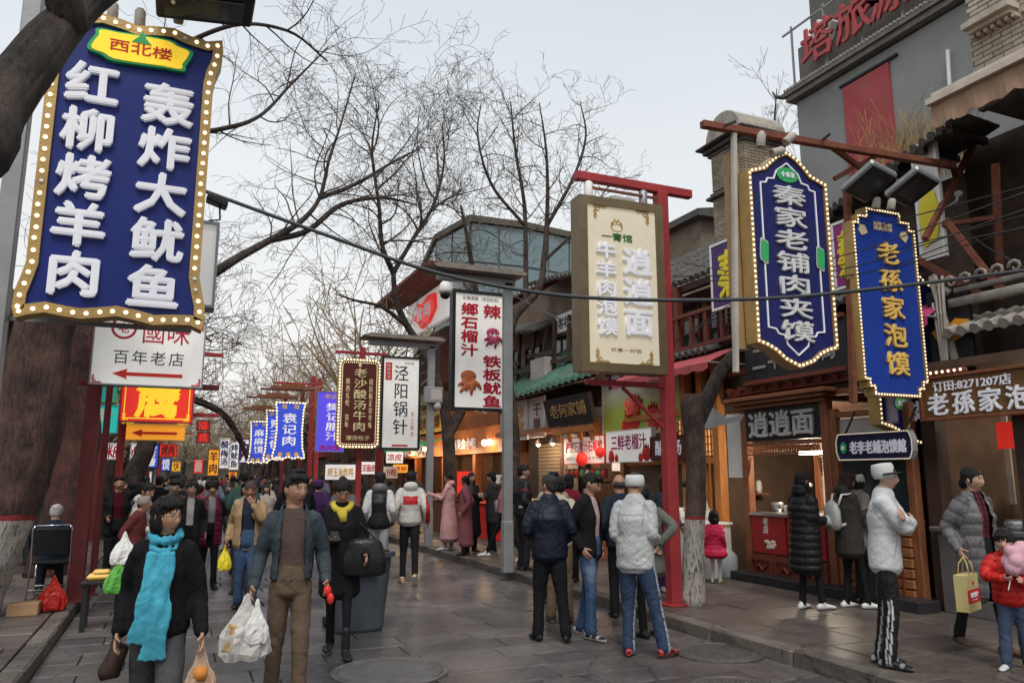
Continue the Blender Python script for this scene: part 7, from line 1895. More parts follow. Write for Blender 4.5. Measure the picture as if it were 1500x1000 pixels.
 if hair in ('short', 'crop'):
  hball(0, .010, .038, .080, .097, .086); hball(0, .045, .0, .070, .062, .085)
  if hair == 'short': hball(.02, -.045, .082, .055, .05, .034); hball(-.025, -.04, .085, .05, .05, .034)
  for sd in (1, -1): hball(sd * .068, .006, .028, .018, .038, .04)
 elif hair == 'balding': hball(0, .045, .0, .078, .062, .055)
 elif hair == 'buzz': hball(0, .006, .030, .0795, .0985, .093)
 elif hair == 'bowl': hball(0, .008, .036, .088, .104, .092); hball(0, -.055, .06, .065, .045, .035)
 elif hair == 'bob':
  hball(0, .014, .038, .089, .103, .094); hball(0, .045, -.03, .078, .065, .105)
  for sd in (1, -1): hball(sd * .068, .012, -.02, .026, .05, .09)
  hball(.03, -.05, .075, .05, .045, .035); hball(-.03, -.045, .078, .05, .045, .034)
 elif hair in ('long', 'pony', 'bun', 'tied'):
  hball(0, .012, .038, .084, .100, .092); hball(0, .05, .0, .070, .06, .085)
  for sd in (1, -1): hball(sd * .068, .004, .02, .02, .04, .06)
  if hair == 'long':
   loft(b, [(hp(0, .055, 0), Mh.to_3x3() @ V((1, 0, 0)), Mh.to_3x3() @ V((0, 1, 0)), .082 * Hs, .05 * Hs), (hp(0, .06, -.12), rt2, fr2, .085 * Hs, .045 * Hs), (nb - fr2 * .085 * s - up2 * .10 * s, rt2, fr2, .085 * s, .032 * s), (nb - fr2 * .10 * s - up2 * .24 * s, rt2, fr2, .06 * s, .02 * s)], 14)
   for sd in (1, -1): limb(b, [hp(sd * .07, .0, .0), hp(sd * .075, .0, -.09), nb + rt2 * sd * .075 * s + fr2 * .055 * s - up2 * .07 * s], [.024 * Hs, .028 * Hs, .015 * Hs], 8)
  if hair == 'pony': limb(b, [hp(0, .09, .04), hp(0, .135, .0), nb - fr2 * .12 * s - up2 * .06 * s, nb - fr2 * .13 * s - up2 * .25 * s], [.028 * Hs, .036 * Hs, .036 * s, .014 * s], 10)
  if hair == 'bun': hball(0, .075, .09, .04, .04, .04)
  if hair == 'tied': hball(0, .095, -.03, .045, .035, .055)
 elif hair == 'curly':
  hball(0, .012, .04, .100, .112, .10)
  r_ = random.Random(3)
  for i in range(60):
   a = r_.uniform(0, 2 * PI); e = r_.uniform(-.3, 1.5); x_, y_, z_ = math.cos(a) * math.cos(e), math.sin(a) * math.cos(e), math.sin(e)
   if y_ < -.35 and z_ < .55: continue
   hball(x_ * .095, .012 + y_ * .105, .03 + z_ * .10, .028, .028, .028, 6, 5)
 if b.v:
  me = remesh(b, {0: .007, 1: .009, 2: .014, 3: .02}[q], 1); co = getco(me); no = getno(me)
  hh = (np.c_[co, np.ones(len(co))] @ inv.T)[:, :3]
  az = np.arctan2(hh[:, 0], hh[:, 1] - .02)
  if q < 3: setco(me, co + no * (.0035 * np.sin(az * 37 + 60 * hh[:, 2]) + .0045 * wob(hh * np.array([1, 1, .35]), 75))[:, None])
  setcol(me, np.tile(np.array(haircol), (len(co), 1)) * (1 + .25 * wob(hh * np.array([1, 1, .2]), 90)[:, None])); me.materials.append(M_hair); me.polygons.foreach_set('use_smooth', [True] * len(me.polygons))
  ob = bpy.data.objects.new('hair', me); COL.objects.link(ob); ob.parent = root
 if cap:
  b = MB(Mh @ Matrix.Rotation(math.radians(-8), 4, 'X') @ Matrix.Scale(Hs, 4))
  tall_ = cap.get('h', .07)
  prof = [(.086, -.012), (.094, -.004), (.096, .04), (.090, .05 + tall_ * .7), (.080, .05 + tall_), (.02, .056 + tall_)]
  b.lathe((0, .006, 0), prof, 28)
  b.v = [tuple(p) for p in b.v]
  co_ = b.build('cap', mat('cap_cloth_' + cap['n'], cap['col'], .85, var=.1, bump=.4, bscale=200), root, True)
  if cap.get('brim'):
   b = MB(Mh @ Matrix.Rotation(math.radians(-8), 4, 'X') @ Matrix.Scale(Hs, 4))
   v = []; f = []; N = 14
   for i in range(N + 1):
    a = -PI * .5 + (i / N - .5) * PI * .95
    for (r_, z_) in ((.088, .034), (.125 + .022 * math.sin(-a) ** 2, .022), (.120, .016), (.086, .026)): v.append((math.cos(a) * r_, .006 + math.sin(a) * r_ * 1.02, z_))
   for i in range(N):
    for k in range(4): f.append((4 * i + k, 4 * i + (k + 1) % 4, 4 * i + 4 + (k + 1) % 4, 4 * i + 4 + k))
   b.add(v, f); b.build('cap_brim', mat('cap_brim_dark', cap['brim'], .7), root, True)
 if glasses:
  b = MB(Mh @ Matrix.Scale(Hs, 4))
  for sd in (1, -1):
   b.tube([(sd * .031 + .019 * math.cos(a), -.098, .002 + .014 * math.sin(a)) for a in [2 * PI * i / 12 for i in range(13)]], .0014, 5, cap=False)
   b.tube([(sd * .050, -.097, .006), (sd * .078, -.03, .008), (sd * .08, .01, .004)], .0014, 5)
  b.tube([(-.012, -.098, .004), (.012, -.098, .004)], .0014, 5)
  b.build('glasses', mat('thin_metal_frames', (.12, .1, .08), .3, .8, var=0, bump=0), root)
 info = dict(root=root, hand=[h + (h - e).normalized() * .085 * s for h, e in zip(hd, el)], nb=nb, pel=pel, ch=ch, fr=fr2, rt=rt2, up=up2, s=s, Mh=Mh, an=an, kn=kn, el=el, sh=shl, hc=hc)
 return info
def wpt(P, v): return P['root'].matrix_basis @ Vector(v)
# striped clothing helpers
def zband(base, bands, arms=None):
 def f(co, part, T, no):
  c = np.tile(np.array(base), (len(co), 1))
  for z0, z1, cc in bands: m = (co[:, 2] > z0) & (co[:, 2] < z1); c[m] = cc
  if arms is not None: c[(part == 1) | (part == 2)] = arms
  return c
 return f
# accessories carried by people; things of their own
def plastic_bag(label, loc, w, h, m, name='plastic_bag', rz=0, seed=0, content=None, handles=True, cat='bag'):
 t = thing(name, label, cat, tuple(loc), rz); r = random.Random(seed)
 b = MB(); n = 26; rings = []
 for (u, k) in ((0, .55), (.03, .86), (.12, .97), (.25, .98), (.38, .92), (.5, .80), (.6, .62), (.7, .46), (.8, .32), (.9, .2), (1.0, .13)):
  rings.append([(math.copysign(abs(math.cos(2 * PI * i / n)) ** .7, math.cos(2 * PI * i / n)) * w / 2 * k * (1 + .07 * math.sin(i * 2.7 + u * 5 + seed) + r.uniform(-.06, .06)), math.sin(2 * PI * i / n) * w * .26 * k * (1 + .2 * math.sin(i * 3.9 + u * 4) + r.uniform(-.12, .12)), -h * (1 - u) + r.uniform(-.01, .01) * h * 4 * (u > 0)) for i in range(n)])
 vs = [p for r_ in rings for p in r_]; fs = []
 for j in range(len(rings) - 1):
  for i in range(n): i2 = (i + 1) % n; fs.append((j * n + i, j * n + i2, (j + 1) * n + i2, (j + 1) * n + i))
 fs.append(tuple(range(n))[::-1])
 b.add(vs, fs); b.build('bag_film', m, t, False)
 if handles:
  for s_ in (-1, 1): MB().tube([(s_ * w * .06, 0, -h * .12), (s_ * w * .05, .01, -.01), (0, 0, .025)], [w * .05, .010, .008], 6).build('handle', m, t, True)
 if content: content(t)
 return t
M_film = mat('thin_white_plastic', (.62, .60, .57), .3, var=.1, bump=.5, bscale=30, trans=.0, alpha=.78)
M_film2 = mat('milky_plastic', (.70, .69, .67), .35, var=.05, bump=.5, bscale=26)
def prj(px, py): return GZ(px, py, 0.0)
JEANS = (.045, .085, .17)
# 1 woman with blue scarf
P = person('woman in a black jacket and long bright blue scarf, short dark hair and glasses, walking', -.03, 4.95, 0, face=-5, H=1.56, female=True, q=0, hair='bob', glasses=True, skin=(.40, .23, .15), build=.98,
 turn=48, top=dict(col=(.011, .011, .013), hem=.05, fit=1.08, fold=.009, collar=.02, sr=1.08), bottom=dict(col=(.075, .075, .08), fit=1.08, fold=.009), shoes=dict(col=BLK), lean=2,
 hands=[(.25, -.12, -.06), (.22, -.02, -.05)], feet=[(.10, -.22, 0), (.09, .25, .03)])
W1 = P
def scarf(P, col, label):
 s = P['s']; t = thing('blue_scarf', label, 'scarf', (0, 0, 0)); t.location = P['root'].location; t.rotation_euler = P['root'].rotation_euler
 b = MB(); nb, fr, rt, up = P['nb'], P['fr'], P['rt'], P['up']
 pts = [nb + up * .035 * s + rt * (.085 * s * math.cos(a)) + fr * (.085 * s * math.sin(a)) - up * .03 * s * max(0, math.sin(a)) for a in [2 * PI * j / 16 for j in range(17)]]
 b.tube(pts, [.028 * s + .004 * math.sin(j * 2.3) for j in range(17)], 10)
 pts = [nb - up * .01 * s + rt * (.075 * s * math.cos(a)) + fr * (.10 * s * math.sin(a)) - up * .05 * s * max(0, math.sin(a)) for a in [2 * PI * j / 16 for j in range(17)]]
 b.tube(pts, .022 * s, 10)
 top_ = nb + fr * .12 * s - up * .06 * s
 for (dx, L, w, ph) in ((.035, .62, .075, 0), (-.045, .52, .06, 1)):
  rings = []
  for i in range(12):
   u = i / 11; c = top_ + rt * (dx - .05 * u) * s - up * L * u * s + fr * (.03 + .025 * math.sin(u * 3)) * s
   rings.append((c, rt, fr, (w * (.55 + .5 * u) + .008 * math.sin(u * 14 + ph)) * s, (.020 - .006 * u) * s))
  loft(b, rings, 18)
 me = remesh(b, .008, 1); co = getco(me); no = getno(me)
 setco(me, co + no * (.0045 * np.sin(co[:, 0] * 150 + 7 * wob(co * np.array([1, 1, .3]), 8)) + .003 * wob(co, 30))[:, None])
 setcol(me, np.tile(np.array(col), (len(co), 1)) * (1 + .22 * wob(co, 9)[:, None])); me.materials.append(M_cloth); me.polygons.foreach_set('use_smooth', [True] * len(me.polygons))
 o = bpy.data.objects.new('scarf_cloth', me); COL.objects.link(o); o.parent = t
scarf(P, (.07, .37, .50), 'long crumpled bright blue scarf round the neck of the woman in the black jacket')
def oranges(t):
 for i, (x, y, z) in enumerate(((-.03, 0, -.22), (.04, .01, -.20), (0, -.02, -.14), (.01, .03, -.25))): MB().ball((x, y, z), .042, 10, 8).build('orange_fruit', mat('orange_peel', (.55, .20, .04), .5, var=.2), t, True)
plastic_bag('thin plastic bag of orange fruit in the hand of the woman with the blue scarf', wpt(P, P['hand'][0]), .17, .30, mat('clear_film', (.6, .42, .3), .25, var=.1, bump=.5, bscale=30, alpha=.55), content=oranges, seed=3)
hb = thing('handbag', 'small dark brown handbag at the hip of the woman with the blue scarf', 'handbag', tuple(wpt(P, P['pel'] + Vector((-.24, .06, -.16)))))
MB().tube([(-.05, 0, -.12), (0, 0, -.10), (.04, 0, .02), (.0, 0, .06)], [.05, .10, .08, .03], 12, ell=(1, .6)).build('bag_body', M_['wood_dark'], hb, True); MB().tube([(0, 0, .02), (.02, .02, .2), (.06, 0, .4)], .008, 6).build('strap', M_['black'], hb)
# 2 man in denim jacket
def denim(co, part, T, no):
 c = np.tile(np.array((.048, .062, .075)), (len(co), 1)) * (1 + .18 * wob(co, 25)[:, None])
 return c
P = person('man in a grey blue denim jacket and brown sweater with khaki trousers, walking', .81, 5.9, 0, face=0, H=1.70, q=0, hair='short', skin=(.33, .185, .12), build=.90,
 turn=38, tilt=3, top=dict(colf=denim, hem=.0, fit=1.04, fold=.009, collarring=1.0, open=.075, openflare=.3, collar=.01), inner=dict(col=(.095, .068, .058), name='sweater'), bottom=dict(col=(.125, .088, .062), fit=.92, fold=.012, m='cloth'),
 shoes=dict(col=(.11, .04, .02), shaft=.14), hands=[(.245, -.10, -.01), (.255, -.10, -.03)], feet=[(.085, -.06, 0), (.11, .12, .0)], curl=.75)
D2 = P
t = plastic_bag('bulging white carrier bag with a golden box inside, held by the denim jacket man', wpt(P, P['hand'][1] + Vector((-.02, -.03, 0))), .34, .40, M_film, seed=1, content=lambda t: MB().box((-.02, 0, -.27), (.23, .12, .18), rot=Matrix.Rotation(.25, 3, 'Y'), ch=.01).build('golden_box', mat('gold_food_box', (.42, .28, .12), .5, var=.3, scale=20), t))
plastic_bag('smaller white plastic bag in front of the bulging carrier bag of the denim jacket man', wpt(P, P['hand'][1] + Vector((.05, -.08, -.03))), .16, .26, M_film2, seed=7)
rb_ = MB().ball((0, 0, 0), (.03, .03, .04), 8, 6).ball((.02, -.02, -.05), (.025, .02, .04), 8, 6).build('red_snack_bag', M_['red'], None, True, loc=tuple(wpt(P, P['hand'][0] + Vector((0, -.03, 0))))); tag(rb_, 'crumpled red snack wrapper in the left hand of the denim jacket man', 'wrapper')
# 3 woman in black with yellow scarf looking at her phone
P = person('woman in black with a yellow scarf looking down at her phone beside the bin', 1.48, 7.55, 0, face=0, H=1.66, female=True, q=1, hair='bun', skin=(.36, .20, .13), nod=30, turn=8,
 top=dict(col=BLK, hem=.34, fit=1.12, flare=1.08, fold=.009, sr=1.1), bottom=dict(col=BLK, fit=.72), shoes=dict(col=BLK, shaft=.26), hands=[(.24, -.22, .02), (.06, -.30, .18)], feet=[(.08, -.15, 0), (.07, .18, .03)], palms=[None, (0, .3, 1)])
W3 = P
b = MB(); nb, fr, rt, up, s = P['nb'], P['fr'], P['rt'], P['up'], P['s']
b.tube([nb + up * .01 + rt * (.08 * math.cos(a)) + fr * (.085 * math.sin(a)) - up * .06 * max(0, math.sin(a)) for a in [2 * PI * j / 14 for j in range(15)]], .034, 10); b.tube([nb + fr * .10 - up * .05, nb + fr * .13 - up * .15 + rt * .02], [.05, .03], 10)
o = b.build('yellow_scarf', mat('yellow_scarf_cloth', (.50, .38, .04), .8, var=.2, bump=.4), None, True); o.location = P['root'].location; o.rotation_euler = P['root'].rotation_euler; tag(o, 'yellow scarf tucked in the collar of the woman looking at her phone', 'scarf')
ph = MB().box((0, 0, 0), (.075, .15, .009), rot=Matrix.Rotation(.5, 3, 'X'), ch=.003).build('smartphone', M_['black'], None, loc=tuple(wpt(P, P['hand'][1] + Vector((.0, -.02, .035))))); tag(ph, 'dark smartphone in the hand of the woman with the yellow scarf', 'phone')
def shoulder_bag(P, label, m, off, w=.34, h=.26, d=.12, strap=True, name='shoulder_bag'):
 t = thing(name, label, 'bag', tuple(wpt(P, P['pel'] + Vector(off))), P['root'].rotation_euler.z)
 MB().tube([(0, 0, -h * .5), (0, 0, -h * .42), (0, 0, 0), (0, 0, h * .35), (0, 0, h * .5)], [w * .40, w * .5, w * .48, w * .40, w * .30], 16, ell=(1, d / w)).build('bag_body', m, t, True)
 if strap:
  tgt = (P['nb'] - P['pel'] - Vector(off)) + P['rt'] * (.1 if off[0] > 0 else -.1) - P['up'] * .02
  for k in (-1, 1): MB().tube([(k * w * .3, 0, h * .4), Vector((k * w * .12, -.02, h * .4)).lerp(tgt, .5), tgt + Vector((k * .01, 0, .03))], .008, 6).build('strap', m, t, True)
 return t
shoulder_bag(P, 'large black leather shoulder bag of the woman with the yellow scarf', mat('black_leather', (.014, .014, .016), .3, var=.1, bump=.3), (.22, -.12, .0), .42, .34, .16)
# bin
bn = thing('rubbish_bin', 'large dark grey blue wheeled bin with a wide rim behind the denim jacket man', 'bin', (1.90, 8.75, 0), .1)
M_bin = mat('bin_plastic', (.045, .055, .068), .45, var=.15, bump=.1, dirt=.3, dirtcol=(.09, .085, .08))
def rr_poly(w, d, r, n=4):
 out = []
 for (cx, cy, a0) in ((w/2 - r, d/2 - r, 0), (-w/2 + r, d/2 - r, PI/2), (-w/2 + r, -d/2 + r, PI), (w/2 - r, -d/2 + r, 1.5*PI)):
  for i in range(n + 1): a = a0 + PI/2 * i / n; out.append((cx + r * math.cos(a), cy + r * math.sin(a)))
 return out
b = MB(); vs = []; lv = [(0, .50, .46), (.03, .53, .49), (.60, .62, .56), (.80, .65, .60), (.80, .60, .55), (.10, .50, .44)]
for z, w_, d_ in lv: vs += [(x, y, z) for x, y in rr_poly(w_, d_, .10)]
n_ = 20; fs = []
for j in range(len(lv) - 1): fs += [(j*n_ + i, j*n_ + (i+1) % n_, (j+1)*n_ + (i+1) % n_, (j+1)*n_ + i) for i in range(n_)]
fs.append(tuple(range(n_))[::-1]); fs.append(tuple(range((len(lv)-1)*n_, len(lv)*n_)))
b.add(vs, fs); b.build('bin_body', M_bin, bn, False)
b = MB(); P0 = rr_poly(.72, .67, .13); P1 = rr_poly(.62, .57, .10)
vs = [(x, y, .78) for x, y in P0] + [(x, y, .83) for x, y in P0] + [(x, y, .83) for x, y in P1] + [(x, y, .78) for x, y in P1]; fs = []
for j in range(4): fs += [(j*n_ + i, j*n_ + (i+1) % n_, ((j+1) % 4)*n_ + (i+1) % n_, ((j+1) % 4)*n_ + i) for i in range(n_)]
b.add(vs, fs).build('rim', M_bin, bn)
MB().ring([(-.12, .60), (.12, .60), (.12, .68), (-.12, .68)], [(-.10, .615), (.10, .615), (.10, .665), (-.10, .665)], -.325, -.28).build('hand_hold', M_bin, bn)
for sx_ in (-1, 1): MB().lathe((0, 0, -.03), [(.06, 0), (.06, .06)], 14).build('wheel', M_['black'], bn, loc=(sx_ * .24, .27, .06), rot=(0, PI / 2, 0))
MB().box((0, 0, .84), (.56, .5, .02)).build('liner', M_['black'], bn)
# 4 man in tan jacket eating
P = person('bald stocky man in an open tan jacket over a navy shirt eating a snack, jeans', .90, 10.6, 0, face=-5, H=1.62, q=1, hair='buzz', haircol=(.06, .04, .035), skin=(.33, .17, .11), build=1.12, nod=14,
 top=dict(col=(.33, .22, .12), hem=.10, fit=1.1, open=.085, collarring=1.0, fold=.01), inner=dict(col=(.02, .025, .045)), bottom=dict(col=(.045, .085, .16), fit=1.05, fold=.010), shoes=dict(col=BLK), hands=[(.06, -.22, .43), (.27, .0, -.03)], feet=[(.10, -.12, 0), (.10, .12, .01)], palms=[(-.3, .4, .6), None], elbows=[(.5, -.1, -1), None])
plastic_bag('bright yellow plastic bag held by the bald man in the tan jacket', wpt(P, P['hand'][1]), .16, .30, M_['yellow'], seed=4)
# 5 tall man in black behind him
person('tall man in a black shirt behind the denim jacket man, head turned right', 1.42, 10.2, 0, face=10, H=1.78, q=1, hair='short', skin=(.38, .22, .15), turn=40, top=dict(col=(.012, .012, .014), fit=1.05, hem=.06), inner=dict(col=(.4, .4, .4)), bottom=dict(col=(.02, .02, .025)))
# 6 maroon puffer woman
def puff(co, part, T, no):
 c = np.tile(np.array((.13, .012, .035)), (len(co), 1)); c[(part == 1) | (part == 2)] = BLK; return c
P = person('curly haired woman in a maroon quilted vest with black sleeves and black trousers', .52, 12.7, 0, face=5, H=1.60, female=True, q=1, hair='curly', skin=(.38, .22, .15), top=dict(colf=puff, hem=.24, fit=1.12, quilt=(.075, .011), open=.055, collarring=1.0, m='nylon', fold=.003), inner=dict(col=(.25, .25, .25)), bottom=dict(col=BLK, fit=.85), hands=[(.26, -.05, .02), (.25, -.08, .06)], feet=[(.09, -.12, 0), (.09, .1, .02)])
# 7 man on phone far left
P = person('man in black coat and dark red sweater, phone to his ear, by the red post', -.80, 13.6, 0, face=2, H=1.68, q=1, hair='short', skin=(.34, .19, .13), turn=-8, top=dict(col=BLK, hem=.16, fit=1.1, open=.07, fold=.008), inner=dict(col=(.06, .006, .012)), bottom=dict(col=BLK), hands=[(.13, -.03, .60), (.14, -.16, .10)], elbows=[(1, -.2, -.8), None], palms=[(-1, 0, .3), None])
# 8 ladies behind the blue scarf
P = person('woman in a white padded jacket looking down, left of the maroon vest', -.35, 11.0, 0, face=50, H=1.60, female=True, q=1, hair='tied', skin=(.38, .22, .15), nod=20, top=dict(col=(.48, .46, .43), hem=.12, fit=1.15, hood=True, m='nylon', quilt=(.12, .006)), bottom=dict(col=(.35, .33, .32), fit=.9), shoes=dict(col=(.5, .5, .5)), hands=[(.12, -.25, .15), (.12, -.28, .12)])
P = person('woman in dark jacket with white collar between the blue scarf and the maroon vest', .22, 12.2, 0, face=0, H=1.60, female=True, q=2, hair='tied', skin=(.40, .24, .17), top=dict(col=(.02, .02, .022), open=.05), inner=dict(col=(.5, .48, .46)), bottom=dict(col=BLK))
P = person('man with receding hair and pale face looking down behind the blue scarf woman', -.02, 13.2, 0, face=10, H=1.64, q=2, hair='short', skin=(.42, .26, .19), nod=20, top=dict(col=(.06, .05, .05)), bottom=dict(col=BLK))
P = person('woman with shoulder length hair in a pale grey top behind the tan jacket man', .96, 12.0, 0, face=-10, H=1.60, female=True, q=2, hair='bob', skin=(.40, .24, .17), top=dict(col=(.33, .31, .29)), bottom=dict(col=(.05, .05, .06)))
# 9 black vest man from behind
def vest(co, part, T, no):
 c = np.tile(np.array(BLK), (len(co), 1)); c[(part == 1) | (part == 2)] = (.50, .49, .48)
 c[(part == 0) & (T > .94)] = (.12, .12, .12); c[(part == 0) & (T < -.0)] = (.1, .1, .1); return c
P = person('young man seen from behind in a black and white baseball jacket and light grey jeans', 2.93, 12.0, 0, face=176, H=1.74, q=1, hair='short', skin=(.38, .22, .15), turn=0, top=dict(colf=vest, fit=1.12, hem=.05, hood=True, m='leather', fold=.009), bottom=dict(col=(.27, .29, .31), fit=.9, fold=.01), shoes=dict(col=(.5, .5, .48), sole=(.6, .6, .6)), hands=[(.20, -.14, .06), (.22, -.10, .02)], feet=[(.10, -.16, 0), (.07, .20, .04, 8, 35)])
# 10 white jacket with a red band
def redband(co, part, T, no):
 c = np.tile(np.array((.52, .50, .46)), (len(co), 1)); c[(part == 0) & (co[:, 2] > 1.20) & (co[:, 2] < 1.33)] = (.45, .02, .025)
 m = (part == 1) | (part == 2); c[m & (no[:, 1] < .2) & (T > .2)] = (.40, .02, .025) if 0 else (.52, .50, .46)
 c[m & (co[:, 2] < 1.33) & (np.abs(co[:, 0]) > .235)] = (.42, .02, .025); return c
P = person('young man from behind in a cream jacket with a broad red band, black trousers', 3.45, 12.1, 0, face=182, H=1.76, q=1, hair='short', skin=(.36, .21, .14), top=dict(colf=redband, fit=1.15, hem=.03, hood=True, m='nylon', fold=.009, sr=1.12), bottom=dict(col=BLK, fit=.86, crop=.05), shoes=dict(col=(.30, .19, .10), sole=(.55, .5, .42), sock=(.5, .5, .5)), hands=[(.27, .0, -.02), (.27, .02, -.02)], feet=[(.10, .05, 0), (.08, .30, .05, 8, 45)])
# 11 grey brown coat
P = person('person seen from behind in a grey brown coat and dark trousers beside the baseball jacket', 2.55, 12.9, 0, face=180, H=1.64, q=2, hair='short', skin=(.38, .22, .15), top=dict(col=(.12, .10, .105), hem=.25, fit=1.1), bottom=dict(col=(.03, .035, .06)))
P = person('person in a purple knitted hat and dark purple coat in the crowd', 2.35, 14.2, 0, face=180, H=1.62, q=2, hair='crop', cap=dict(n='purple', col=(.06, .02, .12), h=.06), top=dict(col=(.05, .02, .08), hem=.2, fit=1.1), bottom=dict(col=BLK))
# 12 girl in a long pink coat
P = person('girl in a long dusty pink hooded coat holding out snacks by the stalls', 5.28, 15.6, .13, face=-100, H=1.62, female=True, q=1, hair='tied', skin=(.42, .25, .19), turn=-10, top=dict(col=(.60, .32, .32), hem=.68, fit=1.06, flare=1.45, hood=True, fold=.010, name='long_coat'), bottom=dict(col=(.4, .38, .36), fit=.8), shoes=dict(col=(.55, .54, .53)), hands=[(.10, -.36, .27), (.10, -.34, .24)], feet=[(.06, -.06, 0), (.06, .06, .0)])
P = person('second girl in a darker dusty red coat close behind the girl in pink', 5.25, 14.5, .13, face=-100, H=1.55, female=True, q=2, hair='tied', top=dict(col=(.30, .10, .12), hem=.7, fit=1.0, flare=1.2), bottom=dict(col=BLK))
# 13 women in black long coats
P = person('woman in a long black coat holding a pale grey bag beside the stalls', 5.55, 15.0, .13, face=30, H=1.62, female=True, q=2, hair='long', skin=(.40, .25, .18), top=dict(col=BLK, hem=.55, fit=1.2, flare=1.25, m='nylon'), bottom=dict(col=BLK), shoes=dict(col=(.02, .02, .02)), hands=[(.15, -.22, .2), (.2, -.1, .15)])
P = person('woman in a dark grey coat with arms folded next to the long black coat', 5.95, 14.8, .13, face=-70, H=1.64, female=True, q=2, hair='bob', skin=(.42, .27, .2), nod=15, top=dict(col=(.035, .033, .035), hem=.30, fit=1.1), bottom=dict(col=BLK), shoes=dict(col=BLK, sole=(.5, .5, .5)), hands=[(-.02, -.2, .25), (.0, -.22, .22)])
# 14 girl in pink jacket walking, partly behind the grey post
P = person('girl in a salmon pink jacket striding behind the grey post with a grey bag', 5.55, 13.2, .13, face=-90, H=1.56, female=True, q=2, hair='long', skin=(.42, .27, .2), haircol=(.03, .012, .01), top=dict(col=(.48, .14, .16), hem=.0, fit=1.1), bottom=dict(col=(.012, .012, .014), fit=.72), shoes=dict(col=(.6, .6, .6)), feet=[(.05, .35, .03, 5, 30), (.06, -.42, 0)], hands=[(.28, .02, .1), (.25, -.1, .2)])
shoulder_bag(P, 'grey shoulder bag of the girl in the salmon pink jacket', M_['grey_metal'], (-.22, -.15, .12), .26, .22, .1, strap=False)
# 15 man in a black tracksuit
def piping(co, part, T, no):
 c = np.tile(np.array((.014, .014, .017)), (len(co), 1)); c[((part == 1) | (part == 2)) & (np.abs(T - .18) < .012)] = (.4, .02, .02); c[((part == 0)) & (np.abs(co[:, 2] - 1.02) < .014) & (np.abs(co[:, 0]) > .09)] = (.5, .5, .5); return c
P = person('man in a black tracksuit with thin red piping standing by the grey post, facing right', 5.30, 11.85, .13, face=115, H=1.74, q=1, hair='crop', skin=(.36, .21, .15), turn=-12, top=dict(colf=piping, hem=.06, fit=1.08, m='nylon'), bottom=dict(col=(.013, .013, .016), fit=1.05, m='nylon'), shoes=dict(col=BLK, sole=(.1, .1, .1)), hands=[(.2, -.15, .06), (.22, -.14, .04)])
# 16 navy jacket man from behind
P = person('thickset man in a navy jacket and black trousers seen from behind, hands in front', 3.62, 7.42, 0, face=186, H=1.70, q=0, hair='crop', haircol=(.03, .028, .028), skin=(.33, .18, .125), build=1.08, turn=40, top=dict(col=(.008, .010, .022), hem=.10, fit=1.10, collar=.035, collarring=.8, m='nylon', fold=.009), bottom=dict(col=(.010, .010, .012), fit=1.0, fold=.010), shoes=dict(col=(.01, .01, .011)), hands=[(.20, -.16, .08), (.20, -.16, .05)], feet=[(.13, .02, 0, 18), (.15, .16, 0, 12)], elbows=[(.3, 1, -.1), (-.3, 1, -.1)])
# 17 man in black cardigan, jeans
def worn(co, part, T, no):
 c = np.tile(np.array((.045, .085, .17)), (len(co), 1)); k = np.clip(np.exp(-((T - .3) / .16) ** 2) * np.clip(-no[:, 1] + .3, 0, 1), 0, 1)[:, None]; return c * (1 - .6 * k) + np.array((.22, .28, .36)) * .6 * k
P = person('man in a black cardigan over a pale pink T-shirt and faded jeans looking down', 4.05, 7.35, 0, face=62, H=1.72, q=0, hair='short', skin=(.37, .21, .15), nod=22, turn=14, top=dict(col=(.011, .011, .012), hem=.10, fit=1.0, open=.06, fold=.008), inner=dict(col=(.50, .36, .36)), bottom=dict(colf=worn, fit=.95, fold=.012), shoes=dict(col=(.02, .02, .025), sole=(.6, .6, .6), accent=(.3, .3, .3)), hands=[(.20, .02, -.02), (.19, -.02, -.02)], feet=[(.09, .16, 0), (.10, -.06, 0)])
# person behind with khaki trousers
person('person in khaki trousers and a pale jacket mostly hidden behind the black cardigan', 4.15, 8.25, 0, face=180, H=1.68, q=1, hair='short', skin=(.40, .24, .17), turn=20, top=dict(col=(.42, .38, .30), hem=.05), bottom=dict(col=(.16, .11, .07), fit=1.0, fold=.012), shoes=dict(col=BLK, sole=(.3, .3, .3)), feet=[(.1, 0, 0), (.1, .05, 0)])
# 18 white cap man
def side_lines(c, offs, T, part, tmin, wd=.0055):
 out_ = np.abs(REL[:, 0]) > .022
 for o_ in offs: c[out_ & ((part >= 3) | (part == 0)) & (np.abs(REL[:, 1] - o_) < wd) & ((part == 0) | (T > tmin))] = (.55, .55, .55)
 return c
def stripes(co, part, T, no):
 return side_lines(np.tile(np.array((.025, .042, .085)), (len(co), 1)), (-.02, 0, .02), T, part, 0, .0045)
P = person('man in white knitted cap, pale grey jacket and navy white-striped tracksuit trousers, from behind', 4.08, 6.50, 0, face=162, H=1.72, q=0, turn=-22, hair='buzz', haircol=(.05, .042, .038), skin=(.34, .19, .13), cap=dict(n='white', col=(.55, .55, .55), h=.045), nod=8, build=1.04,
 top=dict(col=(.40, .41, .41), hem=.14, fit=1.07, m='nylon', fold=.014, collar=.03, sr=1.04), bottom=dict(colf=stripes, fit=1.06, fold=.010, m='nylon'), shoes=dict(col=(.05, .012, .015), sole=(.45, .05, .06), accent=(.35, .04, .05)), hands=[(.16, -.2, .12), (.16, -.2, .12)], feet=[(.07, .05, 0, 20), (.27, .02, 0, 25)], lean=3)
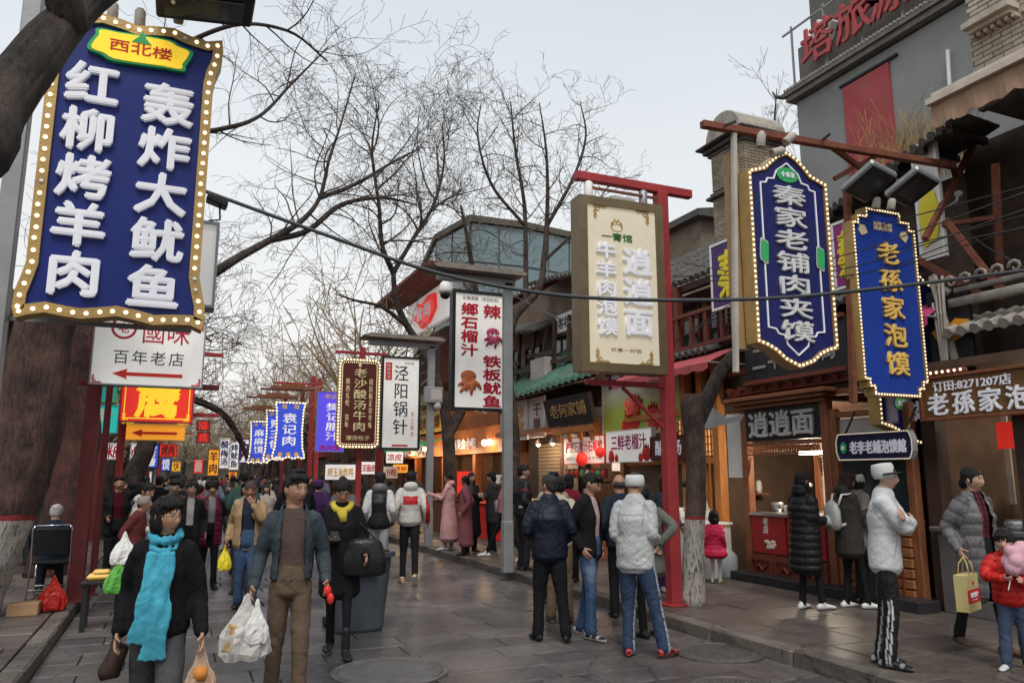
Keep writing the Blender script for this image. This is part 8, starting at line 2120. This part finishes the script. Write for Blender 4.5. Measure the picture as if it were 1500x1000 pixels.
# 19 woman grey coat
P = person('woman with a black ponytail in a grey green coat with her hands behind her back', 4.62, 7.10, 0, face=212, H=1.60, female=True, q=0, hair='pony', skin=(.38, .23, .16), top=dict(col=(.115, .12, .105), hem=.22, fit=1.08, flare=1.12, fold=.007), bottom=dict(col=(.012, .012, .013), fit=.76), shoes=dict(col=BLK), hands=[(.03, .17, .08), (.03, .19, .10)], elbows=[(.5, .6, 0), (-.5, .6, 0)], palms=[(0, 1, .3), (0, 1, .2)], nod=18)
person('bald man in a dark navy jacket standing behind the woman with the ponytail', 4.95, 8.2, 0.0, face=185, H=1.70, q=1, hair='balding', haircol=(.05, .04, .035), skin=(.32, .18, .12), top=dict(col=(.018, .022, .035), hem=.1, fit=1.1), bottom=dict(col=BLK))
person('woman in a striped navy quilted coat half hidden between red post and lopped tree', 6.15, 9.0, .13, face=30, H=1.58, female=True, q=2, hair='long', top=dict(col=(.02, .028, .06), hem=.35, fit=1.15, quilt=(.05, .01), m='nylon'), bottom=dict(col=(.05, .02, .1)), shoes=dict(col=(.3, .3, .3)))
person('woman in a dark red jacket facing the juice stall behind the black cardigan man', 5.35, 10.3, .13, face=180, H=1.58, female=True, q=2, hair='bob', top=dict(col=(.18, .015, .03), hem=.1, fit=1.1), bottom=dict(col=BLK))
person('young man in a cream coat standing in front of the juice stall', 4.75, 9.6, 0.0, face=5, H=1.74, q=1, hair='short', skin=(.42, .27, .2), top=dict(col=(.40, .36, .28), hem=.2, fit=1.12), bottom=dict(col=BLK))
# 20 woman long black puffer
P = person('long haired woman in a knee length black puffer coat and white trainers at the kiosk', 6.82, 7.15, .13, face=140, H=1.60, female=True, q=0, hair='long', skin=(.38, .23, .16), top=dict(col=(.011, .011, .013), hem=.44, fit=1.22, flare=1.06, quilt=(.085, .016), m='nylon', fold=.004, hood=True, sr=1.2), bottom=dict(col=BLK, fit=.72), shoes=dict(col=(.6, .59, .58), sole=(.62, .62, .62)), hands=[(.12, -.22, .2), (.12, -.25, .15)], feet=[(.07, .04, 0), (.12, -.1, 0)])
# 21 woman with backpack
P = person('woman in a dark olive coat with a silver backpack and white trainers at the stall', 7.35, 7.0, .13, face=125, H=1.60, female=True, q=0, hair='bob', haircol=(.03, .014, .010), skin=(.38, .23, .16), nod=12, top=dict(col=(.042, .038, .032), hem=.26, fit=1.12, flare=1.08, hood=True, fold=.008), bottom=dict(col=BLK, fit=.74), shoes=dict(col=(.6, .59, .58), sole=(.62, .62, .62)), hands=[(.08, -.24, .26), (.08, -.26, .26)], feet=[(.08, .05, 0), (.12, -.12, 0)])
bp_ = thing('backpack', 'small silver grey backpack with white straps on the olive coated woman', 'backpack', tuple(wpt(P, P['ch'] - P['fr'] * .20 - P['up'] * .08)), P['root'].rotation_euler.z)
M_bpk = mat('silver_nylon', (.36, .36, .36), .4, .1, var=.2, scale=20, bump=.2)
MB().tube([(0, 0, -.17), (0, 0, -.12), (0, 0, .05), (0, 0, .13), (0, 0, .17)], [.10, .14, .13, .09, .03], 16, ell=(1, .55)).build('bag_body', M_bpk, bp_, True)
MB().tube([(0, .05, -.12), (0, .09, -.08), (0, .085, .0)], [.07, .09, .05], 12, ell=(1, .5)).build('front_pocket', M_bpk, bp_, True)
for sx_ in (-1, 1): MB().tube([(sx_ * .07, -.04, .12), (sx_ * .09, -.08, .24), (sx_ * .10, -.2, .25), (sx_ * .12, -.26, .1), (sx_ * .12, -.2, -.08), (sx_ * .09, -.04, -.12)], .013, 6, ell=(1.6, .5)).build('strap', M_['white'], bp_, True)
person('person in a grey coat and white cap behind the backpack woman at the stall', 7.70, 7.15, .13, face=130, H=1.60, q=2, hair='bob', cap=dict(n='pale', col=(.5, .48, .46), h=.04), top=dict(col=(.22, .20, .18), hem=.2, fit=1.1), bottom=dict(col=BLK))
# 22 cook
def sidestripe(co, part, T, no):
 return side_lines(np.tile(np.array((.012, .012, .014)), (len(co), 1)), (-.014, .014), T, part, .42)
P = person('cook in a white jacket and white peaked cap with arms folded, standing in profile', 5.42, 4.80, .13, face=82, H=1.66, q=0, hair='crop', skin=(.42, .27, .20), cap=dict(n='cook', col=(.50, .51, .50), h=.065, brim=(.03, .03, .032)), build=.93, lean=3, top=dict(col=(.52, .53, .53), hem=.13, fit=1.05, collar=.03, fold=.009, sr=1.05), bottom=dict(colf=sidestripe, fit=.95, crop=.0, m='nylon', fold=.010), shoes=dict(col=(.012, .012, .014), sole=(.05, .05, .05), accent=(.2, .2, .2), sock=(.6, .6, .6)), hands=[(-.14, -.19, .29), (-.14, -.21, .25)], elbows=[(.6, -.5, -1), (-.6, -.5, -1)], feet=[(.07, .10, 0), (.08, .02, 0)], palms=[(0, 1, 0), (0, 1, 0)], curl=(.8, .8))
# 23 woman in grey puffer
def plaid_(co, part, T, no):
 c = np.tile(np.array((.16, .02, .03)), (len(co), 1)); c[(np.sin(co[:, 0] * 130) > .4) | (np.sin(co[:, 2] * 130) > .4)] = (.02, .015, .02); return c
P = person('woman in a long grey quilted coat over a red plaid shirt holding a tote bag', 6.62, 4.85, .13, face=42, H=1.63, female=True, q=0, hair='tied', skin=(.40, .25, .18), turn=25, top=dict(col=(.125, .118, .128), hem=.42, fit=1.16, flare=1.1, quilt=(.10, .012), m='nylon', fold=.005, open=.055, collarring=1.1, sr=1.15), inner=dict(colf=plaid_, collar=.03), bottom=dict(col=(.015, .015, .016), fit=.8), shoes=dict(col=(.09, .05, .035), shaft=.16), hands=[(.22, -.02, .02), (.27, -.06, .0)], feet=[(.08, -.14, 0), (.09, .25, .02)])
tb = thing('tote_bag', 'pale yellow paper tote bag with a lettered red band held by the grey coated woman', 'bag', tuple(wpt(P, P['hand'][1] + Vector((0, -.02, -.02)))), math.radians(20))
M_tote = mat('tote_yellow', (.52, .43, .19), .7, var=.08, bump=.15)
MB().prism([(-.155, -.42), (.155, -.42), (.165, -.12), (-.165, -.12)], -.05, .05).build('bag_body', M_tote, tb)
MB().prism([(-.158, -.35), (.158, -.35), (.162, -.24), (-.162, -.24)], -.053, -.049).build('red_band', M_['red'], tb)
text(tb, '回民街特产', 0, -.285, .19, .04, M_['char_white'], y=-.054, ext=.002, bold=.03); text(tb, 'huiminjie', 0, -.325, .14, .014, M_['char_white'], y=-.054, ext=.001, res=1); text(tb, '特产', 0, -.19, .06, .025, M_['red'], y=-.051, ext=.002, res=1)
for yy in (-.045, .045): MB().tube([(-.06, yy, -.13), (-.055, yy * .7, -.03), (-.02, 0, .02), (.02, 0, .02), (.055, yy * .7, -.03), (.06, yy, -.13)], .008, 6, ell=(1.8, .5)).build('handle', M_tote, tb, True)
# 24 child
P = person('small boy in a bright red puffer jacket holding pink candy floss at the right edge', 6.28, 4.36, .13, face=-8, H=1.12, child=True, q=0, hair='bowl', skin=(.44, .27, .20), top=dict(col=(.50, .018, .014), hem=.06, fit=1.22, quilt=(.055, .010), m='nylon', fold=.003, collarring=1.1, sr=1.25), bottom=dict(col=(.05, .07, .12), fit=1.05, fold=.010), shoes=dict(col=(.5, .5, .5)), hands=[(.18, -.3, .22), (.02, -.32, .24)], elbows=[None, (-1, .0, -.6)], palms=[None, (0, .5, .5)], feet=[(.10, .12, .0), (.10, -.14, .0)], curl=(.6, 1.0))
cf = thing('candy_floss', 'pink candy floss on a stick held by the boy in red', 'candy floss', tuple(wpt(P, P['hand'][1])))
b = MB(); r_ = random.Random(2)
for i in range(26): b.ball((.10 + r_.uniform(-.06, .08), r_.uniform(-.04, .04), .14 + r_.uniform(-.09, .1)), r_.uniform(.045, .07), 8, 6)
me = remesh(b, .012, 2); me.materials.append(mat('pink_floss', (.60, .33, .40), .95, var=.1, bump=.5, bscale=120)); me.polygons.foreach_set('use_smooth', [True] * len(me.polygons)); inst('floss', me, cf)
MB().tube([(-.02, 0, -.08), (.06, 0, .08)], .004, 6).build('stick', M_['offwhite'], cf)
# 25 seated old man left
P = person('white haired person in a dark navy coat sitting on a folding chair, back turned', -1.42, 11.9, .13, face=180, H=1.62, q=1, hair='short', haircol=(.42, .41, .40), skin=(.32, .18, .13), hip_drop=.43, nod=12, top=dict(col=(.016, .024, .045), hem=.06, fit=1.12), bottom=dict(col=(.015, .015, .02)), feet=[(.12, -.42, 0), (.12, -.40, 0)], hands=[(.16, -.34, .08), (.16, -.34, .08)], hunch=10)
fc = thing('folding_chair', 'black folding chair with chromed tube legs under the white haired person', 'chair', (-1.38, 11.62, .13), math.radians(178))
M_chr = mat('chromed_tube', (.6, .6, .6), .2, 1, var=0, bump=0)
MB().box((0, -.10, .44), (.42, .40, .05), ch=.015).build('seat', M_['black'], fc)
MB().box((0, .14, .70), (.40, .03, .34), rot=Matrix.Rotation(-.12, 3, 'X'), ch=.012).build('backrest', M_['black'], fc)
for sx_ in (-1, 1):
 MB().tube([(sx_ * .215, .20, .0), (sx_ * .215, .09, .45), (sx_ * .215, .17, .86), (sx_ * .19, .175, .90)], .012, 8).build('leg', M_chr, fc, True)
 MB().tube([(sx_ * .215, -.30, .0), (sx_ * .215, -.27, .42)], .012, 8).build('leg', M_chr, fc, True)
MB().tube([(-.19, .175, .90), (.19, .175, .90)], .012, 8).build('back_tube', M_chr, fc, True); MB().tube([(-.21, -.29, .12), (.21, -.29, .12)], .010, 8).build('stretcher', M_chr, fc)
MB().tube([(-.21, .18, .12), (.21, .18, .12)], .010, 8).build('stretcher', M_chr, fc)
# 26 child in bright pink red dress near the tree, and stall people
P = person('little girl in a bright pink red puffer dress right of the lopped tree', 7.22, 9.35, .13, face=170, H=1.05, child=True, q=2, hair='bob', top=dict(col=(.60, .02, .08), hem=.20, fit=1.2, flare=1.5, quilt=(.06, .012), m='nylon'), bottom=dict(col=(.5, .48, .46), fit=.8), shoes=dict(col=(.4, .35, .2)))
P = person('stall keeper in a white coat leaning over the white covered table', 8.0, 10.6, .13, face=-60, H=1.55, q=1, hair='short', top=dict(col=(.52, .50, .48), hem=.1, fit=1.15), bottom=dict(col=BLK), hands=[(.15, -.4, .15), (.15, -.42, .12)], lean=25, nod=25)
def stall_table(label, loc, rz, w, d, h, mt, body=True, goods=None):
 t = thing('stall_table', label, 'table', loc, rz)
 MB().box((0, 0, h), (w, d, .04), ch=.008).build('tabletop', mt, t)
 if body: MB().box((0, 0, h * .5 - .02), (w - .06, d - .06, h - .05)).build('side_panel', mt, t)
 else:
  for x in (-1, 1):
   for y in (-1, 1): MB().box((x * (w / 2 - .05), y * (d / 2 - .05), h / 2), (.05, .05, h)).build('leg', mt, t)
 return t
stall_table('white cloth covered stall table left of the kiosk', (7.55, 10.25, .13), RF, 1.1, .6, .80, M_['offwhite'])
r_ = random.Random(6)
for i in range(6):
 o = MB().lathe((0, 0, 0), [(.04, 0), (.045, .10), (.02, .16), (.018, .2)], 10).build('bottle', M_film2, None, True, loc=(7.4 + .05 * (i % 2), 9.85 + i * .13, .95)); tag(o, '%s clear bottle from the kiosk in the row on the white stall table' % ('first', 'second', 'third', 'fourth', 'fifth', 'sixth')[i], 'bottle', 'bottles on the white stall table')
o = thing('water_barrel', 'pale grey plastic canister standing by the kiosk corner', 'canister', (7.75, 9.75, .13)); MB().tube([(0, 0, 0), (0, 0, .03), (0, 0, .32), (0, 0, .38), (0, 0, .42)], [.13, .15, .15, .10, .04], 12).build('canister_body', mat('canister_grey', (.30, .34, .34), .4), o, True); MB().tube([(-.05, 0, .38), (0, 0, .44), (.05, 0, .38)], .012, 6).build('handle', M_['white'], o)
o = MB().lathe((0, 0, 0), [(.10, 0), (.13, .1), (.12, .3), (.05, .36)], 12).build('orange_sack', mat('orange_sack', (.50, .12, .03), .7, var=.2, bump=.4), None, True, loc=(7.6, 10.5, .6)); tag(o, 'orange net sack hanging beside the white stall table', 'sack')
# chestnut and snack stalls in front of the food hall
for i, (x, y, lab, mt) in enumerate(((7.2, 15.6, 'red fronted dark wood snack stall behind the women in black', 'red_dark'), (7.3, 18.2, 'red fronted snack stall near the forked tree', 'red'), (7.0, 20.6, 'brown snack stall past the forked tree', 'wood_brown'), (7.2, 13.6, 'brown juice stall below the white juice sign', 'wood_brown'))):
 t = stall_table(lab, (x, y, .13), RF, 1.8, .7, .85, M_[mt])
 for k in range(5):
  c_ = thing('snack_basket', '%s basket of snacks from the left on the %s' % (('first', 'second', 'third', 'fourth', 'fifth')[k], lab.split(' near')[0].split(' behind')[0].split(' past')[0].split(' below')[0]), 'basket', (x - .05, y + .7 - k * .35, 1.0))
  MB().lathe((0, 0, 0), [(.10, 0), (.15, .08)], 14).build('basket', M_['wood_orange'], c_)
  b = MB()
  for j in range(12): a = r_.uniform(0, 6.28); q_ = r_.uniform(0, .10); b.ball((q_ * math.cos(a), q_ * math.sin(a), .09 + r_.uniform(0, .05)), .035, 6, 5)
  b.build('snack', mat(('pastry', 'berry', 'nut')[k % 3], ((.5, .33, .15), (.4, .05, .04), (.18, .07, .03))[k % 3], .5, var=.4, scale=30), c_, True, kind='stuff')
# stall canopy lights / red boards around stalls
for i, (px0, py0, px1, py1, mm, lab) in enumerate(((670, 690, 690, 722, 'lit_red', 'plain red board standing on the snack stall near the forked tree'), (722, 695, 742, 708, 'offwhite', 'white price card left of the squid sign post'), (477, 680, 520, 702, 'lit_white', 'white banner with yellow and pink characters under the brown bulb sign'), (523, 676, 551, 694, 'lit_white', 'white banner with red characters left of the brush sign'), (566, 661, 590, 678, 'lit_white', 'white paper sign with red characters under the brush sign'), (562, 683, 582, 700, 'offwhite', 'white menu board below the white paper sign'), (576, 680, 597, 692, 'lit_orange', 'small orange menu board by the green awning'))):
 Y_ = 16.5 if i < 2 else 23.5 + i * .3
 cx, z0, w, h = rectY((px0, py0), (px1, py1), Y_)
 t = thing('menu_board' if i not in (2, 3) else 'cloth_banner', lab, 'sign', (cx, Y_, z0)); MB().box((0, 0, h / 2), (w, .03, h)).build('panel', M_[mm], t)
 if i > 1: text(t, ('', '', '烤玉米炸鸡', '正宗面皮', '凉皮', '小吃', '烤肠')[i], 0, h / 2, w * .85, h * .6, M_['goldyellow'] if i == 2 else M_['crimson'], y=-.016, ext=.006, bold=.04, res=1)
small_awning(29, 23.5, 2.85, 7.9, M_['green'], 'bright green awning under the brush sign', 1.0, .3)
# bags on the left stall
lt = stall_table('low dark table with bags beside the thin red post at the left kerb', (-.66, 9.9, 0), 0, .42, .4, .50, M_['black'], body=False)
plastic_bag('white plastic bag hanging at the left stall table', (-.47, 9.62, 1.02), .26, .32, M_film2, seed=11); plastic_bag('green and white plastic bag under the white one at the left stall table', (-.50, 9.58, .74), .28, .34, mat('green_film', (.10, .34, .06), .35, var=.3, scale=6, bump=.5, bscale=26), seed=12)
o = MB().box((0, 0, .05), (.24, .16, .07), ch=.03).box((.02, 0, .10), (.17, .14, .05), ch=.02).build('yellow_packet', M_['goldyellow'], None, loc=(-.70, 9.82, .51)); tag(o, 'yellow food packet on the left stall table', 'packet')
plastic_bag('bright red carrier bag on the ground by the dark red post', (-1.2, 10.45, .50), .30, .36, mat('red_film', (.40, .02, .015), .3, var=.2, bump=.5, bscale=26), seed=14)
o = MB().box((0, 0, .07), (.3, .2, .14), ch=.01).build('cardboard_box', mat('cardboard', (.33, .20, .11), .8), None, loc=(-1.45, 10.3, .13)); tag(o, 'small cardboard box on the left pavement beside the white painted tree', 'box')
person('small elderly person in a knitted grey hat bending behind the plastic bags at the left', -.42, 10.8, 0, face=70, H=1.45, q=2, hair='crop', cap=dict(n='knit', col=(.28, .24, .21), h=.06), top=dict(col=(.12, .03, .03), hem=.1, fit=1.1), bottom=dict(col=BLK), hunch=15)
# ---- the crowd in the distance: light prototypes, copied and recoloured
M_coat = mat('crowd_coat', (0, 0, 0), .85, var=.2, scale=8, bump=.2, objcol=True, spec=.12, crease=.3)
protos = []
for i, kw in enumerate((dict(female=False, hair='short'), dict(female=True, hair='long'), dict(female=True, hair='bob'), dict(female=False, hair='crop', build=1.1), dict(female=True, hair='tied'))):
 far_ = i % 2
 P = person('x', 0, 0, 0, face=0, az=False, H=1.68 - .08 * kw['female'], q=3, top=dict(col=(.1, .1, .1), hem=(.1, .35, .2, .12, .45)[i], fit=1.12, m=M_coat), bottom=dict(col=(.03, .03, .04)), group='crowd filling the street', feet=[(.1, -.15, 0), (.1, .2, .03)], skin=(.38, .22, .15), **kw)
 protos.append(P['root'])
cols = [(.012, .012, .014)] * 6 + [(.03, .035, .06), (.18, .02, .03), (.35, .30, .26), (.06, .05, .05), (.10, .12, .16), (.45, .43, .42), (.25, .06, .10), (.12, .05, .04), (.16, .13, .08), (.03, .06, .05), (.40, .05, .05), (.10, .03, .12)]
cn = ['black', 'black', 'black', 'black', 'black', 'black', 'navy', 'dark red', 'beige', 'charcoal', 'slate blue', 'white', 'plum', 'brown', 'olive', 'dark green', 'bright red', 'purple']
r_ = random.Random(77); placed = []; k = 0; tries = 0
taken = [(o.location.x, o.location.y) for o in bpy.data.objects if o.get('category') == 'person' and o.get('group') is None]
N_CROWD = 135; used = set()
while k < N_CROWD and tries < 6000:
 tries += 1
 y = 13.5 + (r_.random() ** 1.3) * 70; x = r_.uniform(-.7, 4.6) if r_.random() < .86 else (r_.uniform(5.5, 7.2) if r_.random() < .6 and y > 19 else r_.uniform(-3.6, -1.9))
 if y < 24 and x > 1.9 + (y - 13) * .1 and x < 5: continue
 if any((x - a) ** 2 + (y - b_) ** 2 < .42 for a, b_ in placed + taken): continue
 placed.append((x, y)); i = k % 5
 p = protos[i] if k < 5 else copy_tree(protos[i])
 z = 0 if -1 < x < 5.1 else .13
 p.location = (x, y, z); p.rotation_euler = (0, 0, math.radians(r_.choice((0, 180)) + r_.gauss(0, 25))); sc_ = r_.uniform(.89, 1.07); p.scale = (sc_, sc_, sc_)
 side = 'left pavement' if x < -1 else ('right pavement' if x > 5.1 else ('left side' if x < 1.2 else ('centre' if x < 3 else 'right side')))
 dist = 'near edge' if y < 20 else ('middle' if y < 35 else ('far middle' if y < 55 else 'far end'))
 hw_ = ('short haired man', 'long haired woman', 'woman with bobbed hair', 'stocky man', 'woman with tied hair')[i]
 for _ in range(40):
  c = r_.randrange(2, len(cols)); lb_ = (hw_, cn[c], dist, side, math.cos(p.rotation_euler.z) > .5)
  if lb_ not in used: break
 used.add(lb_)
 for o in p.children:
  if o.name.startswith('jacket'): o.color = (*cols[c], 1)
 p['label'] = ('%s, %s coat, %s of crowd, %s, ' + ('facing the camera' if abs(math.cos(p.rotation_euler.z / 1) - 1) < .5 else 'seen from behind')) % (hw_, cn[c], dist, side)
 k += 1
print('people done', sum(len(o.data.polygons) for o in bpy.data.objects if o.type == 'MESH'))
# floss of lights: bulbs strings far down
